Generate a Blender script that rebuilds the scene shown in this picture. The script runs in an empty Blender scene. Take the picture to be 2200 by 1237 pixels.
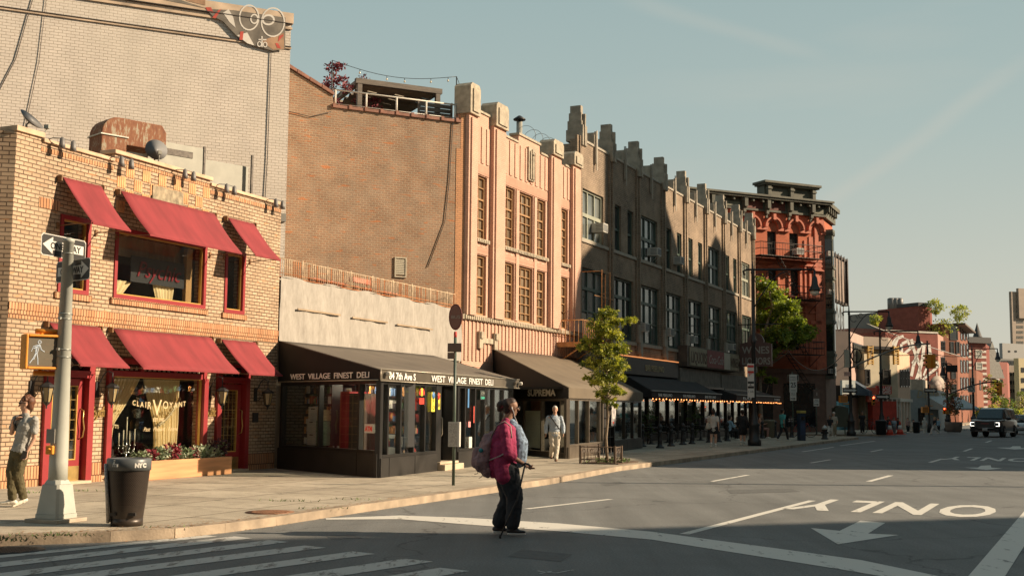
import bpy,bmesh,math,random
from mathutils import Vector,Matrix
R = math.radians
sc = bpy.context.scene
col = sc.collection
# ---------------------------------------------------------------- camera
CAMH = 1.70; FPX = 2560.0; CXP,CYP = 1100.0,618.5
PITCH = math.atan(256.5 / FPX); ROLL = R(0.5)
cam_d = bpy.data.cameras.new('camera'); cam = bpy.data.objects.new('camera',cam_d); col.objects.link(cam)
cam_d.sensor_width = 36; cam_d.lens = FPX / 2200 * 36; cam_d.clip_start = .1; cam_d.clip_end = 3000
fw = Vector((0,math.cos(PITCH),math.sin(PITCH))); r0 = Vector((1,0,0)); u0 = r0.cross(fw)
rt = r0 * math.cos(ROLL) + u0 * math.sin(ROLL); up = -r0 * math.sin(ROLL) + u0 * math.cos(ROLL)
cam.matrix_world = Matrix((( rt.x,up.x,-fw.x,0),(rt.y,up.y,-fw.y,0),(rt.z,up.z,-fw.z,CAMH),(0,0,0,1)))
sc.camera = cam
CC = Vector((0,0,CAMH))
# ---------------------------------------------------------------- light
SUN_AZ,SUN_EL = 91.0,27.0      # azimuth clockwise from the view direction (+Y)
sd = Vector((math.sin(R(SUN_AZ)) * math.cos(R(SUN_EL)),math.cos(R(SUN_AZ)) * math.cos(R(SUN_EL)),math.sin(R(SUN_EL))))
sl = bpy.data.lights.new('sun','SUN'); sl.energy = 4.75; sl.angle = R(.6); sl.color = (1,.79,.56)
so = bpy.data.objects.new('sun',sl); col.objects.link(so); so.rotation_euler = sd.to_track_quat('Z','Y').to_euler(); so.location = (40,0,60)
W = bpy.data.worlds.new("World"); sc.world = W; W.use_nodes = True
nt = W.node_tree; nt.nodes.clear()
wo = nt.nodes.new('ShaderNodeOutputWorld'); bg = nt.nodes.new('ShaderNodeBackground'); sky = nt.nodes.new('ShaderNodeTexSky')
sky.sky_type = 'NISHITA'; sky.sun_disc = False; sky.sun_elevation = R(SUN_EL); sky.sun_rotation = R(SUN_AZ)
sky.air_density = 1.3; sky.dust_density = 3.0; sky.ozone_density = .6
hs = nt.nodes.new('ShaderNodeHueSaturation'); hs.inputs['Saturation'].default_value = .42; hs.inputs['Value'].default_value = 1.0
tm = nt.nodes.new('ShaderNodeMixRGB'); tm.blend_type = 'MULTIPLY'; tm.inputs[0].default_value = 1; tm.inputs[2].default_value = (.96,1.0,.86,1)
tc = nt.nodes.new('ShaderNodeTexCoord'); mp = nt.nodes.new('ShaderNodeMapping'); mp.inputs['Rotation'].default_value = (0,R(-32),R(10)); mp.inputs['Scale'].default_value = (1.2,2.0,9)
nz = nt.nodes.new('ShaderNodeTexNoise'); nz.inputs['Scale'].default_value = 1.6; nz.inputs['Detail'].default_value = 5
cr = nt.nodes.new('ShaderNodeValToRGB'); cr.color_ramp.elements[0].position = .52; cr.color_ramp.elements[1].position = .80
cr.color_ramp.elements[1].color = (.30,.30,.30,1)
cm = nt.nodes.new('ShaderNodeMixRGB'); cm.inputs[2].default_value = (4.6,4.35,3.75,1)
L = nt.links.new
L(sky.outputs[0],hs.inputs['Color']); L(hs.outputs[0],tm.inputs[1]); L(tc.outputs['Generated'],mp.inputs[0]); L(mp.outputs[0],nz.inputs[0]); L(nz.outputs[0],cr.inputs[0])
sx = nt.nodes.new('ShaderNodeSeparateXYZ'); L(tc.outputs['Generated'],sx.inputs[0]); sr = nt.nodes.new('ShaderNodeValToRGB'); L(sx.outputs['Z'],sr.inputs[0]); el_ = sr.color_ramp.elements
el_[0].position = 0; el_[0].color = (.640,.585,.470,1); el_[1].position = 1; el_[1].color = (.105,.175,.21,1); e3 = el_.new(.10); e3.color = (.53,.545,.475,1); e3 = el_.new(.22); e3.color = (.39,.475,.455,1); e3 = el_.new(.36); e3.color = (.31,.415,.42,1); e3 = el_.new(.6); e3.color = (.175,.26,.295,1)
sv = nt.nodes.new('ShaderNodeVectorMath'); sv.operation = 'SCALE'; sv.inputs['Scale'].default_value = 7.9; L(sr.outputs[0],sv.inputs[0])
sm_ = nt.nodes.new('ShaderNodeMixRGB'); sm_.inputs[0].default_value = .93; L(tm.outputs[0],sm_.inputs[1]); L(sv.outputs[0],sm_.inputs[2])
acc = cr.outputs[0]
def mathn(op,a,b=None):
    x = nt.nodes.new('ShaderNodeMath'); x.operation = op
    for i,v in enumerate((a,b)):
        if v is None: continue
        if isinstance(v,(int,float)): x.inputs[i].default_value = v
        else: L(v,x.inputs[i])
    return x.outputs[0]
def sray(x,y): return (fw + rt * ((x - CXP) / FPX) - up * ((y - CYP) / FPX)).normalized()
def dotn(v): x = nt.nodes.new('ShaderNodeVectorMath'); x.operation = 'DOT_PRODUCT'; L(tc.outputs['Generated'],x.inputs[0]); x.inputs[1].default_value = v; return x.outputs['Value']
for a_,b_,w_,g_,m_ in (((1770,440),(2150,170),.011,.17,.22),((1330,-10),(1760,120),.010,.14,.16)):   # contrails: bands along great circles of the sky
    A_,B_ = sray(*a_),sray(*b_); n_ = A_.cross(B_).normalized(); c_ = (A_ + B_).normalized()
    band = nt.nodes.new('ShaderNodeMapRange'); L(mathn('ABSOLUTE',mathn('ADD',dotn(n_),mathn('MULTIPLY',mathn('SUBTRACT',nz.outputs[0],.5),.02))),band.inputs[0]); band.inputs[1].default_value = w_; band.inputs[2].default_value = 0; band.interpolation_type = 'SMOOTHSTEP'
    lim = nt.nodes.new('ShaderNodeMapRange'); L(dotn(c_),lim.inputs[0]); lim.inputs[1].default_value = math.cos(g_ * .75); lim.inputs[2].default_value = math.cos(g_ * .3); lim.interpolation_type = 'SMOOTHSTEP'
    acc = mathn('ADD',acc,mathn('MULTIPLY',mathn('MULTIPLY',band.outputs[0],lim.outputs[0]),m_))
L(acc,cm.inputs[0]); L(sm_.outputs[0],cm.inputs[1]); L(cm.outputs[0],bg.inputs[0]); L(bg.outputs[0],wo.inputs[0])
bg.inputs[1].default_value = .075
sc.view_settings.view_transform = 'Standard'; sc.view_settings.look = 'None'; sc.view_settings.exposure = .85; sc.view_settings.gamma = 1
sc.render.engine = 'CYCLES'

# ---------------------------------------------------------------- materials
MATS = {}
def newmat(name):
    m = bpy.data.materials.new(name); m.use_nodes = True; MATS[name] = m
    return m,m.node_tree,m.node_tree.nodes['Principled BSDF']
def noise_col(t,base,var,scale,coord='Object',detail=4,stretch=None):
    tc = t.nodes.new('ShaderNodeTexCoord'); n = t.nodes.new('ShaderNodeTexNoise'); n.inputs['Scale'].default_value = scale; n.inputs['Detail'].default_value = detail
    if stretch:
        m = t.nodes.new('ShaderNodeMapping'); m.inputs['Scale'].default_value = stretch; t.links.new(tc.outputs[coord],m.inputs[0]); t.links.new(m.outputs[0],n.inputs[0])
    else: t.links.new(tc.outputs[coord],n.inputs[0])
    r = t.nodes.new('ShaderNodeMapRange'); r.inputs[1].default_value = .3; r.inputs[2].default_value = .7; r.inputs[3].default_value = 1 - var; r.inputs[4].default_value = 1 + var
    t.links.new(n.outputs[0],r.inputs[0])
    x = t.nodes.new('ShaderNodeVectorMath'); x.operation = 'SCALE'; x.inputs[0].default_value = base[:3]; t.links.new(r.outputs[0],x.inputs['Scale'])
    return x,n
def M(name,c,rough=.7,metal=0,var=.12,scale=3,bump=0,spec=.5,emit=0,coat=0,stretch=None):
    if name in MATS: return MATS[name]
    m,t,b = newmat(name)
    b.inputs['Roughness'].default_value = rough; b.inputs['Metallic'].default_value = metal; b.inputs['Specular IOR Level'].default_value = spec
    if var:
        x,n = noise_col(t,c,var,scale,stretch=stretch); t.links.new(x.outputs[0],b.inputs['Base Color'])
        if bump:
            bp = t.nodes.new('ShaderNodeBump'); bp.inputs['Strength'].default_value = bump; bp.inputs['Distance'].default_value = .02
            n2 = t.nodes.new('ShaderNodeTexNoise'); n2.inputs['Scale'].default_value = scale * 12; n2.inputs['Detail'].default_value = 5
            t.links.new(n.inputs[0].links[0].from_socket,n2.inputs[0]); t.links.new(n2.outputs[0],bp.inputs['Height']); t.links.new(bp.outputs[0],b.inputs['Normal'])
    else: b.inputs['Base Color'].default_value = (*c,1)
    if coat: b.inputs['Coat Weight'].default_value = coat
    if emit: b.inputs['Emission Color'].default_value = (*c,1); b.inputs['Emission Strength'].default_value = emit
    return m
def brick(name,c1,c2,mo,bw=.21,bh=.078,ms=.011,patch=None,pfac=.5,pscale=.5,var=.25,rough=.85,bump=.5,bias=0,odd=None):
    m,t,b = newmat(name); b.inputs['Roughness'].default_value = rough; b.inputs['Specular IOR Level'].default_value = .25
    tc = t.nodes.new('ShaderNodeTexCoord'); br = t.nodes.new('ShaderNodeTexBrick')
    wn = t.nodes.new('ShaderNodeTexNoise'); wn.inputs['Scale'].default_value = 2.2; wn.inputs['Detail'].default_value = 3
    wm = t.nodes.new('ShaderNodeVectorMath'); wm.operation = 'MULTIPLY_ADD'; wm.inputs[1].default_value = (.012,.012,0)
    t.links.new(tc.outputs['UV'],wn.inputs[0]); t.links.new(wn.outputs['Color'],wm.inputs[0]); t.links.new(tc.outputs['UV'],wm.inputs[2]); t.links.new(wm.outputs[0],br.inputs['Vector'])
    br.inputs['Scale'].default_value = 1; br.inputs['Brick Width'].default_value = bw; br.inputs['Row Height'].default_value = bh; br.inputs['Mortar Size'].default_value = ms; br.inputs['Mortar Smooth'].default_value = .25; br.inputs['Bias'].default_value = bias
    br.inputs['Color1'].default_value = (*c1,1); br.inputs['Color2'].default_value = (*c2,1); br.inputs['Mortar'].default_value = (*mo,1)
    cur = br.outputs['Color']
    if patch:
        n = t.nodes.new('ShaderNodeTexNoise'); n.inputs['Scale'].default_value = pscale; n.inputs['Detail'].default_value = 7; n.inputs['Roughness'].default_value = .65
        t.links.new(tc.outputs['UV'],n.inputs[0])
        r = t.nodes.new('ShaderNodeMapRange'); r.inputs[1].default_value = .42; r.inputs[2].default_value = .62; r.inputs[4].default_value = pfac; t.links.new(n.outputs[0],r.inputs[0])
        x = t.nodes.new('ShaderNodeMixRGB'); t.links.new(r.outputs[0],x.inputs[0]); t.links.new(cur,x.inputs[1]); x.inputs[2].default_value = (*patch,1); cur = x.outputs[0]
    if odd:   # scattered rows of a different, redder brick
        n = t.nodes.new('ShaderNodeTexNoise'); n.inputs['Scale'].default_value = 1; n.inputs['Detail'].default_value = 3
        mp = t.nodes.new('ShaderNodeMapping'); mp.inputs['Scale'].default_value = (1.7,9,1); t.links.new(tc.outputs['UV'],mp.inputs[0]); t.links.new(mp.outputs[0],n.inputs[0])
        r = t.nodes.new('ShaderNodeMapRange'); r.inputs[1].default_value = .63; r.inputs[2].default_value = .68; r.inputs[4].default_value = .8; t.links.new(n.outputs[0],r.inputs[0])
        x = t.nodes.new('ShaderNodeMixRGB'); t.links.new(r.outputs[0],x.inputs[0]); t.links.new(cur,x.inputs[1]); x.inputs[2].default_value = (*odd,1); cur = x.outputs[0]
    n = t.nodes.new('ShaderNodeTexNoise'); n.inputs['Scale'].default_value = 1.3; n.inputs['Detail'].default_value = 8; t.links.new(tc.outputs['UV'],n.inputs[0])
    r = t.nodes.new('ShaderNodeMapRange'); r.inputs[1].default_value = .3; r.inputs[2].default_value = .7; r.inputs[3].default_value = 1 - var; r.inputs[4].default_value = 1 + var * .6; t.links.new(n.outputs[0],r.inputs[0])
    x = t.nodes.new('ShaderNodeVectorMath'); x.operation = 'SCALE'; t.links.new(cur,x.inputs[0]); t.links.new(r.outputs[0],x.inputs['Scale']); t.links.new(x.outputs[0],b.inputs['Base Color'])
    bp = t.nodes.new('ShaderNodeBump'); bp.invert = True; bp.inputs['Strength'].default_value = bump; bp.inputs['Distance'].default_value = .012
    t.links.new(br.outputs['Fac'],bp.inputs['Height']); t.links.new(bp.outputs[0],b.inputs['Normal'])
    return m
def glass(name,tint=(.95,.97,.96),alpha=.25,rough=.03):
    """thin window glass: fresnel mirror over a tinted see-through layer"""
    m,t,b = newmat(name); t.nodes.remove(b); o = t.nodes['Material Output']
    g = t.nodes.new('ShaderNodeBsdfGlossy'); g.inputs['Roughness'].default_value = rough; g.inputs[0].default_value = (.9,.92,.9,1)
    tr = t.nodes.new('ShaderNodeBsdfTransparent'); tr.inputs[0].default_value = (*tint,1)
    lw = t.nodes.new('ShaderNodeLayerWeight'); mx = t.nodes.new('ShaderNodeMixShader'); pw = t.nodes.new('ShaderNodeMath'); pw.operation = 'POWER'; pw.inputs[1].default_value = 3.6; t.links.new(lw.outputs['Facing'],pw.inputs[0])
    r = t.nodes.new('ShaderNodeMath'); r.operation = 'MULTIPLY_ADD'; r.inputs[1].default_value = .9; r.inputs[2].default_value = .09; r.use_clamp = True
    t.links.new(pw.outputs[0],r.inputs[0]); t.links.new(r.outputs[0],mx.inputs[0]); t.links.new(tr.outputs[0],mx.inputs[1]); t.links.new(g.outputs[0],mx.inputs[2]); t.links.new(mx.outputs[0],o.inputs[0])
    return m
def pane_mat(name,c,var=.5,scale=1.2,rough=.06,stretch=(1.5,1.5,.5)):
    m = M(name,c,rough=rough,var=var,scale=scale,spec=.6,stretch=stretch)
    return m

def leafmat(name,c,tr_=.35):
    m = M(name,c,rough=.5,var=.3,scale=3,spec=.4); t = m.node_tree; b = t.nodes['Principled BSDF']; o = t.nodes['Material Output']
    if not t.nodes.get('Translucent BSDF'):
        tl = t.nodes.new('ShaderNodeBsdfTranslucent'); tl.inputs[0].default_value = (c[0] * 1.7,c[1] * 1.7,c[2] * .6,1); mx = t.nodes.new('ShaderNodeMixShader'); mx.inputs[0].default_value = tr_; t.links.new(b.outputs[0],mx.inputs[1]); t.links.new(tl.outputs[0],mx.inputs[2]); t.links.new(mx.outputs[0],o.inputs[0])
    return m
# ---------------------------------------------------------------- mesh builder
class MB:
    def __init__(s): s.v = []; s.f = []; s.mi = []; s.sm = []
    def add(s,vs,fs,m=0,sm=False):
        k = len(s.v); s.v += [tuple(v) for v in vs]
        for f in fs: s.f.append(tuple(i + k for i in f)); s.mi.append(m); s.sm.append(sm)
    def quad(s,a,b,c,d,m=0): s.add([a,b,c,d],[(0,1,2,3)],m)
    def poly(s,pts,m=0): s.add(pts,[tuple(range(len(pts)))],m)
    def box(s,x0,x1,y0,y1,z0,z1,m=0,b=0):
        if x0 > x1: x0,x1 = x1,x0
        if y0 > y1: y0,y1 = y1,y0
        if b: # chamfered vertical prism with chamfered top
            P = [(x0 + b,y0),(x1 - b,y0),(x1,y0 + b),(x1,y1 - b),(x1 - b,y1),(x0 + b,y1),(x0,y1 - b),(x0,y0 + b)]
            cx,cy = (x0 + x1) / 2,(y0 + y1) / 2
            k = 1 - b / max(.01,min(x1 - x0,y1 - y0))
            P2 = [(cx + (p[0] - cx) * k,cy + (p[1] - cy) * k) for p in P]
            vs = [(*p,z0) for p in P] + [(*p,z1 - b) for p in P] + [(*p,z1) for p in P2]; n = 8
            fs = [tuple(range(n - 1,-1,-1)),tuple(range(2 * n,3 * n))]
            for q in (0,n):
                for i in range(n): j = (i + 1) % n; fs.append((q + i,q + j,q + n + j,q + n + i))
            s.add(vs,fs,m); return
        v = [(x0,y0,z0),(x1,y0,z0),(x1,y1,z0),(x0,y1,z0),(x0,y0,z1),(x1,y0,z1),(x1,y1,z1),(x0,y1,z1)]
        s.add(v,[(0,3,2,1),(4,5,6,7),(0,1,5,4),(1,2,6,5),(2,3,7,6),(3,0,4,7)],m)
    def prism(s,poly,y0,y1,m=0,ax='y'):
        """poly of (a,b) extruded: ax y -> (a,y,b); ax z -> (a,b,z); ax x -> (x,a,b)"""
        f = {'y': lambda p,q: (p[0],q,p[1]),'z': lambda p,q: (p[0],p[1],q),'x': lambda p,q: (q,p[0],p[1])}[ax]
        n = len(poly); ar = sum(poly[i][0] * poly[(i + 1) % n][1] - poly[(i + 1) % n][0] * poly[i][1] for i in range(n))
        if (ar < 0): poly = poly[::-1]
        vs = [f(p,y0) for p in poly] + [f(p,y1) for p in poly]
        fs = [tuple(range(n)),tuple(range(2 * n - 1,n - 1,-1))] + [(i + n,(i + 1) % n + n,(i + 1) % n,i) for i in range(n)]
        if ax != 'y': fs = [f[::-1] for f in fs]
        s.add(vs,fs,m)
    def tube(s,pts,r,n=8,m=0,sm=True,cap=True,flat=1.0):
        pts = [Vector(p) for p in pts]; rs = r if isinstance(r,(list,tuple)) else [r] * len(pts)
        vs = []; prev = None
        for i,p in enumerate(pts):
            d = (pts[min(i + 1,len(pts) - 1)] - pts[max(i - 1,0)])
            if d.length < 1e-9: d = Vector((0,0,1))
            d.normalize()
            if prev is None:
                a = Vector((0,0,1)) if abs(d.z) < .9 else Vector((1,0,0)); e = d.cross(a).normalized()
            else: e = (prev - d * prev.dot(d)); e = e.normalized() if e.length > 1e-6 else d.orthogonal().normalized()
            prev = e; g = d.cross(e)
            for k in range(n):
                a = 2 * math.pi * k / n; vs.append(p + e * math.cos(a) * rs[i] + g * math.sin(a) * rs[i] * flat)
        fs = []
        for i in range(len(pts) - 1):
            for k in range(n): k2 = (k + 1) % n; fs.append((i * n + k,i * n + k2,(i + 1) * n + k2,(i + 1) * n + k))
        if cap: fs += [tuple(range(n - 1,-1,-1)),tuple((len(pts) - 1) * n + k for k in range(n))]
        s.add(vs,fs,m,sm)
    def lathe(s,prof,c=(0,0,0),n=16,m=0,sm=True,sx=1,sy=1):
        vs = []; 
        for r,z in prof:
            for k in range(n): a = 2 * math.pi * k / n; vs.append((c[0] + r * math.cos(a) * sx,c[1] + r * math.sin(a) * sy,c[2] + z))
        fs = []
        for i in range(len(prof) - 1):
            for k in range(n): k2 = (k + 1) % n; fs.append((i * n + k,i * n + k2,(i + 1) * n + k2,(i + 1) * n + k))
        fs += [tuple(range(n - 1,-1,-1)),tuple((len(prof) - 1) * n + k for k in range(n))]
        s.add(vs,fs,m,sm)
    def blob(s,p0,p1,r0,r1,n=12,flat=1.0,side=None,m=0):
        """tapered capsule with an elliptical section (flat = depth/width), side = direction of the wide axis"""
        p0 = Vector(p0); p1 = Vector(p1); d = p1 - p0; Ln = d.length; d = d.normalized() if Ln > 1e-6 else Vector((0,0,1))
        sv = Vector(side) if side else (Vector((0,1,0)) if abs(d.y) < .9 else Vector((1,0,0)))
        e = (sv - d * sv.dot(d)).normalized(); g = d.cross(e)
        rings = []
        for k in range(5): a = math.pi / 2 * k / 4; rings.append((p0 - d * r0 * math.cos(a) * min(1,flat * 1.2),max(.001,r0 * math.sin(a))))
        for k in range(1,5): a = math.pi / 2 * k / 4; rings.append((p1 + d * r1 * math.sin(a) * min(1,flat * 1.2),max(.001,r1 * math.cos(a))))
        rings.insert(5,(p1,r1))
        vs = []
        for c,r in rings:
            for k in range(n): a = 2 * math.pi * k / n; vs.append(c + e * math.cos(a) * r + g * math.sin(a) * r * flat)
        fs = []; q = len(rings)
        for i in range(q - 1):
            for k in range(n): k2 = (k + 1) % n; fs.append((i * n + k,i * n + k2,(i + 1) * n + k2,(i + 1) * n + k))
        fs += [tuple(range(n - 1,-1,-1)),tuple((q - 1) * n + k for k in range(n))]
        s.add(vs,fs,m,True)
    def parts(s):
        """one builder for each separate piece: islands whose boxes touch stay together"""
        par = list(range(len(s.v)))
        def fd(i):
            while par[i] != i: par[i] = par[par[i]]; i = par[i]
            return i
        for f in s.f:
            for k in f[1:]: par[fd(k)] = fd(f[0])
        bb = {}
        for i,v in enumerate(s.v):
            b = bb.setdefault(fd(i),[list(v),list(v)])
            for a in range(3): b[0][a] = min(b[0][a],v[a]); b[1][a] = max(b[1][a],v[a])
        ks = list(bb)
        for x,i in enumerate(ks):
            for j in ks[x + 1:]:
                if fd(i) != fd(j) and all(bb[i][0][a] < bb[j][1][a] + .012 and bb[j][0][a] < bb[i][1][a] + .012 for a in range(3)): par[fd(j)] = fd(i)
        out = {}
        for f,m,q in zip(s.f,s.mi,s.sm): o = out.setdefault(fd(f[0]),MB()); o.add([s.v[k] for k in f],[tuple(range(len(f)))],m,q)
        return list(out.values())
    def build(s,name,mats,parent=None,loc=None,rotz=None,solid=0,bevel=0,weld=False):
        if name in ('lintel','stone_ornament','awning_arm','mounting_arm') and parent:
            for p in s.parts():
                k = len(p.v); o = p.build(name + ' ',mats,parent,bevel=0); o.name = name; o.data.name = name
                b = bmesh.new(); b.from_mesh(o.data); bmesh.ops.remove_doubles(b,verts=b.verts,dist=1e-5); b.to_mesh(o.data); b.free()
            return o
        me = bpy.data.meshes.new(name); me.from_pydata(s.v,[],s.f)
        if not isinstance(mats,(list,tuple)): mats = [mats]
        for m in mats: me.materials.append(m)
        uv = me.uv_layers.new(name='UVMap'); uvd = [0.0] * (2 * len(me.loops))
        me.polygons.foreach_set('material_index',s.mi); me.polygons.foreach_set('use_smooth',s.sm)
        V = s.v
        for p in me.polygons:
            nx,ny,nzz = abs(p.normal.x),abs(p.normal.y),abs(p.normal.z)
            for li in p.loop_indices:
                v = V[me.loops[li].vertex_index]
                if nzz > .8 and nzz >= nx: a,b = v[0],v[1]
                elif ny >= nx: a,b = v[0],v[2]
                else: a,b = v[1],v[2]
                uvd[2 * li] = a; uvd[2 * li + 1] = b
        uv.data.foreach_set('uv',uvd)
        o = bpy.data.objects.new(name,me); col.objects.link(o)
        if parent: o.parent = parent
        if loc: o.location = loc
        if rotz is not None: o.rotation_euler.z = rotz
        if bevel:
            b = o.modifiers.new('bevel','BEVEL'); b.width = bevel; b.segments = 2; b.limit_method = 'ANGLE'; b.angle_limit = R(40)
        return o
def tag(o,label=None,cat=None,group=None,kind=None):
    if label: o['label'] = label
    if cat: o['category'] = cat
    if group: o['group'] = group
    if kind: o['kind'] = kind
    return o
def thing(name,label,cat,loc=(0,0,0),rotz=0,group=None):
    o = bpy.data.objects.new(name,None); col.objects.link(o); o.empty_display_size = .3
    o.location = loc; o.rotation_euler.z = rotz
    return tag(o,label,cat,group)
def copy_tree(o,parent=None):
    c = o.copy(); col.objects.link(c); c.parent = parent
    for ch in list(KIDS(o)): copy_tree(ch,c)
    return c
def KIDS(o): return [x for x in bpy.data.objects if x.parent == o]
def struct(o): o['kind'] = 'structure'; return o
def az2rot(az): return R(90 - az)
def P2(p,az,d): return (p[0] + d * math.sin(R(az)),p[1] + d * math.cos(R(az)))
def ray(x,y): return fw + rt * ((x - CXP) / FPX) - up * ((y - CYP) / FPX)
def gnd(x,y,z=0.0):
    d = ray(x,y); return CC + d * ((z - CAMH) / d.z)
SW = .12   # sidewalk height
class Fac:
    """a vertical facade plane; local X runs along it, local -Y faces the street"""
    def __init__(s,p0,az):
        s.p = Vector((p0[0],p0[1],0)); s.az = az; s.u = Vector((math.sin(R(az)),math.cos(R(az)),0)); s.n = Vector((s.u.y,-s.u.x,0))
    def px(s,x,y,off=0):
        d = ray(x,y); t = ((s.p + s.n * off - CC).dot(s.n)) / d.dot(s.n); P = CC + d * t
        return (P - s.p).dot(s.u),P.z
    def U(s,x,y,off=0): return s.px(x,y,off)[0]
    def Z(s,x,y,off=0): return s.px(x,y,off)[1]
    def at(s,u,off=0,z=0): P = s.p + s.u * u + s.n * off; return Vector((P.x,P.y,z))
    def root(s,name,label,cat,group=None): return thing(name,label,cat,tuple(s.p),az2rot(s.az),group)
def wall_grid(mb,u0,u1,z0,z1,holes,t=.3,y=0,m=0):
    xs = sorted({u0,u1,*[min(max(h[0],u0),u1) for h in holes],*[min(max(h[1],u0),u1) for h in holes]})
    zs = sorted({z0,z1,*[min(max(h[2],z0),z1) for h in holes],*[min(max(h[3],z0),z1) for h in holes]})
    nx,nz_ = len(xs) - 1,len(zs) - 1
    def solid(i,j):
        if not (0 <= i < nx and 0 <= j < nz_): return False
        cx,cz = (xs[i] + xs[i + 1]) / 2,(zs[j] + zs[j + 1]) / 2
        return not any(h[0] < cx < h[1] and h[2] < cz < h[3] for h in holes)
    for i in range(nx):
        for j in range(nz_):
            if not solid(i,j): continue
            a,b,c,d = xs[i],xs[i + 1],zs[j],zs[j + 1]
            mb.quad((a,y,c),(b,y,c),(b,y,d),(a,y,d),m); mb.quad((b,y + t,c),(a,y + t,c),(a,y + t,d),(b,y + t,d),m)
            if not solid(i - 1,j): mb.quad((a,y + t,c),(a,y,c),(a,y,d),(a,y + t,d),m)
            if not solid(i + 1,j): mb.quad((b,y,c),(b,y + t,c),(b,y + t,d),(b,y,d),m)
            if not solid(i,j + 1): mb.quad((a,y,d),(b,y,d),(b,y + t,d),(a,y + t,d),m)
            if not solid(i,j - 1): mb.quad((a,y + t,c),(b,y + t,c),(b,y,c),(a,y,c),m)
def frame_bars(mb,u0,u1,z0,z1,w,y0,y1,m=0):
    mb.box(u0,u0 + w,y0,y1,z0,z1,m); mb.box(u1 - w,u1,y0,y1,z0,z1,m); mb.box(u0 + w,u1 - w,y0,y1,z1 - w,z1,m); mb.box(u0 + w,u1 - w,y0,y1,z0,z0 + w,m)
def window(root,u0,u1,z0,z1,fm,pm,cols=2,rows=(.5,),w=.07,y=.12,bw=.035,label=None,name='window'):
    """frame with glazing bars (child) and pane (grandchild)"""
    mb = MB(); frame_bars(mb,u0,u1,z0,z1,w,y - .05,y + .03)
    for k in range(1,cols): x = u0 + (u1 - u0) * k / cols; mb.box(x - bw / 2,x + bw / 2,y - .03,y + .028,z0 + w,z1 - w)
    for f in rows:
        fat = isinstance(f,tuple); ff = f[0] if fat else f; b2 = bw * (2 if fat else 1); z = z0 + (z1 - z0) * ff
        mb.box(u0 + w,u1 - w,y - .036,y + .026,z - b2 / 2,z + b2 / 2)
    f = mb.build(name,fm,root)
    mb = MB(); mb.box(u0 + w * .5,u1 - w * .5,y + .032,y + .05,z0 + w * .5,z1 - w * .5); mb.build('pane',pm,f)
    if label: f['label'] = label
    return f
def text(parent,s,size,loc,mat,rot=(R(90),0,0),xs=1.0,shear=0,align='LEFT',ext=.004,name='lettering',bold=0,spacing=1,width=None):
    cu = bpy.data.curves.new('txt','FONT'); cu.body = s; cu.size = size; cu.extrude = ext; cu.align_x = align; cu.shear = shear; cu.offset = bold; cu.space_character = spacing; cu.resolution_u = 3
    o = bpy.data.objects.new('txt',cu); col.objects.link(o); dg = bpy.context.evaluated_depsgraph_get()
    me = bpy.data.meshes.new_from_object(o.evaluated_get(dg)); bpy.data.objects.remove(o)
    if width:
        xx = [v.co.x for v in me.vertices]; xs = width / (max(xx) - min(xx))
    for v in me.vertices: v.co.x *= xs
    me.materials.clear(); me.materials.append(mat); n = bpy.data.objects.new(name,me); col.objects.link(n); n.location = loc; n.rotation_euler = rot
    if parent: n.parent = parent
    return n
def remesh(mb,name,mat,parent,voxel=.008,smooth=3,loc=None,folds=0):
    me = bpy.data.meshes.new('tmp'); me.from_pydata(mb.v,[],mb.f); o = bpy.data.objects.new('tmp',me); col.objects.link(o)
    r = o.modifiers.new('r','REMESH'); r.mode = 'VOXEL'; r.voxel_size = voxel; r.use_smooth_shade = True
    s = o.modifiers.new('s','SMOOTH'); s.iterations = smooth; s.factor = .5
    if folds:
        tx = bpy.data.textures.get('folds') or bpy.data.textures.new('folds','CLOUDS'); tx.noise_scale = .075; tx.noise_depth = 3; d = o.modifiers.new('d','DISPLACE'); d.texture = tx; d.strength = folds; d.mid_level = .5; d.texture_coords = 'LOCAL'
    dg = bpy.context.evaluated_depsgraph_get(); m2 = bpy.data.meshes.new_from_object(o.evaluated_get(dg)); bpy.data.objects.remove(o)
    m2.name = name; m2.materials.clear(); m2.materials.append(mat); n = bpy.data.objects.new(name,m2); col.objects.link(n); n.parent = parent
    if loc: n.location = loc
    return n
rnd = random.Random(7)
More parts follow.
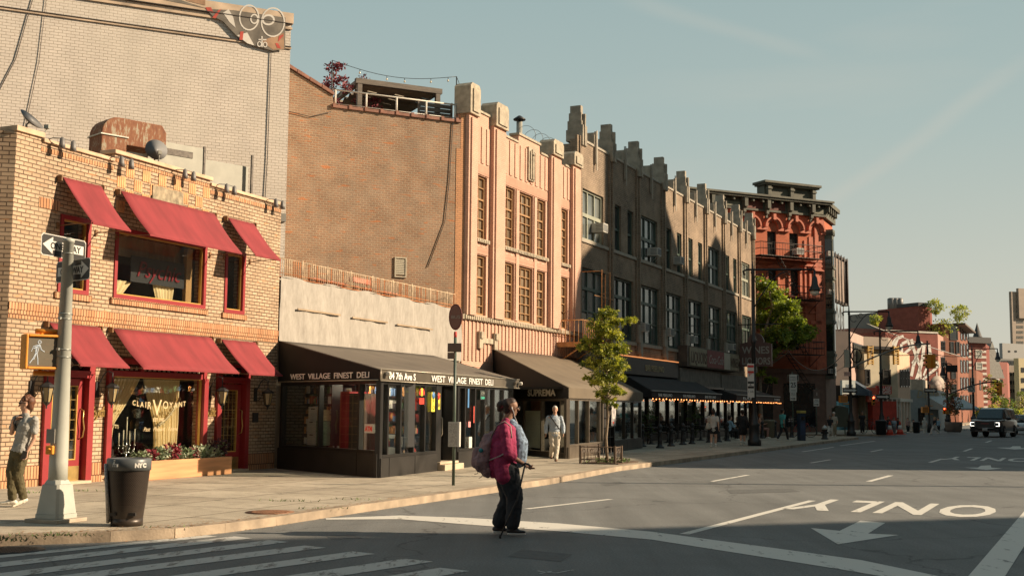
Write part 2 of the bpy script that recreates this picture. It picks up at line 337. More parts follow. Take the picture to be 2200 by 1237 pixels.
# ---------------------------------------------------------------- ground
def asphalt():
    m,t,b = newmat('asphalt'); b.inputs['Roughness'].default_value = .82; b.inputs['Specular IOR Level'].default_value = .35
    tc = t.nodes.new('ShaderNodeTexCoord')
    def N(sc_,det,lo,hi,a,c,stretch=None,rough=.6):
        n = t.nodes.new('ShaderNodeTexNoise'); n.inputs['Scale'].default_value = sc_; n.inputs['Detail'].default_value = det; n.inputs['Roughness'].default_value = rough
        if stretch:
            mp = t.nodes.new('ShaderNodeMapping'); mp.inputs['Rotation'].default_value = (0,0,R(25)); mp.inputs['Scale'].default_value = stretch; t.links.new(tc.outputs['Object'],mp.inputs[0]); t.links.new(mp.outputs[0],n.inputs[0])
        else: t.links.new(tc.outputs['Object'],n.inputs[0])
        r = t.nodes.new('ShaderNodeMapRange'); r.inputs[1].default_value = lo; r.inputs[2].default_value = hi; r.inputs[3].default_value = a; r.inputs[4].default_value = c; t.links.new(n.outputs[0],r.inputs[0]); return r.outputs[0],n
    a,_ = N(.35,4,.3,.7,.82,1.15); c,_ = N(1.0,5,.3,.7,.86,1.14,(2.2,.12,1)); d,nf = N(38,3,.3,.7,.72,1.3); e,_ = N(150,2,.62,.72,1,2.1)
    def mul(p,q): x = t.nodes.new('ShaderNodeMath'); x.operation = 'MULTIPLY'; t.links.new(p,x.inputs[0]); t.links.new(q,x.inputs[1]); return x.outputs[0]
    k = mul(mul(a,c),mul(d,e))
    v = t.nodes.new('ShaderNodeTexVoronoi'); v.feature = 'DISTANCE_TO_EDGE'; v.inputs['Scale'].default_value = .16
    wn = t.nodes.new('ShaderNodeTexNoise'); wn.inputs['Scale'].default_value = .9; wn.inputs['Detail'].default_value = 6
    wm = t.nodes.new('ShaderNodeVectorMath'); wm.operation = 'MULTIPLY_ADD'; wm.inputs[1].default_value = (1.6,1.6,0); t.links.new(tc.outputs['Object'],wn.inputs[0]); t.links.new(wn.outputs['Color'],wm.inputs[0]); t.links.new(tc.outputs['Object'],wm.inputs[2]); t.links.new(wm.outputs[0],v.inputs[0])
    r = t.nodes.new('ShaderNodeMapRange'); r.inputs[1].default_value = .0015; r.inputs[2].default_value = .004; r.inputs[3].default_value = .62; r.inputs[4].default_value = 1; t.links.new(v.outputs['Distance'],r.inputs[0])
    k = mul(k,r.outputs[0])
    x = t.nodes.new('ShaderNodeVectorMath'); x.operation = 'SCALE'; x.inputs[0].default_value = (.150,.153,.147); t.links.new(k,x.inputs['Scale']); t.links.new(x.outputs[0],b.inputs['Base Color'])
    bp = t.nodes.new('ShaderNodeBump'); bp.inputs['Strength'].default_value = .35; bp.inputs['Distance'].default_value = .008; t.links.new(nf.outputs[0],bp.inputs['Height']); t.links.new(bp.outputs[0],b.inputs['Normal'])
    return m
def paint(name,c,wear=.5):
    m,t,b = newmat(name); b.inputs['Roughness'].default_value = .7
    tc = t.nodes.new('ShaderNodeTexCoord'); n = t.nodes.new('ShaderNodeTexNoise'); n.inputs['Scale'].default_value = 3.2; n.inputs['Detail'].default_value = 9; n.inputs['Roughness'].default_value = .72
    mp = t.nodes.new('ShaderNodeMapping'); mp.inputs['Rotation'].default_value = (0,0,R(25)); mp.inputs['Scale'].default_value = (2,.6,1); t.links.new(tc.outputs['Object'],mp.inputs[0]); t.links.new(mp.outputs[0],n.inputs[0])
    r = t.nodes.new('ShaderNodeMapRange'); r.inputs[1].default_value = .36 + wear * .16; r.inputs[2].default_value = .30 + wear * .13; t.links.new(n.outputs[0],r.inputs[0])
    x = t.nodes.new('ShaderNodeMixRGB'); t.links.new(r.outputs[0],x.inputs[0]); x.inputs[1].default_value = (*c,1); x.inputs[2].default_value = (.17,.158,.14,1); t.links.new(x.outputs[0],b.inputs['Base Color'])
    return m
ASPH = asphalt(); PAINT = paint('road_paint',(.60,.58,.52),.35); PAINTW = paint('worn_road_paint',(.50,.49,.45),.72)
mb = MB(); mb.quad((-410,-130,0),(710,-130,0),(710,1140,0),(-410,1140,0)); struct(mb.build('road',ASPH))
def pave_mat():
    m,t,b = newmat('sidewalk_concrete'); b.inputs['Roughness'].default_value = .9; b.inputs['Specular IOR Level'].default_value = .2
    tc = t.nodes.new('ShaderNodeTexCoord'); mp = t.nodes.new('ShaderNodeMapping'); mp.inputs['Rotation'].default_value = (0,0,R(23)); t.links.new(tc.outputs['Object'],mp.inputs[0])
    br = t.nodes.new('ShaderNodeTexBrick'); br.offset = 0; br.inputs['Scale'].default_value = 1; br.inputs['Brick Width'].default_value = 1.55; br.inputs['Row Height'].default_value = 1.55; br.inputs['Mortar Size'].default_value = .017; br.inputs['Mortar Smooth'].default_value = .2
    br.inputs['Color1'].default_value = (.33,.285,.22,1); br.inputs['Color2'].default_value = (.44,.385,.30,1); br.inputs['Mortar'].default_value = (.10,.085,.065,1); t.links.new(mp.outputs[0],br.inputs[0])
    cur = br.outputs[0]
    for s_,lo,hi,a,c in ((.8,.3,.7,.82,1.12),(60,.3,.7,.80,1.2),(5,.25,.5,.75,1.04),(2.6,.62,.72,1,.72)):
        n = t.nodes.new('ShaderNodeTexNoise'); n.inputs['Scale'].default_value = s_; n.inputs['Detail'].default_value = 6; t.links.new(tc.outputs['Object'],n.inputs[0])
        r = t.nodes.new('ShaderNodeMapRange'); r.inputs[1].default_value = lo; r.inputs[2].default_value = hi; r.inputs[3].default_value = a; r.inputs[4].default_value = c; t.links.new(n.outputs[0],r.inputs[0])
        x = t.nodes.new('ShaderNodeVectorMath'); x.operation = 'SCALE'; t.links.new(cur,x.inputs[0]); t.links.new(r.outputs[0],x.inputs['Scale']); cur = x.outputs[0]
    t.links.new(cur,b.inputs['Base Color']); return m
PAVE = pave_mat(); KERB = M('kerb_stone',(.33,.26,.185),var=.35,scale=2.5,bump=.3); KERB2 = M('steel_faced_kerb',(.40,.19,.10),var=.3,scale=4)
def slab(name,outline,z=SW,kerb_idx=None,kw=.18,kmat=None):
    mb = MB(); mb.prism([(p[0],p[1]) for p in outline],-.05,z,ax='z'); s = struct(mb.build(name,PAVE))
    if kerb_idx:
        a,b = kerb_idx; mb = MB()
        for i in range(a,b):
            p,q = Vector(outline[i][:2]),Vector(outline[i + 1][:2]); d = (q - p); Ls = d.length; d.normalize(); n = Vector((d.y,-d.x)); 
            k = max(1,int(Ls / 1.8))
            for j in range(k):
                A = p + d * (Ls * j / k + (.006 if k > 1 else 0)); B = p + d * (Ls * (j + 1) / k)
                mb.prism([tuple(A + n * .035),tuple(B + n * .035),tuple(B - n * kw),tuple(A - n * kw)],-.04,z + .006,0,'z')
        struct(mb.build('kerb',kmat or [KERB]))
    return s
KP = [gnd(-260,1163,SW),gnd(0,1150,SW),gnd(236,1142,SW),gnd(373,1135,SW),gnd(480,1124,SW),gnd(590,1110,SW),gnd(700,1094,SW),gnd(830,1076,SW),gnd(1000,1053,SW),gnd(1180,1028,SW),gnd(1300,1004,SW),gnd(1420,991,SW)]
KP = [(p.x,p.y) for p in KP]
k0 = (2.52,32.02); A0 = P2(k0,24.7,6.5)
KP = KP[:-2] + [P2(k0,24.7,1),A0,P2(k0,24.7,20),P2(k0,24.7,34),P2(k0,24.7,43.5)]
q = KP[-1]; KP += [(q[0] + .2,q[1] + 1.6),(q[0] - .6,q[1] + 3.2),(q[0] - 3,q[1] + 3.0),(q[0] - 40,q[1] - 16)]
out = KP + [(-60,55),(-60,6),(-14,13.6)]
slab('sidewalk',out,kerb_idx=(0,len(KP) - 2))
K2 = P2(k0,24.7,54); K3 = P2(k0,24.7,400)
o2 = [(K2[0] - 45,K2[1] - 20),(K2[0] - 2.2,K2[1] - .8),(K2[0] - .4,K2[1] - .5),(K2[0] + .5,K2[1] + 1),K3,(K3[0] - 60,K3[1] + 20),(K2[0] - 60,K2[1] + 60)]
slab('far_sidewalk',o2,kerb_idx=(0,4))
Z1 = .005
def gp(pts): return [tuple(gnd(x,y,0)[:2]) for x,y in pts]
def strip(mb,a,b,w,z=Z1):
    a = Vector(a); b = Vector(b); d = (b - a).normalized(); n = Vector((-d.y,d.x)) * w / 2
    mb.poly([(*(a - n),z),(*(b - n),z),(*(b + n),z),(*(a + n),z)])
mb = MB()
up_ = [(700,1113),(860,1107),(1000,1112),(1200,1124),(1400,1142),(1655,1176),(1850,1203),(2014,1237),(2100,1260)]
lo_ = [(700,1116),(860,1115),(1000,1126),(1200,1141),(1400,1159),(1655,1199),(1800,1222),(1891,1237),(1950,1258)]
U_,L_ = gp(up_),gp(lo_)
for i in range(len(U_) - 1): mb.poly([(*U_[i],Z1),(*L_[i],Z1),(*L_[i + 1],Z1),(*U_[i + 1],Z1)])
struct(mb.build('stop_line',PAINT))
mb = MB()
for a,b,w in (((0,1171),(382,1147),.12),((-160,1211),(455,1151),.22),((-160,1231),(523,1154),.34),((-160,1257),(600,1162),.34),((80,1249),(677,1174),.36),((300,1253),(782,1187),.36),((560,1254),(900,1203),.42),((800,1252),(977,1223),.4)):
    A,B = gp([a,b]); strip(mb,A,B,w)
struct(mb.build('crosswalk',PAINTW))
mb = MB()
for a,b,w in (((1470,1147),(1745,1075),.14),((1866,1034),(1914,1021),.14),((1998,993),(2025,985),.14),((2071,969),(2088,963),.14),((2118,950),(2130,946),.14),
                ((1528,1034),(1607,1020),.12),((1742,994),(1784,987),.12),((1871,970),(1896,965),.12),((1724,970),(1791,960),.12),((1131,1093),(1312,1072),.12),((1805,957),(1880,947),.12),
                ((2118,1240),(2290,1010),.34)):
    A,B = gp([a,b]); strip(mb,A,B,w)
struct(mb.build('lane_line',PAINT))
mb = MB()
def gpoly(pts): mb.poly([(*p,Z1) for p in gp(pts)][::-1])
for pts in ([(1742,1134),(1804,1140),(1849,1118),(1902,1123),(1865,1146),(1931,1149),(1800,1169)],[(2072,1004),(2101,1004),(2107,1000),(2128,999),(2130,1004),(2154,1006),(2118,1009)],[(2140,961),(2170,961),(2176,958),(2192,958),(2194,962),(2215,963),(2180,965)]):
    gpoly(pts)
struct(mb.build('lane_arrow',PAINT))
def only(px1,px2,ht,wd,mirror=1):
    """the word painted for oncoming traffic: its top points at the camera"""
    o = text(None,'ONLY',ht,(0,0,0),PAINT,rot=(0,0,0),ext=0,name='painted_word',spacing=1.12,bold=.022 * ht)
    xs = [v.co.x for v in o.data.vertices]; w = max(xs) - min(xs); A = Vector(gp([px1])[0])
    for v in o.data.vertices: v.co.x = (v.co.x - min(xs)) * wd / w
    o.location = (A.x,A.y,Z1); o.rotation_euler.z = R(90 - 25.7 + 90); struct(o)
only((2150,1088),None,3.7,3.35)
only((2222,985),None,4.4,3.0)
mb = MB(); pts = gp([(1155,1226),(1170,1229),(1195,1231),(1210,1228),(1232,1224)])
for a,b in zip(pts,pts[1:]): strip(mb,a,b,.03)
a,b = gp([(1160,1232),(1185,1227)]); strip(mb,a,b,.03); struct(mb.build('utility_mark',PAINTW))
PATCH = M('asphalt_patch',(.105,.108,.104),rough=.85,var=.2,scale=9,bump=.3); mb = MB()
for pts in ([(1120,1180),(1230,1190),(1205,1206),(1090,1195)],[(1560,1052),(1700,1049),(1720,1056),(1570,1060)],[(1290,1040),(1330,1034),(1345,1037),(1303,1044)],[(700,1150),(760,1148),(780,1156),(712,1158)]): P_ = gp(pts); mb.poly([(*p,.003) for p in P_][::-1])
struct(mb.build('asphalt_repair',PATCH))
mb = MB(); p = gnd(580,1100,SW); mb.lathe([(.36,0),(.36,.008)],(p.x,p.y,SW),28)
for i in range(-6,7):
    for j in range(-6,7):
        if i * i + j * j < 34: mb.box(p.x + i * .05 - .017,p.x + i * .05 + .017,p.y + j * .05 - .017,p.y + j * .05 + .017,SW + .008,SW + .014)
tag(mb.build('manhole_cover',M('rusty_iron',(.24,.12,.065),rough=.7,var=.35,scale=8)),'round rusty manhole cover set in the sidewalk by the kerb','manhole cover')
mb = MB(); p = gnd(18,1182,0); mb.lathe([(.40,0),(.40,.006)],(p.x,p.y,.002),28)
for i in range(-6,7):
    for j in range(-6,7):
        if i * i + j * j < 34: mb.box(p.x + i * .055 - .018,p.x + i * .055 + .018,p.y + j * .055 - .018,p.y + j * .055 + .018,.008,.013)
tag(mb.build('manhole_cover',M('dark_iron',(.04,.038,.035),rough=.5,var=.3,scale=8)),'dark round manhole cover in the shaded road left of the zebra stripes','manhole cover')
GRASS = M('grass_blade',(.10,.15,.035),var=.4,scale=6)
mb = MB()
for cx_,cy_,n,w in ((20,1160,70,.22),(105,1150,110,.28),(160,1150,40,.2),(172,1020 + 34,60,.25),(70,1058,50,.3),(620,1076,70,.28),(680,1092,40,.35),(760,1073,40,.35),(55,1157,40,.3),(350,1133,20,.3)):
    c = gnd(cx_,cy_,SW)
    for i in range(int(n * .45)):
        x = c.x + rnd.gauss(0,w * .7); y = c.y + rnd.gauss(0,.07); h = rnd.uniform(.015,.055); a = rnd.uniform(0,6.28); dx,dy = math.cos(a) * .012,math.sin(a) * .012; lx,ly = rnd.uniform(-.04,.04),rnd.uniform(-.04,.04)
        mb.add([(x - dx,y - dy,SW),(x + dx,y + dy,SW),(x + lx,y + ly,SW + h)],[(0,1,2)])
tag(mb.build('grass_tufts',GRASS),'small grass tufts growing from sidewalk cracks and along the kerb','weeds',kind='stuff')
mb = MB()
for i in range(420):
    t_ = rnd.random(); k = rnd.randrange(1,8); a,b = Vector(KP[k]),Vector(KP[k + 1]); p = a.lerp(b,t_); d = (b - a).normalized(); n = Vector((-d.y,d.x)); p = p + n * rnd.gauss(.12,.16)
    s = rnd.uniform(.008,.03); an = rnd.uniform(0,3); z = SW + .009 if (p - a).dot(n) > 0 else .006
    mb.add([(p.x + s * math.cos(an + k2 * 1.57),p.y + s * .6 * math.sin(an + k2 * 1.57),z + rnd.uniform(0,.006)) for k2 in range(4)],[(0,1,2,3)])
tag(mb.build('leaf_litter',M('dry_litter',(.30,.15,.06),var=.4,scale=5)),'dry brown leaf litter and grit scattered along the kerb','litter',kind='stuff')

# ---------------------------------------------------------------- the block across the street (behind and right of the camera): unseen buildings shaped to shade the road and fronts
def east(T,EA=(29.5,34.5)):
    """point on the east building line that stands between the sun and T -> (distance along the line, height)"""
    n = Vector((math.cos(R(25)),-math.sin(R(25)),0)); T = Vector(T); t = (Vector((*EA,0)) - T).dot(n) / sd.dot(n); P = T + sd * t
    return (P - Vector((*EA,0))).dot(Vector((math.sin(R(25)),math.cos(R(25)),0))),P.z
EBR = M('far_side_brick',(.30,.19,.13),var=.2,scale=.4)
F = Fac(gnd(590,1005,SW),23.0)            # corner shop and deli wall
q_ = F.at(10.97); G = Fac(q_,25.0)          # peach building
q2 = G.at(10.54); B = Fac(q2,25.0)          # brown building
LB = 31.3
rc = gnd(1786,928,SW); RA = 64.6; Rf = Fac(P2(rc,RA,-22),RA)   # red building, face towards the camera
def caster(name,pts,label,depth=1.6,first=None):  # thin unseen wall, its outline solved from the shadow it must cast
    pr = [east(p) for p in pts]
    print(name,[(round(a,1),round(b,1)) for a,b in pr])
    poly = [(pr[0][0],0)] + pr + [(pr[-1][0],0)]
    mb = MB(); mb.prism(poly,-depth,0)
    for i in range(len(pr) - 1):
        a,b = pr[i],pr[i + 1]; n = int((b[0] - a[0]) / 2.6)
        for k in range(n):
            for j in range(int(min(a[1],b[1]) / 3.4) - 1):
                x = a[0] + (k + .5) * (b[0] - a[0]) / n; mb.box(x - .6,x + .6,.0,.06,4.6 + j * 3.4,6.6 + j * 3.4,1)
    r = thing(name,label,'building',(29.5,34.5,0),az2rot(25)); mb.build('wall',[EBR,M('far_side_glass',(.05,.06,.07),rough=.1,var=.2)],r)
Bp = lambda u,z: B.at(u,0,z)
Gp = lambda u,z: G.at(u,0,z)
caster('townhouse',[(3.6,35.6,0),(3.6,38.4,0),tuple(Gp(8.2,1.2)),tuple(Gp(9.6,4.4)),tuple(Bp(.1,7.9)),tuple(Bp(3.9,10.1))],'unseen brick house across the street, its roofline shaped to shade the road')
caster('shading_block',[tuple(Bp(3.95,17)),tuple(Bp(11.6,17)),tuple(Bp(12.2,12.4)),tuple(Bp(15.6,9.2)),tuple(Bp(18.6,9.3)),tuple(Bp(22.0,12.0)),tuple(Bp(22.9,11.8)),tuple(Bp(26.6,8.6)),tuple(Bp(28.6,4.7)),tuple(Bp(29.5,2.6)),tuple(Rf.at(3,0,3)),tuple(Rf.at(11.3,0,3)),tuple(Rf.at(12,0,9.9)),tuple(Rf.at(21.5,0,9.9)),(28,95,3.5),(40,120,6)],'unseen tall brick block across the street, its outline shaped to shade the brown building')
def near_block():
    r = thing('corner_tower','tall brick corner building behind the viewpoint, casting the near shadow','building',(15.5,6.9,0),az2rot(70))
    mb = MB(); mb.box(0,60,-60,0,0,20.6); 
    for k in range(18):
        for j in range(4): mb.box(2 + k * 3.2,3.2 + k * 3.2,0,.05,4 + j * 3.8,6 + j * 3.8,1)
    mb.build('wall',[EBR,M('far_side_glass',(.05,.06,.07),rough=.1,var=.2)],r)
near_block()
r = thing('sky_dimming_block','long unseen brick block added behind the viewpoint to dim the sky light','building',(-16,-8,0),az2rot(64.6)); mb = MB(); mb.box(-40,10,-40,0,0,22); mb.box(12,26,-60,-24,0,24); mb.build('wall',EBR,r)  # unseen block, added to cut sky light on the road
# ================================================================ corner shop (tan brick, red awnings)
TAN = brick('tan_brick',(.52,.385,.265),(.41,.285,.185),(.10,.065,.042),bw=.215,bh=.082,ms=.011,patch=(.49,.36,.24),pfac=.35,pscale=.8,var=.18,bump=.9,odd=(.52,.27,.13))  # very dark mortar paints in the thin shadow of the joints
SOL = brick('soldier_brick',(.50,.24,.12),(.58,.34,.19),(.14,.07,.04),bw=.075,bh=.26,ms=.011,var=.2,bump=.8)
RED = M('red_paint',(.28,.024,.028),rough=.45,var=.08,scale=5); REDA = M('red_awning_cloth',(.235,.029,.034),rough=.85,var=.17,scale=1.4,bump=.28,stretch=(3,1,.6))
GOLD = M('gold_trim',(.62,.38,.10),rough=.4,metal=.35,var=.1); BRASS = M('brass',(.60,.42,.16),rough=.35,metal=.8,var=.2,scale=6)
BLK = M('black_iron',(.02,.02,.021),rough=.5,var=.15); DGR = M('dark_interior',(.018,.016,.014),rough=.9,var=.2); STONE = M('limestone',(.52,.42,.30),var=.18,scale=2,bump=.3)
GLASS = glass('window_glass'); OPAQ = M('dark_pane',(.020,.022,.022),rough=.05,var=.4,scale=1.2,spec=.7)
root = F.root('corner_shop','two storey tan brick corner shop with six red awnings','building')
UL = -8.93; hu1 = (-7.71,-6.86,3.90,5.45); hu2 = (-6.13,-3.05,3.92,5.42); hu3 = (-2.33,-1.52,3.90,5.42)
hd1 = (-7.95,-6.62,-1,2.66); hm = (-6.22,-2.94,.35,2.66); hd2 = (-2.53,-1.26,-1,2.66)
mb = MB(); holes = [hu1,hu2,hu3,hd1,hm,hd2,(UL + .62,-6.24,6.78,9),(-3.0,1,6.84,9),(-6.24,-3.0,6.96,9),(UL - .1,UL + .62,6.86,9)]
wall_grid(mb,UL,-.03,0,7,holes,t=.32)
sa = R(-58)
ca,sn = math.cos(R(122)),math.sin(R(122))
X1,Y1 = UL + 12 * ca,12 * sn
mb.add([(UL,.0,0),(X1,Y1,0),(X1,Y1,6.86),(UL,.0,6.86)],[(0,3,2,1)])
mb.add([(UL + .35,.32,0),(X1 + .35,Y1,0),(X1 + .35,Y1,6.86),(UL + .35,.32,6.86)],[(0,1,2,3)])
mb.quad((UL,0,6.861),(UL + .3,.3,6.861),(X1 + .3,Y1,6.861),(X1,Y1,6.861))
mb.quad((-.03,.32,0),(-.03,3.6,0),(-.03,3.6,6.84),(-.03,.32,6.84)); mb.quad((-.33,.32,0),(-.33,3.6,0),(-.33,3.6,6.84),(-.33,.32,6.84))
mb.box(UL + .3,-.06,.33,5.6,6.15,6.25)
mb.build('wall',TAN,root)
mb = MB()
for a,b in ((UL + .01,-7.97),(-6.60,-6.24),(-2.92,-2.55),(-1.24,-.04)): mb.box(a,b,-.012,.02,.12,.52)
mb.box(UL + .01,-.04,-.014,.02,3.30,3.46); mb.box(UL + .01,-.04,-.028,.02,3.465,3.60)
for a,b in ((UL + .64,-7.74),(-6.83,-6.26),(-2.98,-2.36)): mb.box(a,b,-.012,.02,5.50,5.70)
for h in (hu1,hu2,hu3): mb.box(h[0] - .08,h[1] + .08,-.05,.02,h[2] - .13,h[2] - .003)
mb.box(UL + .63,-6.26,-.010,.02,6.60,6.69); mb.box(-6.22,-3.02,-.010,.02,6.80,6.87); mb.box(-2.98,-.05,-.010,.02,6.66,6.75)
mb.build('brick_course',SOL,root)
mb = MB()
for i in range(12):
    for j in range(4):
        if (i + j) % 2 == 0:
            x,z = -6.15 + i * .262,5.74 + j * .262
            for k in range(4): mb.box(x + k * .0655 + .006,x + (k + 1) * .0655 - .006,-.014,.02,z + .006,z + .256)
mb.build('checkered_panel',M('orange_brick',(.60,.31,.14),var=.3,scale=4),root)
mb = MB(); mb.box(-5.05,-4.0,-.04,.02,6.18,6.50,b=0); mb.build('plaque',M('worn_plaque',(.33,.27,.18),var=.45,scale=9,bump=.8),root)
mb = MB()
mb.box(UL - .04,UL + .68,-.05,.40,6.862,6.97); mb.box(UL + .66,-6.27,-.05,.36,6.782,6.86); mb.box(-6.29,-2.96,-.06,.37,6.962,7.05); mb.box(-3.00,.0,-.05,.36,6.842,6.92)
mb.build('coping',M('tan_coping',(.56,.40,.26),var=.25,scale=2.5,bump=.4),root,bevel=.012)
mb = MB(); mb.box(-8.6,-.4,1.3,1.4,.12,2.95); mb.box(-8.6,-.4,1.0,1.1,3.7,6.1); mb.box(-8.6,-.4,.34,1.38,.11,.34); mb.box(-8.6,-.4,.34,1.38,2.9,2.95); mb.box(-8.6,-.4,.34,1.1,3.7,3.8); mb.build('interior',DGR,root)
for k,h in enumerate((hu1,hu2,hu3)):
    mb = MB(); frame_bars(mb,h[0],h[1],h[2],h[3],.085,-.03,.12); frame_bars(mb,h[0] + .085,h[1] - .085,h[2] + .085,h[3] - .085,.03,.03,.10,1); w = mb.build('window',[RED,GOLD],root)
    mb = MB(); mb.box(h[0] + .1,h[1] - .1,.06,.07,h[2] + .1,h[3] - .1); mb.build('pane',GLASS,w)
PSY = hu2
CURT = M('cream_curtain',(.82,.66,.38),rough=.9,var=.1,scale=2); GREYC = M('grey_curtain',(.30,.24,.17),rough=.9,var=.2,scale=3)
def curtain(name,xt0,xt1,xb0,xb1,z0,z1,y,parent,mat,ztie=None,xm=None,folds=9,amp=.035,label=None):
    """gathered drape: xt at the top, xm where it is tied, xb at the foot"""
    mb = MB(); n = folds * 6; rows = 14; vs = []
    for r in range(rows + 1):
        f = r / rows; z = z1 + (z0 - z1) * f
        if xm:
            ft = (z1 - ztie) / (z1 - z0)
            if f < ft: g = (f / ft) ** 1.15; a,b = xt0 + (xm[0] - xt0) * g,xt1 + (xm[1] - xt1) * g
            else: g = (f - ft) / (1 - ft); a,b = xm[0] + (xb0 - xm[0]) * g,xm[1] + (xb1 - xm[1]) * g
        else: a,b = xt0 + (xb0 - xt0) * f,xt1 + (xb1 - xt1) * f
        for k in range(n + 1): t_ = k / n; vs.append((a + (b - a) * t_,y + amp * math.sin(t_ * folds * 2 * math.pi + .4 * math.sin(f * 3)) + .01 * math.sin(t_ * 31),z))
    fs = [(r * (n + 1) + k,r * (n + 1) + k + 1,(r + 1) * (n + 1) + k + 1,(r + 1) * (n + 1) + k) for r in range(rows) for k in range(n)]
    mb.add(vs,fs,0,True); o = mb.build(name,mat,parent)
    if label: o['label'] = label
    return o
curtain('curtain',-6.02,-5.2,-6.02,-5.55,3.98,4.35,.32,root,CURT,folds=5,amp=.02)
curtain('curtain',-4.55,-3.75,-4.35,-3.85,3.98,4.5,.32,root,CURT,folds=6,amp=.02)
curtain('curtain',-6.05,-3.1,-6.05,-3.1,4.9,5.35,.42,root,GREYC,folds=16,amp=.02)
mb = MB(); mb.box(-3.50,-3.30,.2,.3,4.0,5.3); mb.build('window_jamb',M('pine_board',(.42,.24,.09),var=.2),root)
NEON = M('unlit_neon',(.22,.02,.03),rough=.3,var=0)
r = F.root('neon_sign','dark board with unlit red neon script in the upper middle window','neon sign'); 
mb = MB(); mb.box(-5.35,-3.55,.22,.24,4.35,4.92); mb.build('board',M('sign_board',(.035,.035,.037),rough=.4,var=.1),r)
text(r,'Psychic',.50,(-5.2,.20,4.48),NEON,shear=.35,ext=.008)
mb = MB(); a,b,z0,z1 = hm
frame_bars(mb,a,b,z0,z1,.11,-.06,.14); mb.box(a + .11,b - .11,-.03,.12,2.28,2.40)
for k in (1,2): x = a + (b - a) * k / 3; mb.box(x - .05,x + .05,-.02,.10,2.40,z1 - .11)
mb.box(a - .02,a + .13,-.10,-.062,.30,2.30); mb.box(b - .13,b + .02,-.10,-.062,.30,2.30)
frame_bars(mb,a + .11,b - .11,z0 + .11,2.28,.02,.0,.06,1); wfr = mb.build('shop_window',[RED,GOLD],root)
mb = MB(); mb.box(a + .12,b - .12,.04,.05,z0 + .12,2.27); mb.build('pane',GLASS,wfr)
TRAN = M('leaded_transom',(.03,.028,.025),rough=.2,var=.4,scale=6)
mb = MB()
for k in range(3):
    x0 = a + .11 + (b - a - .1) * k / 3; x1 = x0 + (b - a) / 3 - .15; mb.box(x0 + .02,x1,.05,.07,2.41,2.54)
    n = 6
    for j in range(n):
        xx = x0 + (x1 - x0) * (j + .5) / n; mb.poly([(xx - .05,.045,2.42),(xx + .05,.045,2.42),(xx,.045,2.52)],1)
mb.build('transom_light',[TRAN,M('cream_lead_glass',(.42,.36,.26),rough=.3,var=.2)],wfr)
ym = .42
curtain('curtain',a + .12,-4.72,a + .12,a + .62,.5,2.26,ym,root,CURT,ztie=1.28,xm=(a + .12,a + .72),folds=13,amp=.04,label='tied cream drape at the left of the shop window')
curtain('curtain',-4.50,-3.3,-4.05,-3.35,.5,2.26,ym + .05,root,CURT,ztie=1.30,xm=(-4.1,-3.30),folds=13,amp=.04,label='tied cream drape at the right of the shop window')
LET = M('gold_letters',(.60,.47,.27),rough=.5,var=0)
mb = MB()
for (x0,z0_,x1,z1_) in ((a + .1,1.62,a + .80,1.24),(-4.12,1.24,-3.38,1.86)):
    pts = [(x0 + (x1 - x0) * t_,ym - .08,z0_ + (z1_ - z0_) * t_ - .10 * math.sin(math.pi * t_)) for t_ in [k / 10 for k in range(11)]]
    mb.tube(pts,.022,6)
    for p in pts: mb.box(p[0] - .012,p[0] + .012,p[1] - .01,p[1] + .01,p[2] - .06,p[2])
mb.build('curtain_tie',M('braided_tie',(.50,.40,.24),var=.3,scale=20),root)
xx = -5.36
for ch,s,dz in (('C',.15,.02),('L',.155,.0),('A',.165,-.02),('I',.18,-.03),('R',.225,-.06),('V',.50,-.20),('O',.235,-.05),('Y',.19,-.04),('A',.175,-.03),('N',.165,-.01),('T',.15,.01)):
    o = text(wfr,ch,s,(xx,.025,1.66 + dz),LET,bold=.002,ext=.002); w = max(v.co.x for v in o.data.vertices) - min(0,min(v.co.x for v in o.data.vertices)); xx += w * (1.02 if ch != 'V' else .98) + .035
text(wfr,'EST 1985',.10,(-4.68,.025,1.33),LET,ext=.002,bold=.002)
text(wfr,'Past   Present   Future',.125,(-4.98,.025,1.12),LET,shear=.4,ext=.002)
r = thing('candelabra','silver candelabra with pale candles standing inside the shop window','candelabra',tuple(F.at(-4.95,-.50,.46)),az2rot(23))
SIL = M('silver',(.45,.44,.42),rough=.25,metal=.9,var=.1); WAX = M('candle_wax',(.75,.68,.50),rough=.6,var=0)
mb = MB(); mb.lathe([(.11,0),(.10,.02),(.02,.05),(.02,.30),(.035,.32),(.015,.36),(.02,.46)],n=12)
for dx in (-.24,-.1,.1,.26):
    mb.tube([(0,0,.22),(dx * .6,0,.17),(dx,0,.24),(dx,0,.34)],.009,6); mb.lathe([(.03,.33),(.035,.36)],(dx,0,0),10)
mb.build('stem',SIL,r)
mb = MB()
for dx,h in ((-.24,.26),(-.1,.32),(0,.5),(.1,.3),(.26,.34)): mb.lathe([(.013,0),(.012,h)],(dx,0,.36 if dx else .46),8)
mb.build('candle',WAX,r)
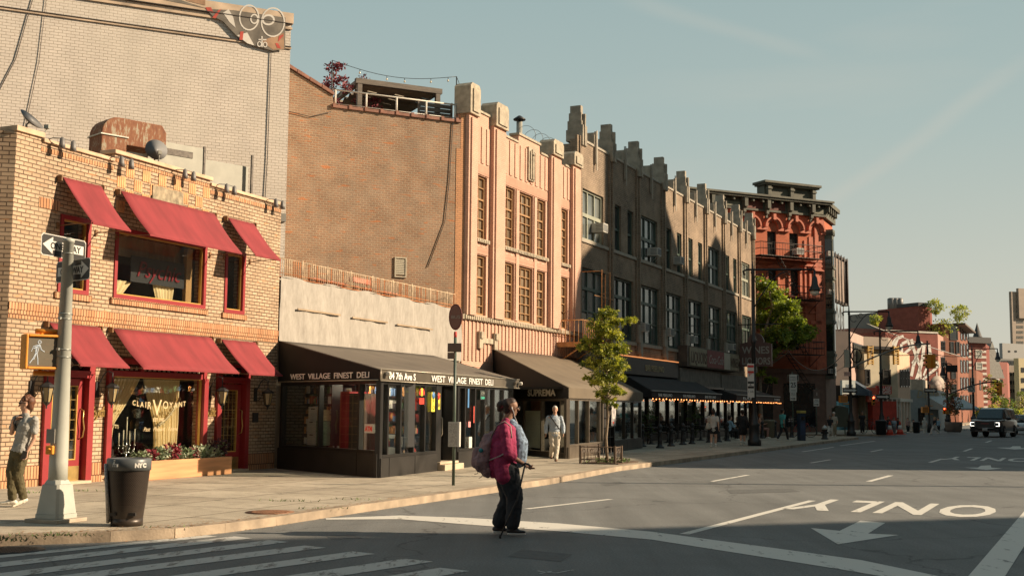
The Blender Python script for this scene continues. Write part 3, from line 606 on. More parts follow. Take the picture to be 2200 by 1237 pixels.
def door(h,label):
    a,b,_,z1 = h; z0 = .12; mb = MB()
    mb.box(a,a + .16,-.08,.16,z0,z1); mb.box(b - .16,b,-.08,.16,z0,z1); mb.box(a + .16,b - .16,-.06,.16,2.22,2.36); mb.box(a + .16,b - .16,-.06,.16,z1 - .06,z1); mb.box(a + .05,b - .05,-.12,-.06,2.30,2.36)
    fr = mb.build('door_frame',RED,root); mb = MB(); mb.box(a + .16,b - .16,.1,.12,2.36,z1 - .06); n = 4
    for j in range(n): x = a + .24 + (b - a - .48) * j / (n - 1); mb.poly([(x - .09,.094,2.48),(x,.094,2.40),(x + .09,.094,2.48),(x,.094,2.57)],1)
    mb.build('transom_light',[TRAN,M('cream_lead_glass',(1,1,1))],fr)
    x0,x1 = a + .17,b - .17; mb = MB(); y = .06
    mb.box(x0,x0 + .13,y,y + .05,z0 + .02,2.2); mb.box(x1 - .16,x1,y,y + .05,z0 + .02,2.2); mb.box(x0 + .13,x1 - .16,y,y + .05,2.06,2.2); mb.box(x0 + .13,x1 - .16,y,y + .05,z0 + .02,z0 + .46)
    frame_bars(mb,x0 + .13,x1 - .16,z0 + .46,2.06,.022,y - .01,y + .04,1)
    mb.box(x0 + .05,x1 - .05,y - .008,y + .02,z0 + .05,z0 + .34,2); d = mb.build('door',[RED,GOLD,BRASS],root,); d['label'] = label
    mb = MB(); mb.box(x0 + .14,x1 - .17,y + .02,y + .03,z0 + .47,2.05); mb.build('pane',GLASS,d)
    mb = MB()
    for k in range(1,4): x = x0 + .13 + (x1 - x0 - .29) * k / 4; mb.box(x - .006,x + .006,y + .008,y + .018,z0 + .48,2.04)
    for k in range(1,8): z = z0 + .46 + 1.6 * k / 8; mb.box(x0 + .15,x1 - .18,y + .007,y + .017,z - .005,z + .005)
    mb.build('leading',BRASS,d)
    mb = MB(); xh = x1 - .07; mb.tube([(xh,y - .01,1.0),(xh,y - .09,1.04),(xh + .02,y - .10,1.2),(xh - .02,y - .10,1.4),(xh,y - .09,1.56),(xh,y - .01,1.6)],.014,8); mb.build('handle',BRASS,d)
    mb = MB(); mb.box(a + .1,b - .1,-.18,.2,.118,.17); mb.build('doorstep',STONE,root)
door(hd1,'red door behind the grey signal pole'); door(hd2,'red leaded door at the right end of the shop')
def awning(u0,u1,zt,zb,out_,lean,name='awning',label=None):
    mb = MB(); nn = 12; n2 = 9; vs = []
    for j in range(n2 + 1):
        g = j / n2
        for i in range(nn + 1):
            f = i / nn; sag = .045 * math.sin(math.pi * g) * (1 + .35 * math.sin(f * 9 + u0)); vs.append((u0 + (u1 - u0) * f + lean * g,-(.09 + (out_ - .09) * g),zt + (zb - zt) * g - sag + .004 * math.sin(f * 37 + j)))
    top = [(i,i + 1,i + 1 + nn + 1,i + nn + 1) for i in range(nn * 0,0)]
    fs = [(j * (nn + 1) + i,(j + 1) * (nn + 1) + i,(j + 1) * (nn + 1) + i + 1,j * (nn + 1) + i + 1) for j in range(n2) for i in range(nn)]
    mb.add(vs,fs,0,True)
    mb.box(u0 + lean,u1 + lean,-out_ - .012,-out_ + .012,zb - .035,zb + .002)
    o = mb.build(name,REDA,root); s = o.modifiers.new('s','SOLIDIFY'); s.thickness = .006
    if label: o['label'] = label
    mb = MB(); mb.tube([(u0 - .05,-.075,zt - .03),(u1 + .05,-.075,zt - .03)],.03,8)
    for u in (u0 - .05,u1 + .05): mb.box(u - .015,u + .015,-.13,.0,zt - .09,zt + .02)
    for u in (u0 + .01,u1 - .01): mb.tube([(u,-.0,zb - .02),(u + lean * .5,-out_ * .5,zb + .0),(u + lean,-out_,zb - .015)],.011,6); mb.box(u - .03,u + .03,-.03,.0,zb - .08,zb + .05)
    mb.build('awning_arm',M('orange_brown_steel',(.20,.10,.04),rough=.6,var=.3,scale=6),o)
awning(-7.79,-6.70,6.18,5.22,.90,0); awning(-6.12,-2.92,6.19,5.22,.90,0); awning(-2.40,-1.33,6.18,5.25,.90,0)
awning(-7.96,-6.57,3.27,2.45,.90,0); awning(-6.17,-2.88,3.27,2.45,.90,0); awning(-2.50,-1.12,3.25,2.44,.90,0)
LGL = M('amber_lantern_glass',(.30,.23,.12),rough=.15,var=.2,scale=6)
def lantern(u,z):
    mb = MB(); y = -.30; mb.box(u - .17,u - .07,-.035,.0,z - .12,z + .2)
    pts = [(u - .12,-.02,z + .02)] + [(u - .12 + .12 * t_,-.02 - .28 * t_,z + .06 + .36 * math.sin(min(1,t_ * 1.15) * math.pi * .62)) for t_ in [k / 8 for k in range(1,9)]] + [(u,y,z + .18)]
    mb.tube(pts,.013,6); mb.tube([(u - .12,-.02,z - .08),(u - .09,-.10,z - .10),(u - .07,-.14,z - .03),(u - .09,-.11,z + .0)],.009,5)
    mb.lathe([(.02,.20),(.035,.18),(.13,.12),(.15,.09),(.14,.07)],(u,y,z),6,sm=False); mb.lathe([(.075,-.20),(.05,-.24),(.015,-.27),(.012,-.33)],(u,y,z),6,sm=False)
    for k in range(6): a = k * math.pi / 3; mb.tube([(u + .125 * math.cos(a),y + .125 * math.sin(a),z + .08),(u + .075 * math.cos(a),y + .075 * math.sin(a),z - .20)],.010,5)
    o = mb.build('wall_lantern',BLK,root); mb = MB(); mb.lathe([(.068,-.20),(.118,.08)],(u,y,z),6,sm=False); mb.build('lantern_glass',LGL,o)
for u,z in ((-7.97 + -.18,1.93),(-6.37,1.95),(-2.68,1.94),(-.83,1.92)): lantern(u,z)
def flood(u,z):
    mb = MB(); 
    mb.tube([(u,.05,z + .02),(u,-.12,z + .05),(u + .12,-.24,z + .06),(u + .42,-.24,z + .05)],.010,5)
    for dx in (.12,.42): mb.lathe([(.015,.05),(.045,.02),(.062,-.10),(.068,-.17)],(u + dx,-.24,z + .03),12)
    mb.build('spotlight',M('grey_spot',(.16,.15,.14),rough=.5,var=.2),root)
for u,z in ((-8.12,6.84),(-6.42,6.80),(-4.35,6.92),(-2.80,6.86),(-.75,6.84)): flood(u,z)
for u in (-6.52,-2.90): text(root,'Psychic',.30,(u - .13,-.03,1.44),BRASS,shear=.5,ext=.012,xs=.55,bold=.004)
mb = MB(); mb.box(-1.03,-.83,-.04,.0,1.28,1.52,b=0); mb.build('house_plate',BLK,root)
mb = MB(); mb.tube([(-1.4,-.04,6.9),(-1.4,-.04,6.93)],.01)
GAL = M('galvanised',(.36,.35,.30),rough=.45,metal=.4,var=.25,scale=3)
def rusty():
    m,t,b = newmat('rusty_duct'); b.inputs['Roughness'].default_value = .8
    tc = t.nodes.new('ShaderNodeTexCoord'); mp = t.nodes.new('ShaderNodeMapping'); mp.inputs['Scale'].default_value = (7,7,2.0); n = t.nodes.new('ShaderNodeTexNoise'); n.inputs['Scale'].default_value = 1.6; n.inputs['Detail'].default_value = 9; n.inputs['Roughness'].default_value = .75
    t.links.new(tc.outputs['Object'],mp.inputs[0]); t.links.new(mp.outputs[0],n.inputs[0]); r = t.nodes.new('ShaderNodeValToRGB'); e = r.color_ramp.elements
    e[0].position = .2; e[0].color = (.07,.03,.02,1); e[1].position = .60; e[1].color = (.33,.29,.21,1); x = e.new(.45); x.color = (.20,.075,.035,1); x = e.new(.53); x.color = (.24,.10,.045,1)
    t.links.new(n.outputs[0],r.inputs[0]); t.links.new(r.outputs[0],b.inputs['Base Color']); return m
RUST = rusty()
def roofthing(name,label,cat,u,depth,z=6.25,az=23): return thing(name,label,cat,tuple(F.at(u,-depth,z)),az2rot(az))
du,dz_ = F.px(203,330,-2.0); r = roofthing('exhaust_duct','rusty bent exhaust duct rising from the corner shop roof','duct',du,2.0,dz_ - .85,az=45)
mb = MB(); sec = []
path = [(-.0,0),(0,1.30)] + [(.42 - .42 * math.cos(a),1.30 + .42 * math.sin(a)) for a in [k * math.pi / 12 for k in range(1,7)]] + [(1.5,1.72)]
inner = [(.62,0),(.62,1.10),(1.5,1.10)]
poly = path + [(1.62,1.55),(1.62,1.22)] + inner[::-1]
mb.prism(poly,-.32,.32); mb.build('duct_body',RUST,r,bevel=.02)
mb = MB(); mb.box(-.03,.65,-.35,.35,1.26,1.29); mb.build('duct_seam',GAL,r)
du,dz_ = F.px(292,306,-2.1); r = roofthing('air_handler','pale metal air handling unit beside the rusty duct on the roof','air conditioner',du,2.1,dz_ - 1.15,az=45)
mb = MB(); mb.box(0,1.5,-.6,.6,.15,1.15); mb.box(1.55,2.9,-.45,.5,.15,.92); mb.build('casing',M('pale_unit_paint',(.33,.325,.27),rough=.5,var=.12),r,bevel=.02)
mb = MB(); mb.box(.45,1.2,-.615,-.6,.85,1.0); mb.box(.3,.5,-.61,-.6,.5,.62)
for x in (1.5,2.88): mb.box(x,x + .05,-.62,-.56,.15,1.2)
mb.build('unit_labels',M('unit_plate',(.14,.12,.10),var=.4,scale=12),r)
def dish(u,d,z,rr,az,tilt,label):
    r = thing('satellite_dish',label,'satellite dish',tuple(F.at(u,-d,z)),az2rot(az)); mb = MB(); pr = [(rr * k / 6,.16 * rr * (k / 6) ** 2 * 2) for k in range(0,7)]
    pr[0] = (.005,0); vs = []; n = 22
    mb.lathe(pr,n=n); o = mb.build('reflector',M('dish_grey',(.20,.20,.20),rough=.5,var=.15),r); o.location = (0,0,.55); o.rotation_euler = (R(90 - tilt),0,R(0)); sdm = o.modifiers.new('s','SOLIDIFY'); sdm.thickness = .01
    mb = MB(); mb.tube([(0,.05,0),(0,.05,.5),(0,.0,.55)],.02,6); mb.tube([(0,0,.25),(.0,-.32,.22),(0,-.42,.42)],.012,5); mb.box(-.04,.04,-.46,-.36,.40,.48); mb.build('bracket',GAL,r)
du,dz_ = F.px(334,325,-1.0); dish(du,1.0,dz_ - .55,.26,60,15,'grey satellite dish in front of the air handling unit')
du,dz_ = F.px(62,268,-1.0); dish(du,1.0,dz_ - .5,.28,10,45,'grey satellite dish at the left corner of the shop roof')
r = roofthing('vent_pipe','thin rusty vent pipe at the right end of the shop roof','pipe',-1.15,1.2)
mb = MB(); mb.tube([(0,0,0),(.0,0,1.55)],.055,10); mb.tube([(0,0,0),(0,0,.75)],.062,10,1); mb.build('pipe',[M('rust',(.24,.085,.035),var=.3,scale=5),GAL],r)
mb = MB(); mb.box(-2.9,-2.4,.3,.7,6.25,6.98); mb.box(-1.9,-1.5,.35,.7,6.25,6.93); o = mb.build('roof_box',M('tar_black',(.04,.035,.03)),root)
r = thing('planter_box','long orange wooden planter below the big shop window','planter',tuple(F.at(-4.3,.42,SW)),az2rot(23))
mb = MB(); frame_bars_ = None
mb.box(-1.62,1.62,-.22,-.185,0,.40); mb.box(-1.62,1.62,.185,.22,0,.40); mb.box(-1.62,-1.585,-.184,.184,0,.40); mb.box(1.585,1.62,-.184,.184,0,.40); mb.box(-1.58,1.58,-.18,.18,.30,.34,1)
mb.build('box',[M('orange_wood',(.58,.28,.13),var=.2,scale=2,stretch=(.5,4,6)),M('potting_soil',(.05,.035,.02))],r,bevel=.008)
def leafcloud(mb,n,cx,cy,cz,rx,ry,rz,s0,s1,m=0,outw=True,rg=rnd):
    for i in range(n):
        while True:
            p = Vector((rg.uniform(-1,1),rg.uniform(-1,1),rg.uniform(-1,1)))
            if p.length < 1: break
        c = Vector((cx + p.x * rx,cy + p.y * ry,cz + p.z * rz)); s = rg.uniform(s0,s1)
        d = (p + Vector((rg.gauss(0,.5),rg.gauss(0,.5),rg.gauss(.2,.5)))).normalized(); e = d.orthogonal().normalized(); e = Matrix.Rotation(rg.uniform(0,6.28),3,d) @ e
        tip = c + d * s; w = s * .28; mb.add([c,c + d * s * .5 + e * w,tip,c + d * s * .5 - e * w],[(0,1,2,3)],m)
SUC = [M('succulent_green',(.15,.20,.10),var=.25,scale=9),M('pale_succulent',(.33,.37,.25),var=.2,scale=9),M('burgundy_leaf',(.22,.02,.035),var=.3,scale=9),M('dark_purple_leaf',(.045,.012,.02),var=.3,scale=9)]
specs = [(-1.45,0,.18),(-1.2,1,.2),(-1.0,2,.17),(-.8,0,.2),(-.55,1,.22),(-.35,2,.24),(-.2,2,.2),(0,1,.22),(.2,0,.2),(.38,2,.22),(.5,1,.2),(.72,0,.22),(.95,1,.2),(1.08,3,.24),(1.3,3,.3),(1.42,0,.24),(1.5,3,.22),(-.68,1,.2),(.85,1,.22),(1.2,1,.22)]
for x,k,s in specs:
    mb = MB()
    for j in range(5 if k < 2 else 4):
        cx = x + rnd.uniform(-.08,.08); cz = .42 + rnd.uniform(0,s * .8) + (.06 if k >= 2 else 0); leafcloud(mb,26,cx,rnd.uniform(-.12,.02),cz,s * .35,.10,s * .35,.05,.11,0)
    tag(mb.build('succulent_plant',SUC[k],r),None) if False else None
    o = mb.build('potted_plant',SUC[k]); o.location = r.location; o.rotation_euler.z = r.rotation_euler.z
    tag(o,{0: 'green leafy plants growing in the orange planter under the shop window',1: 'pale silvery green succulents in the orange planter under the shop window',2: 'burgundy leaved plants in the orange planter under the shop window',3: 'near black leaved plants at the right end of the orange planter'}[k],'plant',{0: 'green planter plants',1: 'pale planter succulents',2: 'burgundy planter plants',3: 'dark planter plants'}[k])

# ================================================================ white painted wall behind
WHB = brick('cream_painted_brick',(.66,.59,.515),(.62,.555,.485),(.34,.285,.225),bw=.22,bh=.085,ms=.008,patch=(.55,.50,.42),pfac=.4,pscale=.35,var=.09,bump=.55,rough=.7)
we = (-6.72,34.9); Wf = Fac(P2(we,64.6,-14),64.6)
r = Wf.root('painted_brick_building','tall cream painted brick building with a mural at its top corner','building')
mb = MB(); zt = Wf.Z(614,27); print('white top',zt)
mb.box(0,14,0,1.2,3,zt - .34); mb.box(0,14,1.2,10,3,zt - .5); mb.build('wall',WHB,r)
mb = MB(); mb.box(0,14.06,-.07,1.25,zt - .34,zt - .02); mb.box(0,14.02,-.04,-.001,zt - 1.12,zt - 1.06); mb.box(0,14.03,-.05,.0,zt - .52,zt - .45); mb.build('coping',M('painted_coping',(.50,.38,.27),var=.3,scale=2),r)
mb = MB(); mb.box(0,14.01,-.06,.0,zt - 1.06,zt - 1.04); mb.box(0,14.02,-.09,.0,zt - .36,zt - .34)
wx = Wf.U(578,200); 
mb.tube([(wx + .02,-.03,zt - .9),(wx,-.03,9),(wx - .05,-.03,7.2)],.012,5); x2 = Wf.U(35,100); mb.tube([(x2 + .5,-.03,zt),(x2,-.03,11),(x2 - .6,-.03,9.5)],.012,5); x2 = Wf.U(85,100); mb.tube([(x2 + .15,-.03,zt),(x2,-.03,11),(x2 - .5,-.03,7.5)],.008,5)
mb.build('cable_run',M('dark_cable',(.05,.04,.035),var=0),r)
mb = MB(); a = Wf.U(480,400); mb.box(a,14.0,-.06,.0,7.1,7.34); mb.build('flashing',M('grey_flashing',(.25,.24,.21),var=.3),r)
MG = M('mural_grey',(.16,.14,.115),rough=.8,var=.35,scale=2.5); MW = M('mural_white',(.62,.58,.52),rough=.8,var=.1); MR = M('mural_red',(.45,.07,.05),rough=.8,var=.2); MT = M('mural_brown',(.33,.20,.12),rough=.8,var=.3,scale=3)
def wp(x,y): return Wf.px(x,y)
def wpoly(mb,pts,m,d): mb.poly([(*[wp(x,y)[0]],-d,wp(x,y)[1]) for x,y in pts],m)
mb = MB()
wpoly(mb,[(340,0),(455,22),(500,24),(612,40),(611,108),(585,111),(560,104),(530,95),(508,80),(478,48),(455,36),(440,20),(340,-14)][::-1],0,.075)
wpoly(mb,[(390,-12),(440,-2),(440,14),(400,4)][::-1],3,.078); wpoly(mb,[(560,90),(609,72),(609,108),(585,109)][::-1],3,.078)
wpoly(mb,[(508,78),(530,72),(545,100),(530,95)][::-1],1,.078)
def ring(mb,cx,cy,rx,ry,w,m,d,fill=None):
    n = 26; P = [wp(cx + rx * math.cos(a),cy + ry * math.sin(a)) for a in [2 * math.pi * k / n for k in range(n)]]; Q = [wp(cx + (rx - w) * math.cos(a),cy + (ry - w) * math.sin(a)) for a in [2 * math.pi * k / n for k in range(n)]]
    for k in range(n): j = (k + 1) % n; mb.poly([(P[k][0],-d,P[k][1]),(P[j][0],-d,P[j][1]),(Q[j][0],-d,Q[j][1]),(Q[k][0],-d,Q[k][1])],m)
    if fill is not None: mb.poly([(q[0],-d + .001,q[1]) for q in Q],fill)
ring(mb,534,40,22,28,3,1,.081); ring(mb,585,50,26,32,3,1,.082); ring(mb,545,43,9,11,3,1,.084,0); ring(mb,575,45,14,12,4,1,.084,0)
wpoly(mb,[(478,30),(492,50),(505,62),(500,40),(490,22)][::-1],1,.080); wpoly(mb,[(455,40),(468,24),(474,22),(462,42)][::-1],2,.080); wpoly(mb,[(440,18),(452,18),(458,30),(446,28)][::-1],2,.081)
wpoly(mb,[(515,70),(522,70),(520,88),(513,88)][::-1],2,.083); wpoly(mb,[(590,95),(596,95),(602,106),(594,105)][::-1],2,.083); wpoly(mb,[(598,80),(607,76),(607,79),(596,92)][::-1],2,.084)
for x0,x1,y0,y1 in ((560,563,80,103),(554,571,86,89)): wpoly(mb,[(x0,y0),(x1,y0),(x1,y1),(x0,y1)][::-1],1,.085)
ring(mb,556,97,5,6,2,1,.086); ring(mb,568,98,5,6,2,1,.086)
mb.build('mural',[MG,MW,MR,MT],r)

# ================================================================ brown side wall + peach facade
SIDE = brick('old_red_brick',(.37,.205,.12),(.28,.165,.105),(.38,.29,.20),bw=.21,bh=.077,ms=.016,patch=(.33,.25,.18),pfac=.5,pscale=1.1,var=.2,bump=.7,odd=(.48,.18,.07))
PEACH = brick('peach_brick',(.62,.395,.295),(.575,.36,.265),(.45,.28,.205),bw=.21,bh=.072,ms=.008,patch=(.60,.38,.28),pfac=.3,var=.12,bump=.5)
PSOL = brick('peach_soldier',(.50,.28,.20),(.54,.31,.22),(.38,.21,.15),bw=.07,bh=.4,ms=.009,var=.1)
CAST = M('cast_stone',(.40,.34,.25),var=.25,scale=5,bump=.8)
root = G.root('peach_brick_building','three storey peach brick building with a brown brick side wall','building')
h = 10.54; CUP = [(1022,376,1046,486),(1084,399,1106,505),(1115,413,1145,519),(1153,427,1172,526),(1203,448,1220,542)]
cols_ = [(G.U(a,(b + d) / 2),G.U(c,(b + d) / 2)) for a,b,c,d in CUP]; print('peach cols',[(round(a,2),round(b,2)) for a,b in cols_])
hol = []
for a,b in cols_: hol += [(a,b,7.62,9.90),(a,b,4.93,7.05)]
topz = [(-.0,1.0,12.15),(1.0,1.9,12.15),(1.9,3.0,12.15),(3.0,4.5,11.72),(4.5,6.5,12.05),(6.5,7.9,11.72),(7.9,8.8,11.72),(8.8,10.54,11.72)]
tops = [(a,b,z,14) for a,b,z in topz]
mb = MB(); wall_grid(mb,0,h,3.1,13,hol + tops,t=.35); mb.build('facade',PEACH,root)
mb = MB(); wall_grid(mb,0,h,0,3.09,[(2.2,10,-1,2.9)],t=.35); mb.build('ground_floor_wall',PEACH,root)
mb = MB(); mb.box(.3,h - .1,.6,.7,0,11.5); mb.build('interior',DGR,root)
mb = MB(); pil = [(0.04,.70),(2.02,3.0),(8.05,9.05),(10.0,h - .03)]
pil = [(.05,cols_[0][0] - .16),(cols_[0][1] + .22,cols_[1][0] - .26),(cols_[3][1] + .22,cols_[4][0] - .26),(cols_[4][1] + .18,h - .02)]
for a,b in pil: mb.box(a,b,-.16,.02,4.86,11.9); mb.box(a + .12,b - .12,-.22,-.155,4.86,11.75)
for (a,b),(c,d) in zip(cols_[1:3],cols_[2:4]): mb.box(b + .06,c - .06,-.05,.02,4.93,9.9)
def reeds(a,b,z0,z1,n,p=.035):
    w = (b - a) / (2 * n + 1)
    for k in range(n + 1): mb.box(a + w * 2 * k,a + w * (2 * k + 1),-p,.02,z0,z1)
sp = [(cols_[0][0] - .05,cols_[0][1] + .1,2),(cols_[1][0] - .12,cols_[3][1] + .12,8),(cols_[4][0] - .1,cols_[4][1] + .1,2)]
for a,b,n in sp: reeds(a,b,7.35,7.36 + .02,n,.0); reeds(a,b,10.35,11.66,n); reeds(a,b,7.42,7.43,n,0)
for a,b,n in sp: reeds(a,b,7.5 - 0.0,7.5,n,0); 
mb.build('pilaster',PEACH,root)
mb = MB()
for a,b,n in sp: mb.box(a,b,-.03,.02,9.93,10.28); mb.box(a,b,-.03,.02,7.08,7.34)
mb.build('lintel',PSOL,root)
mb = MB()
for a,b,n in sp:
    mb.box(a,b,-.10,.05,7.50,7.62)
    k = int((b - a) / .14)
    for i in range(k): mb.box(a + .02 + i * .14,a + .11 + i * .14,-.12,-.10,7.49,7.60)
mb.box(-.1,h,-.10,.03,4.70,4.86)
for i in range(70): mb.box(i * .15,i * .15 + .10,-.15,-.09,4.72,4.85)
for a,b,z in ((-.06,.72,12.95),(pil[1][0] - .02,pil[1][1] + .02,12.75),(pil[2][0] - .02,pil[2][1] + .02,12.5),(pil[3][0] - .1,h + .03,12.45)):
    mb.prism([(a,11.86),(b,11.86),(b,z - .12),(b - .12,z),(a + .12,z),(a,z - .12)],-.26,.38); mb.box(a + .16,b - .16,-.31,-.255,11.95,z - .2)
mb.box(4.45,6.55,-.05,.38,12.052,12.14); mb.box(.75,1.95,-.05,.37,12.152,12.23); mb.box(3.05,4.43,-.05,.37,11.722,11.80); mb.box(6.57,7.9,-.05,.37,11.722,11.80); mb.box(9.1,10.0,-.05,.37,11.722,11.80)
oc = 5.55; mb.box(oc - .3,oc + .3,-.10,.0,10.45,11.75); mb.box(oc - .2,oc - .12,-.15,-.09,10.5,11.6); mb.box(oc - .04,oc + .04,-.16,-.09,10.5,11.68); mb.box(oc + .12,oc + .2,-.15,-.09,10.5,11.6); mb.lathe([(.12,0),(.12,.06)],(oc,-.1,11.45),8)
for u in (1.1,2.3): mb.box(u,u + .28,-.14,.02,3.75,4.35); mb.box(u + .04,u + .24,-.19,-.13,4.1,4.33)
mb.box(1.38,2.3,-.09,.02,3.95,4.13)
mb.build('stone_ornament',CAST,root,bevel=.01)
mb = MB(); w = .11; 
for k in range(34): mb.box(.15 + k * .3,.15 + k * .3 + w,-.04,.02,3.3,4.66)
mb.build('brick_ribs',PEACH,root)
FRW = M('golden_wood_frame',(.37,.21,.095),rough=.5,var=.1); PP = M('curtained_pane',(.20,.15,.10),rough=.08,var=.45,scale=1.5,spec=.7,stretch=(5,5,.6))
for i,(a,b) in enumerate(cols_):
    c = 3 if i == 2 else 2
    window(root,a,b,7.62,9.90,FRW,PP,cols=c,rows=(.16,.33,.49,(.635,1),.82),w=.07,y=.14,bw=.03)
    window(root,a,b,4.93,7.05,FRW,PP,cols=c,rows=(.16,.33,.49,(.635,1),.82),w=.07,y=.14,bw=.03)
S = Fac(P2((G.p.x,G.p.y),64.6,-10),64.6)
def s2g(u,z,y=0):
    P = S.at(u,-y,z) - G.p; return (P.dot(G.u),-P.dot(G.n),z)
gable = [(-.5,4.0),(9.85,4.0),(9.85,11.50),(5.30,11.50),(5.25,11.90),(3.62,12.69),(-.5,14.6)]
mb = MB(); n = len(gable)
fr = [s2g(u,z) for u,z in gable]; bk = [s2g(u,z,.35) for u,z in gable]
o = MB(); 
ws = MB(); ws.prism(gable,0,.35); sw = ws.build('side_wall',SIDE,root)
mw = Matrix.Translation(S.p) @ Matrix.Rotation(az2rot(64.6),4,'Z'); mg = Matrix.Translation(G.p) @ Matrix.Rotation(az2rot(25),4,'Z')
def to_parent(o): o.matrix_local = mg.inverted() @ mw
to_parent(sw)
mb = MB(); mb.box(9.86,10.02,.0,.34,4.0,11.84); mb.box(9.70,9.855,-.012,.02,4.0,10.6); o = mb.build('quoin',brick('quoin_brick',(.62,.33,.17),(.55,.28,.14),(.36,.2,.12),bw=.21,bh=.072,var=.1),root); to_parent(o)
TILE = M('terracotta_coping',(.26,.12,.08),var=.3,scale=4)
mb = MB()
mb.box(5.2,9.86,-.06,.40,11.502,11.60)
for k in range(9): x = 5.25 + k * .55; mb.box(x,x + .1,-.09,.42,11.50,11.64)
for k in range(4):
    x0 = 3.62 + k * .42; mb.prism([(x0,12.72 - k * .204),(x0 + .40,12.72 - (k + 1) * .204 + .02),(x0 + .40,12.84 - (k + 1) * .204),(x0,12.84 - k * .204)],-.06,.40)
x = 3.0
mb.prism([(-.5,14.62),(3.6,12.72),(3.6,12.84),(-.5,14.74)],-.06,.40)
o = mb.build('coping',TILE,root); to_parent(o)
mb = MB(); mb.box(0,9.8,.36,8,10.6,10.7); o = mb.build('roof',M('tar_black',(.04,.035,.03)),root); to_parent(o)
vx = S.U(860,570); vz0,vz1 = S.Z(860,596),S.Z(860,553)
mb = MB(); frame_bars(mb,vx - .21,vx + .21,vz0,vz1,.04,-.05,.02)
for k in range(9): z = vz0 + .1 + k * (vz1 - vz0 - .16) / 9; mb.quad((vx - .17,-.04,z),(vx + .17,-.04,z),(vx + .17,-.005,z + .07),(vx - .17,-.005,z + .07))
o = mb.build('louvred_vent',M('vent_cream',(.45,.40,.30),var=.1),root); to_parent(o)
mb = MB(); mb.tube([(9.55,-.03,11.5),(9.45,-.03,9.5),(9.3,-.03,8),(8.7,-.03,6.4)],.014,5); mb.tube([(3.7,-.04,11.2),(4.5,-.04,11.1),(5.2,-.05,11.35)],.012,5)
o = mb.build('cable_run',M('dark_cable',(.05,.04,.035)),root); to_parent(o)
def onS(name,label,cat,u,d,z,az=64.6): return thing(name,label,cat,tuple(S.at(u,-d,z)),az2rot(az))
GREYW = M('grey_timber',(.15,.125,.10),var=.25,scale=3,stretch=(1,1,5)); WMT = M('white_metal',(.62,.58,.50),rough=.5,var=.08)
r = onS('pergola','grey timber pergola with a sagging cloth shade on the roof terrace','pergola',6.55,1.2,10.7)
mb = MB(); 
for x in (0,2.9):
    for y in (0,3.4): mb.box(x - .08,x + .08,y - .08,y + .08,0,2.06)
mb.box(-.15,3.05,-.09,.09,2.06,2.24); mb.box(-.15,3.05,3.3,3.5,2.06,2.24)
mb.box(-.09,.09,.1,3.3,2.07,2.23); mb.box(2.82,3.0,.1,3.3,2.07,2.23); mb.build('timber_frame',GREYW,r)
mb = MB(); vs = []
for j in range(25):
    for i in range(9): vs.append((.1 + 2.7 * i / 8,.1 + 3.2 * j / 24,2.16 - .22 * abs(math.sin(j / 24 * math.pi * 5)) ** .8 + .02 * math.sin(i * 2.1)))
mb.add(vs,[(j * 9 + i,j * 9 + i + 1,(j + 1) * 9 + i + 1,(j + 1) * 9 + i) for j in range(24) for i in range(8) if not (j % 5 == 2 and i % 3 == 1)],0,True); mb.build('shade_cloth',M('brown_shade_cloth',(.26,.21,.15),rough=.9,var=.2),r)
r = onS('terrace_railing','white metal railing along the roof terrace edge','railing',5.3,.2,11.55); mb = MB()
mb.tube([(0,0,.62),(4.5,0,.62)],.03,6); mb.tube([(0,0,.15),(4.5,0,.15)],.015,6)
for k in range(5): mb.tube([(.1 + k * 1.08,0,0),(.1 + k * 1.08,0,.62)],.035,6)
mb.build('rail',WMT,r)
r = onS('terrace_screen','dark grey timber screen beside the pergola','screen',9.1,.9,10.7); mb = MB()
for k in range(9): mb.box(-.45,.75,-.03,.03,.2 + k * .16,.33 + k * .16)
mb.box(-.5,-.44,-.04,.04,0,1.7); mb.box(.74,.8,-.04,.04,0,1.7); mb.build('boards',GREYW,r)
def string_lights():
    P = [S.at(S.U(714,130),-.3),S.at(S.U(981,165),-.3)]
    r = onS('string_lights','festoon lights strung between two poles above the terrace','string lights',0,.3,0)
    a,b = S.px(714,130,-.3); c,d = S.px(981,165,-.3); e,f_ = S.px(1000,215,-.3); mb = MB()
    mb.tube([(a,0,11.5),(a,0,b)],.02,6); mb.tube([(c,0,11.5),(c,0,d)],.02,6); mb.build('pole',BLK,r)
    mb = MB(); pts = [(a + (c - a) * t_,0,b + (d - b) * t_ - .30 * math.sin(math.pi * t_)) for t_ in [k / 14 for k in range(15)]]; mb.tube(pts,.010,4); mb.tube([(c,0,d),(e,0,f_)],.010,4)
    mb.build('wire',BLK,r); 
    for k in (3,6,8,11,13): p = pts[k]; mb = MB(); mb.tube([(p[0],0,p[2]),(p[0],0,p[2] - .09)],.012,5); mb.lathe([(.03,-.15),(.035,-.12),(.015,-.08)],p,8,1); mb.build('bulb',[BLK,M('bulb_glass',(.7,.62,.45),rough=.2,var=0)],r)
string_lights()
MAPLE = M('red_maple_leaf',(.20,.04,.05),var=.35,scale=5); BARK = M('bark',(.12,.085,.055),var=.3,scale=8,bump=.4)
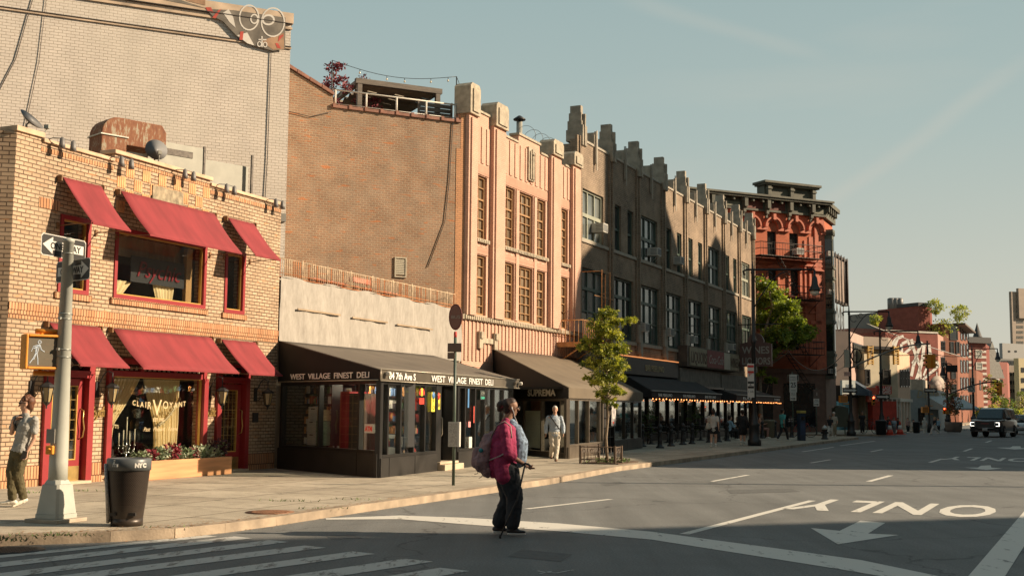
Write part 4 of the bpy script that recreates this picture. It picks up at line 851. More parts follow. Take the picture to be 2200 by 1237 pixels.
def small_tree(name,label,loc,hgt,rad,leafm,n,s0,s1,seed,cat='tree',group=None,trunk_r=.03,droop=0,clumps=26,trunk_h=.25,shape=(1,1),bark=None):
    rg = random.Random(seed); r = thing(name,label,cat,loc,0,group); mb = MB(); th = hgt * trunk_h
    mb.tube([(0,0,0),(rg.uniform(-.03,.03) * hgt,0,th),(rg.uniform(-.04,.04) * hgt,rg.uniform(-.04,.04) * hgt,hgt * .85)],[trunk_r,trunk_r * .8,trunk_r * .2],7)
    cs = []
    for k in range(clumps):
        f = (k + .5) / clumps; z = th + (hgt - th) * f; w = rad * (math.sin(math.pi * min(1,.16 + .84 * (1 - f)) ** 1.0)) * shape[0]; a = rg.uniform(0,6.28); rr = w * rg.uniform(.35,1.0)
        c = Vector((math.cos(a) * rr,math.sin(a) * rr,z + rg.uniform(-.05,.05) * hgt)); cs.append(c); mb.tube([(0,0,max(th * .7,z - rr * .8)),tuple(c * .6 + Vector((0,0,(z - rr * .3) * .4))),tuple(c)],[trunk_r * .4,trunk_r * .25,trunk_r * .1],5)
    mb.build('trunk',bark or BARK,r); mb = MB(); per = n // clumps
    for c in cs: s = rad * rg.uniform(.18,.42); leafcloud(mb,int(per * rg.uniform(.5,1.5)),c.x,c.y,c.z,s,s,s * .6,s0,s1,rg.randrange(len(leafm)) if isinstance(leafm,list) else 0,rg=rg)
    mb.build('crown',leafm,r); return r
p = S.at(S.U(716,200,-1.2),-1.2,10.7); small_tree('red_maple','small red leaved maple beside the left light pole on the roof terrace',tuple(p),2.7,.55,MAPLE,1900,.07,.14,3,clumps=30,trunk_h=.1)
p = S.at(S.U(778,200,-2.4),-2.4,10.7); small_tree('red_maple','thin red leaved maple left of the pergola on the roof terrace',tuple(p),2.6,.6,MAPLE,900,.07,.14,5,clumps=22,trunk_h=.3)

# ================================================================ low deli building: wrapped wall, fence, planters
root = F.root('wrapped_shopfront','low building front wrapped in pale grey netting above the deli awning','building')
def tarp():
    m,t,b = newmat('grey_netting'); b.inputs['Roughness'].default_value = .9; tc = t.nodes.new('ShaderNodeTexCoord'); mp = t.nodes.new('ShaderNodeMapping'); mp.inputs['Scale'].default_value = (7,7,2.6); n = t.nodes.new('ShaderNodeTexNoise'); n.inputs['Scale'].default_value = 1.2; n.inputs['Detail'].default_value = 8; n.inputs['Roughness'].default_value = .7
    t.links.new(tc.outputs['Object'],mp.inputs[0]); t.links.new(mp.outputs[0],n.inputs[0]); r = t.nodes.new('ShaderNodeValToRGB'); r.color_ramp.elements[0].color = (.28,.255,.22,1); r.color_ramp.elements[1].color = (.40,.37,.325,1); r.color_ramp.elements[0].position = .3; r.color_ramp.elements[1].position = .65
    t.links.new(n.outputs[0],r.inputs[0]); t.links.new(r.outputs[0],b.inputs['Base Color']); return m
mb = MB(); mb.box(.0,10.96,.05,.35,0,4.93); mb.build('wall',M('dull_stucco',(.35,.28,.2)),root)
mb = MB(); nx,nz_ = 120,26; vs = []
for j in range(nz_ + 1):
    for i in range(nx + 1):
        u = .02 + 10.9 * i / nx; z = 3.25 + 1.76 * j / nz_; y = -.02 - .02 * math.sin(u * 2.3 + z) - .015 * math.sin(u * 7.1 + z * 3) - .012 * abs(math.sin(u * 14 + 2 * math.sin(z * 3))); vs.append((u,y,z + (.035 * math.sin(u * 3.1) if j == nz_ else 0)))
mb.add(vs,[(j * (nx + 1) + i,j * (nx + 1) + i + 1,(j + 1) * (nx + 1) + i + 1,(j + 1) * (nx + 1) + i) for j in range(nz_) for i in range(nx)],0,True)
mb.quad((.02,-.03,5.0),(10.92,-.03,5.0),(10.92,.4,5.03),(.02,.4,5.03)); mb.build('netting',tarp(),root)
mb = MB()
for x0,x1,z in ((.75,2.9,4.20),(3.55,5.6,4.18),(6.2,8.6,4.16)): mb.box(x0,x1,-.09,-.06,z,z + .045)
mb.build('batten',M('pine_batten',(.34,.25,.16),var=.2),root)
mb = MB(); tri = [(0,.4),(10.9,.4),(10.9,.6),(5,4.2),(0,4.2)]; mb.prism(tri,4.80,4.88,ax='z'); mb.build('roof',M('tar_black',(.04,) * 3),root)
fr_ = thing('roof_fence','rusting white picket fence along the low roof above the netting','fence',tuple(F.at(0,-.18,4.88)),az2rot(23)); mb = MB()
RW = M('rusty_white_iron',(.55,.42,.28),var=.4,scale=6); RO = M('orange_rust',(.48,.17,.05),var=.3,scale=6)
k = 0; x = .05
while x < 10.9:
    mb.tube([(x,0,.12),(x,0,.66 + (.03 if k % 12 == 0 else 0))],.011 if k % 12 else .022,5,0 if rnd.random() < .75 else 1); x += .105; k += 1
mb.tube([(0,0,.64),(10.9,0,.64)],.013,5,0); mb.tube([(0,0,.16),(10.9,0,.16)],.018,5,1); mb.tube([(0,0,.26),(10.9,0,.26)],.010,5,1); mb.build('pickets',[RW,RO],fr_)
PINKP = M('pink_clay',(.55,.20,.14),var=.2); k = 0
for x in (2.15,2.4,2.65,2.9,3.12,3.4,3.62,3.82,4.5,5.0,5.3,6.2,6.45,6.7,6.9):
    mb = MB(); mb.lathe([(.075,0),(.10,.17),(.115,.17),(.115,.21)],n=12); o = mb.build('clay_pot',PINKP); o.location = F.at(x,-.42,4.88 + .12); tag(o,'small pink clay pot in the row behind the roof fence','flower pot','clay pots behind the roof fence')
mb = MB(); mb.box(4.15,5.15,-.08,.08,.42,.56); o = mb.build('window_box',PINKP); o.location = F.at(0,-.35,4.88); o.rotation_euler.z = az2rot(23); tag(o,'pink flower box hung on the roof fence above the pots','flower box')
def fmat(fr): return Matrix.Translation(fr.p) @ Matrix.Rotation(az2rot(fr.az),4,'Z')
def into(o,rootf,fr): o.matrix_local = fmat(rootf).inverted() @ fmat(fr); return o
def azof(a,b): return math.degrees(math.atan2(b[0] - a[0],b[1] - a[1]))
# ================================================================ deli
dC = gnd(813,1026,SW); dL = gnd(598,1006,SW); D = Fac(dC,19.0); DS = Fac(dL,azof(dL,dC)); DSL = (dC - dL).length
DLEN = 9.5
BKM = M('black_shop_metal',(.016,.015,.014),rough=.38,var=.3,scale=2); BKP = M('black_panel',(.021,.019,.017),rough=.45,var=.35,scale=1.5); CNV = M('black_awning_canvas',(.125,.105,.082),rough=.75,var=.16,scale=1.2,bump=.1); CNVD = M('shaded_awning_side',(.009,.009,.009),rough=.85,var=.1)  # awning side is a darkened copy of the canvas, shade painted in
WLET = M('white_lettering',(.85,.83,.78),rough=.6,var=0); TRIM = M('aluminium_trim',(.42,.38,.30),rough=.4,metal=.5,var=.15)
root = D.root('deli_storefront','black glazed corner deli with a sloping black awning','shop')
zb = .62; zt = 2.28
def glazed(fr,rootf,root,mull,z0,z1,base=True,door=None,wm=.06,zb0=SW,deep=.10,panel_breaks=None,bm=None,pm=None,gm=None):
    mb = MB(); a,b = mull[0],mull[-1]
    for x in mull: mb.box(x - wm,x + wm,-.02,deep,zb0 + .0,z1) if x in (a,b) else mb.box(x - wm * .6,x + wm * .6,-.02,deep,z0,z1)
    mb.box(a + wm,b - wm,-.012,deep - .01,z1 - .08,z1); mb.box(a + wm,b - wm,-.03,deep,z0 - .06,z0)
    o = mb.build('glazing_frame',bm or BKM,root); into(o,rootf,fr)
    mb = MB()
    if base:
        br = panel_breaks or [a,b]
        for x0,x1 in zip(br,br[1:]): mb.box(x0 + .012,x1 - .012,-.05,deep - .02,zb0,z0 - .075)
        mb.box(a,b,-.02,deep - .01,zb0,z0 - .061)
        p = mb.build('base_panel',pm or BKP,root); into(p,rootf,fr)
    for x0,x1 in zip(mull,mull[1:]):
        mb = MB(); mb.box(x0 + wm * .5,x1 - wm * .5,deep * .4,deep * .4 + .012,z0,z1 - .08); g = mb.build('pane',gm or GLASS,o); 
ux = [D.U(x,900) for x in (835,860,898,938,952)]; print('deli mull',ux)
m1 = [.05,.42,1.12,1.88,2.55,3.30]
glazed(D,D,root,m1,zb,zt,panel_breaks=[.0,.45,1.9,3.3])
m2 = [4.75,5.25,6.0,6.75,7.5,8.3,9.1]
glazed(D,D,root,m2,zb,zt,panel_breaks=[4.7,6.0,7.5,9.1])
mb = MB(); mb.box(3.36,3.62,.0,.5,SW,zt); mb.box(4.42,4.70,.0,.5,SW,zt); dfr = mb.build('door_jamb',BKM,root)
mb = MB(); frame_bars(mb,3.64,4.40,.30,zt - .04,.075,.30,.36); dd = mb.build('door',BKM,root); mb = MB(); mb.box(3.7,4.34,.32,.33,.36,2.2); mb.build('pane',GLASS,dd)
mb = MB(); mb.tube([(4.28,.27,.95),(4.28,.24,1.0),(4.28,.24,1.4),(4.28,.27,1.45)],.015,6); mb.build('handle',TRIM,dd)
mb = MB(); mb.box(3.38,4.68,-.22,.5,SW,.27); mb.box(3.4,4.66,-.08,.5,.272,.33); mb.build('doorstep',STONE,root,bevel=.01)
ms = [.06,1.0 + .70,3.22,3.62,DSL - .06]
glazed(DS,D,root,[.10,1.95,3.75,DSL - .08],.72,zt,panel_breaks=[0,3.75,DSL])
def l2(fr,P): v = Vector(P) - fr.p; return (v.dot(fr.u),-v.dot(fr.n))
fp = [(.12,.12),(9.1,.12),(9.1,2.9),l2(D,F.at(4.5,.1)),l2(D,F.at(.35,.1))]; mb = MB(); mb.prism(fp,2.34,2.42,ax='z'); mb.prism(fp,.1,.16,ax='z'); a_ = fp[2]; mb.prism([a_,fp[3],fp[4],(fp[4][0] + .1,fp[4][1] + .1),(fp[3][0] + .1,fp[3][1] + .1),(a_[0],a_[1] + .1)],.16,2.34,ax='z'); mb.box(9.12,9.2,.0,3.0,SW,2.4); mb.build('interior',DGR,root)
e0 = D.at(-.13,.06); e1 = D.at(DLEN + .05,.06); w0 = F.at(.02,.02); w1 = F.at(8.8,.04); w2 = G.at(-.0,.1)
def aw(name,topP,eaveP,zt_,ze,drop,lab,root,rootf,sides=(True,True),mat=None,smat=None,fmat_=None,sag=.03,tl=None,side_drop=True):
    """sloping awning between a line on the wall (topP, height zt_) and an eave line (eaveP, height ze) with a valance of the given drop"""
    mb = MB(); T0,T1 = [Vector(p[:2]) for p in topP]; E0,E1 = [Vector(p[:2]) for p in eaveP]; nn,mm = 24,6; vs = []
    for j in range(mm + 1):
        g = j / mm
        for i in range(nn + 1):
            f = i / nn; a = T0.lerp(T1,f); b = E0.lerp(E1,f); p = a.lerp(b,g); vs.append((p.x,p.y,zt_ + (ze - zt_) * g - sag * math.sin(math.pi * g) * (1 if i % 6 else .3)))
    mb.add(vs,[(j * (nn + 1) + i,(j + 1) * (nn + 1) + i,(j + 1) * (nn + 1) + i + 1,j * (nn + 1) + i + 1) for j in range(mm) for i in range(nn)],0,True)
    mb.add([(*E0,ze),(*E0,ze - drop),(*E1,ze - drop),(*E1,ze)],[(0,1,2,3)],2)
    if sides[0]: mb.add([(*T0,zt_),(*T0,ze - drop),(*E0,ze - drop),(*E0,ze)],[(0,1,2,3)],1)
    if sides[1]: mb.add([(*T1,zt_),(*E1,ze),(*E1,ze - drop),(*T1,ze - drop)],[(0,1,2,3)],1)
    o = mb.build(name,[mat or CNV,smat or CNVD,fmat_ or mat or CNV],root); s = o.modifiers.new('s','SOLIDIFY'); s.thickness = .012; s.offset = -1
    o.matrix_local = fmat(rootf).inverted()
    if lab: o['label'] = lab
    return o
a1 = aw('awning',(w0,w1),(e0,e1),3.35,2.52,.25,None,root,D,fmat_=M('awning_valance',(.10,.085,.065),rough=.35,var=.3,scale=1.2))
mb = MB(); mb.tube([D.at(-.14,.075,2.53),D.at(DLEN + .06,.075,2.53)],.012,5); mb.tube([D.at(-.14,.075,2.27),D.at(DLEN + .06,.075,2.27)],.010,5); mb.tube([D.at(-.14,.075,2.53),D.at(-.14,.075,2.27)],.012,5)
l0 = DS.at(.0,.09,2.29); l1 = DS.at(DSL + .05,.09,2.29); mb.tube([l0,l1],.014,5); o = mb.build('awning_trim',TRIM,a1)
def wtext(parent,rootf,fr,s,size,u,off,z,mat,**k):
    o = text(parent,s,size,(0,0,0),mat,**k); o.matrix_local = (fmat(rootf).inverted() if parent and parent.type == 'EMPTY' else Matrix.Identity(4)) @ fmat(fr) @ Matrix.Translation((u,-off,z)) @ Matrix.Rotation(R(90),4,'X'); return o
def serif_text(parent,rootf,fr,s,size,u,off,z,mat,width,**k):
    o = wtext(parent,rootf,fr,s,size,u,off,z,mat,width=width,bold=.002,**k); return o
serif_text(a1,D,D,'WEST  VILLAGE  FINEST  DELI',.225,D.U(921,815),.075,2.315,WLET,D.U(1054,825) - D.U(921,815),name='shop_name')
wtext(a1,D,D,'84 7th Ave S',.22,.28,.08,2.32,WLET,width=D.U(886,810) - .28,bold=.004,name='shop_address')
serif_text(a1,D,DS,'WEST  VILLAGE  FINEST  DELI',.19,.70,.115,2.345,WLET,3.62,name='shop_name')
mb = MB(); mb.lathe([(.05,0),(.07,.05),(.05,.1)],(0,0,0),10); mb.box(-.04,.04,-.1,.0,.02,.08)
for p in (D.at(.12,.14,2.38),D.at(DLEN - .05,.14,2.36)): 
    k = mb.build('security_camera',M('camera_white',(.6,.57,.5),rough=.4,var=0)); k.location = p; tag(k,'small white security camera on the %s end of the deli awning' % ('near' if p.y < 30 else 'far'),'camera')
for a_,b_,w_ in ((1.45,.7,.5),(2.3,1.5,.5),(6.0,1.4,.5)): mb = MB(); mb.box(a_ - .5,a_ + .5,b_ - w_ / 4,b_ + w_ / 4,2.28,2.335); mb.build('added_light_panel',M('added_panel_glow',(1,.86,.62),var=0,emit=16),root)  # unseen light panels added to brighten the deli goods
def goods(fr,rootf,name,u0,u1,off,z0,z1,rows,label,cols,seed=1,w=.11,cat='shelf'):
    rg = random.Random(seed); r = thing(name,label,cat,tuple(fr.at(0,off,0)),az2rot(fr.az)); mb = MB(); dz = (z1 - z0) / rows
    for j in range(rows + 1): mb.box(u0,u1,0,.3,z0 + j * dz - .015,z0 + j * dz)
    mb.box(u0 - .02,u0,0,.3,z0,z1); mb.box(u1,u1 + .02,0,.3,z0,z1); mb.build('rack',BLK,r); mb = MB()
    for j in range(rows):
        x = u0 + .02
        while x < u1 - w:
            ww = rg.uniform(.05,w); hh = dz * rg.uniform(.4,.85); k = rg.randrange(len(cols))
            if rg.random() < .35: mb.lathe([(ww * .38,0),(ww * .38,hh * .7),(ww * .15,hh * .85),(ww * .15,hh)],(x + ww / 2,.07,z0 + j * dz),7,k)
            else: mb.box(x,x + ww * .92,.02,.16,z0 + j * dz,z0 + j * dz + hh,k)
            x += ww
    o = mb.build('packaged_goods',cols,r); o['kind'] = 'stuff'; return r
GC = [M('pack_red',(.42,.05,.04),var=.3),M('pack_orange',(.60,.27,.08),var=.3),M('pack_white',(.60,.56,.50),var=.3),M('pack_green',(.12,.25,.12),var=.3),M('pack_blue',(.10,.18,.35),var=.3),M('pack_dark',(.05,.04,.05),var=.3),M('pack_brown',(.32,.20,.11),var=.3)]
goods(DS,D,'goods_shelf',.45,1.8,-.42,.75,2.25,6,'tall shelf packed with groceries behind the left deli window',GC,3)
goods(DS,D,'goods_shelf',1.95,3.65,-1.3,.75,2.25,5,'grocery shelf behind the middle deli side window',GC,4)
goods(D,D,'goods_shelf',2.0,3.4,-2.3,.3,2.25,6,'long dark stock shelf at the back of the deli',[GC[5],GC[5],GC[6],GC[2],GC[0]],6,cat='shelf')
goods(D,D,'goods_shelf',4.9,8.4,-2.0,.3,2.25,6,'back shelf right of the deli door',[GC[5],GC[5],GC[6],GC[0]],8)
CB = [M('white_box',(.50,.48,.43),var=.1),M('green_box',(.14,.20,.14),var=.15),M('card_box',(.42,.29,.16),var=.15)]
for u,z,w,h,k,l in ((.95,.74,.42,.30,0,'bottom white box of the stack in the deli side window'),(.93,1.05,.42,.30,0,'second white box up in the deli side window'),(1.0,1.36,.44,.32,0,'top white box of the stack in the deli side window'),(1.4,.74,.36,.30,1,'bottom green box beside the white boxes'),(1.38,1.05,.36,.28,1,'upper green box beside the white boxes'),(1.42,1.34,.3,.26,2,'brown cardboard box on top of the green boxes')):
    mb = MB(); mb.box(0,w,0,.3,0,h); mb.box(w * .3,w * .7,-.004,.0,h * .78,h * .86,1); o = mb.build('storage_box',[CB[k],GC[5]],bevel=.006); o.location = DS.at(u,-.25,z); o.rotation_euler.z = az2rot(DS.az); tag(o,l,'box')
mb = MB(); mb.box(0,.42,0,.5,0,1.55); mb.box(.42,1.1,.0,.5,0,1.5,1); o = mb.build('drinks_fridge',[M('fridge_red',(.33,.02,.03),rough=.3,var=.2),M('fridge_dark',(.06,.04,.03),var=.3)]); o.location = DS.at(2.0,-.55,.5); o.rotation_euler.z = az2rot(DS.az); tag(o,'red drinks fridge behind the middle deli side window','fridge')
def plate(name,label,cat,fr,x,y,off,w,h,mats,draw=None,ctr=True,t=.01,z=None):
    u,zz = fr.px(x,y,off); r = thing(name,label,cat,tuple(fr.at(u,off,zz if z is None else z)),az2rot(fr.az)); mb = MB(); mb.box(-w / 2,w / 2,-t,0,-h / 2,h / 2,0); mb.build('plate',mats,r)
    if draw: draw(r)
    return r
RSG = M('sign_red',(.58,.05,.03),rough=.5,var=0,emit=.12); YSG = M('sign_yellow',(.75,.60,.06),rough=.5,var=0,emit=.25); WSG = M('sign_white',(.68,.64,.57),rough=.5,var=.05); BSG = M('sign_blue',(.08,.22,.45),rough=.5,var=0); BKS = M('sign_black',(.02,.02,.02),rough=.5,var=0)
plate('atm_sign','white sign with red ATM letters in the deli corner window','sign',DS,793,920,.012,.36,.20,WSG,lambda r: text(r,'ATM',.15,(-.15,-.014,-.055),RSG,bold=.006,ext=.003,width=.30))
r = plate('atm_sign','small unlit ATM CASH neon sign right of the deli door','sign',D,1036,848,.0,.34,.26,M('neon_backing',(.02,.03,.025),var=0),lambda r: (text(r,'ATM',.12,(-.14,-.014,.0),M('neon_grey',(.25,.27,.24),var=0),ext=.003,width=.28),text(r,'CASH',.09,(-.14,-.014,-.11),M('neon_green',(.05,.42,.25),var=0,emit=.5),ext=.003,width=.28)))
def bull(r):
    mb = MB(); mb.lathe([(.10,0),(.10,.006)],(0,0,0),14,0); o = mb.build('disc',YSG,r); o.rotation_euler.x = R(90); o.location = (0,-.012,.10)
    mb = MB(); mb.prism([(-.16,.10),(-.10,.19),(-.03,.15),(-.05,.04),(-.15,.03)],-.022,-.012); mb.prism([(.16,.10),(.10,.19),(.03,.15),(.05,.04),(.15,.03)],-.022,-.012); mb.build('emblem',RSG,r); mb = MB()
    for k in range(3): mb.box(-.15 + k * .1,-.06 + k * .1,-.02,-.011,-.19,-.04)
    mb.build('band',RSG,r)
plate('drink_sign','lit red and yellow drink sign in the deli front window','sign',D,905,851,.0,.02,.02,BKS,bull)
def s1(r):
    mb = MB(); mb.lathe([(.09,0),(.09,.008)],(0,0,0),14); o = mb.build('badge',BSG,r); o.rotation_euler.x = R(90); o.location = (0,-.012,.16)
    text(r,'V',.16,(-.05,-.014,-.02),BKS,ext=.002); text(r,'O',.16,(-.06,-.014,-.19),BKS,ext=.002)
plate('sticker_sign','yellow oblong sticker with a blue badge in the deli window','sticker',D,930,863,.0,.20,.48,YSG,s1)
def s2(r):
    mb = MB(); mb.lathe([(.09,0),(.09,.008)],(0,0,0),12); o = mb.build('badge',RSG,r); o.rotation_euler.x = R(90); o.location = (0,-.012,.13)
    text(r,'C4',.15,(-.10,-.014,-.14),BKS,ext=.002,bold=.004)
plate('sticker_sign','yellow sticker reading C4 in the deli window','sticker',D,941,862,.0,.23,.40,YSG,s2)
for x,y,w,h,m_,l in ((1008,911,.16,.15,M('pink_paper',(.65,.25,.25),var=0),'small pink notice right of the deli door'),(1010,950,.22,.30,WSG,'white paper notice low beside the deli door'),(1006,855,.10,.50,BSG,'narrow blue poster beside the deli door'),(1018,890,.09,.45,M('red_strip',(.45,.06,.04),var=.4,scale=20),'narrow red strip of stickers beside the deli door')):
    plate('window_notice',l,'notice',D,x,y,.0,w,h,m_)
mb = MB(); mb.box(0,1.1,0,.5,0,.9); mb.box(-.02,1.12,-.02,.52,.9,.95); mb.lathe([(.2,0),(.22,.25),(.1,.3)],(.5,.2,.95),12); o = mb.build('serving_counter',M('counter_steel',(.30,.30,.28),rough=.3,metal=.4,var=.2)); o.location = D.at(1.9,-.9,.16); o.rotation_euler.z = az2rot(19); tag(o,'steel serving counter inside the deli','counter')

# ================================================================ Suprema enclosure
sC = gnd(1218,985,SW); sE = gnd(1378,962,SW); SF = Fac(sC,azof(sC,sE)); SFL = (sE - sC).length; sB = G.at(2.55,0,SW); SS = Fac(sB,azof(sB,sC)); SSL = (sC - sB).length
root = SF.root('restaurant_enclosure','dark glazed sidewalk dining enclosure under a wide brown awning','restaurant')
BRN = M('bronze_frame',(.10,.080,.058),rough=.45,var=.2); SCV = M('brown_awning_canvas',(.145,.115,.078),rough=.85,var=.12,scale=1.2,bump=.1)
ZE = 2.34
mB = [.08,1.35,2.75,4.3,4.75]; glazed(SF,SF,root,mB,.55,2.02,panel_breaks=[0,2.0,4.2,4.8],bm=BRN,pm=BRN)
mB = [6.5,8.3,9.8,SFL - .1]; glazed(SF,SF,root,mB,.55,2.02,panel_breaks=[6.4,8.5,SFL],bm=BKM,pm=BKP)
mb = MB(); 
for k in range(5): mb.box(4.85,6.4,-.0,.03,.3 + k * .36,.32 + k * .36)
for k in range(3): mb.box(4.9 + k * .5,4.93 + k * .5,.0,.03,.3,1.95)
mb.box(4.8,6.45,.1,.14,SW,2.02,1); mb.build('wire_rack',[BKM,DGR],root)
mb = MB(); mb.box(.6,.62,0,.1,0,.1)
glazed(SS,SF,root,[.1,1.35,2.55,3.95,SSL - .45,SSL - .06],.30,2.0,panel_breaks=[0,1.3,2.5,SSL],bm=BRN,pm=BRN)
mb = MB(); mb.box(2.62,3.88,.04,.055,.38,1.6); o = mb.build('frosted_film',M('frosted_film',(.66,.68,.54),rough=.4,var=.15,scale=1),root); into(o,SF,SS)
mb = MB(); mb.box(.1,1.3,.2,.25,.3,2.0); o = mb.build('inner_brick',brick('inner_red_brick',(.40,.16,.09),(.34,.13,.07),(.25,.16,.1)),root); into(o,SF,SS)
mb = MB(); mb.box(2.7,3.4,.2,.25,1.2,2.0); o = mb.build('inner_brick',MATS['inner_red_brick'],root); into(o,SF,SS)
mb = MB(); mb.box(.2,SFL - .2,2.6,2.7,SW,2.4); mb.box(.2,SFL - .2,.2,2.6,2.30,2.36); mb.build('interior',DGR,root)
t0 = G.at(2.4,.03); t1 = B.at(.35,.03); E0 = SF.at(-.06,.06); E1 = SF.at(SFL + .05,.06)
a2 = aw('awning',(t0,t1),(E0,E1),3.78,ZE,.33,None,root,SF,mat=SCV,smat=M('shaded_brown_side',(.018,.016,.014),rough=.85,var=.1),sag=.05)  # side panels get a near-black copy of the brown canvas, shade painted in
wtext(a2,SF,SS,'SUPREMA',.30,SSL * .53,.10,2.09,M('cream_lettering',(.85,.80,.70),var=0),width=SSL * .36,bold=.008,name='restaurant_name')
plate('poster','round colourful poster in the right window of the restaurant enclosure','poster',SF,1318,888,.02,.7,.9,M('poster_mix',(.32,.30,.30),var=.6,scale=5),lambda r: [text(r,'O',.7,(-.3,-.014,-.2),WSG,ext=.002),text(r,'-',.8,(-.2,-.014,-.5),RSG,ext=.002)])
OR = M('orange_steel',(.48,.235,.085),rough=.6,var=.25,scale=4)
gx = lambda x,y,o=1.0: B.px(x,y,o)
r = G.root('iron_balcony','orange painted iron balcony with a ladder between the peach and brown fronts','balcony')
mb = MB(); u0,u1 = 8.3,11.5; y0,y1 = -1.15,-.02; z0 = 4.22
mb.box(u0,u1,y0,y1,z0,z0 + .05); mb.box(u0,u1,y0 - .03,y0,z0 - .08,z0 + .14); mb.box(u0 - .03,u0,y0,y1,z0 - .08,z0 + .12); mb.box(u1,u1 + .03,y0,y1,z0 - .08,z0 + .14); mb.build('deck',OR,r)
mb = MB(); n = 15
for k in range(n + 1): x = u0 + (u1 - u0) * k / n; mb.tube([(x,y0,z0),(x,y0,z0 + 1.0)],.014,5)
for k in range(6): y = y0 + (y1 - y0) * k / 6; mb.tube([(u1,y,z0),(u1,y,z0 + 1.0)],.014,5); mb.tube([(u0,y,z0),(u0,y,z0 + 1.0)],.014,5)
mb.tube([(u0,y1,z0 + 1.0),(u0,y0,z0 + 1.0),(u1,y0,z0 + 1.0),(u1,y1,z0 + 1.0)],.022,6); mb.build('railing',OR,r)
mb = MB()
for x in (10.75,11.15): mb.tube([(x,y0 + .1,z0),(x,y0 + .1,z0 + 3.1)],.022,6)
for k in range(9): mb.tube([(10.75,y0 + .1,z0 + .3 + k * .33),(11.15,y0 + .1,z0 + .3 + k * .33)],.012,5)
for x in (10.45,11.45): mb.tube([(x,y0,z0 + 1),(x,y0,z0 + 3.25)],.02,6)
mb.tube([(10.45,y0,z0 + 3.2),(11.45,y0,z0 + 3.2)],.016,5); mb.tube([(10.45,y0,z0 + 3.2),(10.45,0,z0 + 3.2)],.016,5); mb.tube([(9.6,y0,z0 + 2.1),(11.9,y0,z0 + 2.1)],.018,5); mb.build('ladder',OR,r)
for x in (8.5,9.9,11.3): mb = MB(); mb.tube([(x,-.02,3.55),(x,y0 + .1,z0 - .02)],.028,6); mb.build('bracket',OR,r)

# ================================================================ brown deco building
BRB = brick('brown_brick',(.31,.235,.17),(.225,.17,.12),(.12,.095,.07),bw=.24,bh=.09,ms=.014,patch=(.36,.27,.19),pfac=.6,pscale=.5,var=.22,bump=.5)
root = B.root('brown_brick_building','long three storey brown brick building with a row of stepped stone pinnacles','building')
pl = [0.0,3.99,7.79,11.78,15.71,19.74,23.7,27.5,31.2]
GRN = M('green_frame',(.055,.085,.065),rough=.5,var=.15); PGR = M('pale_green_frame',(.30,.31,.24),rough=.5,var=.15)
PD = M('painted_reflect_pane',(.12,.13,.12),rough=.12,var=.55,scale=1.3,spec=.8,stretch=(1.2,1.2,.4)); PDK = M('dark_sash_pane',(.045,.05,.05),rough=.08,var=.5,scale=1.3,spec=.8)  # paler pane colour paints in bright reflections
wide,narrow = [],[]
ups = [('W',),('N',),('W',),('N',),('N',),('W',),('N',),('W',)]
hol = []; wins = []
for i in range(8):
    a,b = pl[i] + .3,pl[i + 1] - .3; s_ = b - a
    hol.append((a + .26,b - .26,4.85,7.72)); wins.append(('L',a + .26,b - .26,4.85,7.72,i))
    if ups[i][0] == 'W': hol.append((a + .3,b - .55,8.95,11.15)); wins.append(('U',a + .3,b - .55,8.95,11.15,i))
    else:
        for c in (a + s_ * .24,a + s_ * .79): hol.append((c - .42,c + .42,8.95,11.1)); wins.append(('N',c - .42,c + .42,8.95,11.1,i))
mb = MB(); wall_grid(mb,0,LB,0,13.2,hol + [(.6,LB - .6,-1,3.0)],t=.35); mb.box(0,.35,.35,9,0,13.0); mb.box(LB - .35,LB,.35,9,0,13.0); mb.box(.35,LB - .35,8.6,9,0,13.0); mb.build('wall',BRB,root)
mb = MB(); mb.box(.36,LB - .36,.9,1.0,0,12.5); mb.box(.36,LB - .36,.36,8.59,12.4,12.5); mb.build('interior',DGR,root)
mb = MB()
for x in pl:
    for dx in (-.2,.0,.2): mb.box(x + dx - .075,x + dx + .075,-.16 if dx == 0 else -.10,.02,4.4,13.3)
mb.build('pilaster',BRB,root)
PST = M('weathered_stone',(.30,.26,.20),var=.3,scale=3,bump=.5); PST2 = M('pale_stone',(.33,.29,.23),var=.15,scale=3)
mb = MB(); mb.box(0,LB,-.05,.40,13.202,13.30)
for i in range(8): mb.box(pl[i] + .28,pl[i + 1] - .28,-.07,.02,8.80,8.94); mb.box(pl[i] + .28,pl[i + 1] - .28,-.08,.02,4.68,4.84)
mb.build('sill_band',PST2,root)
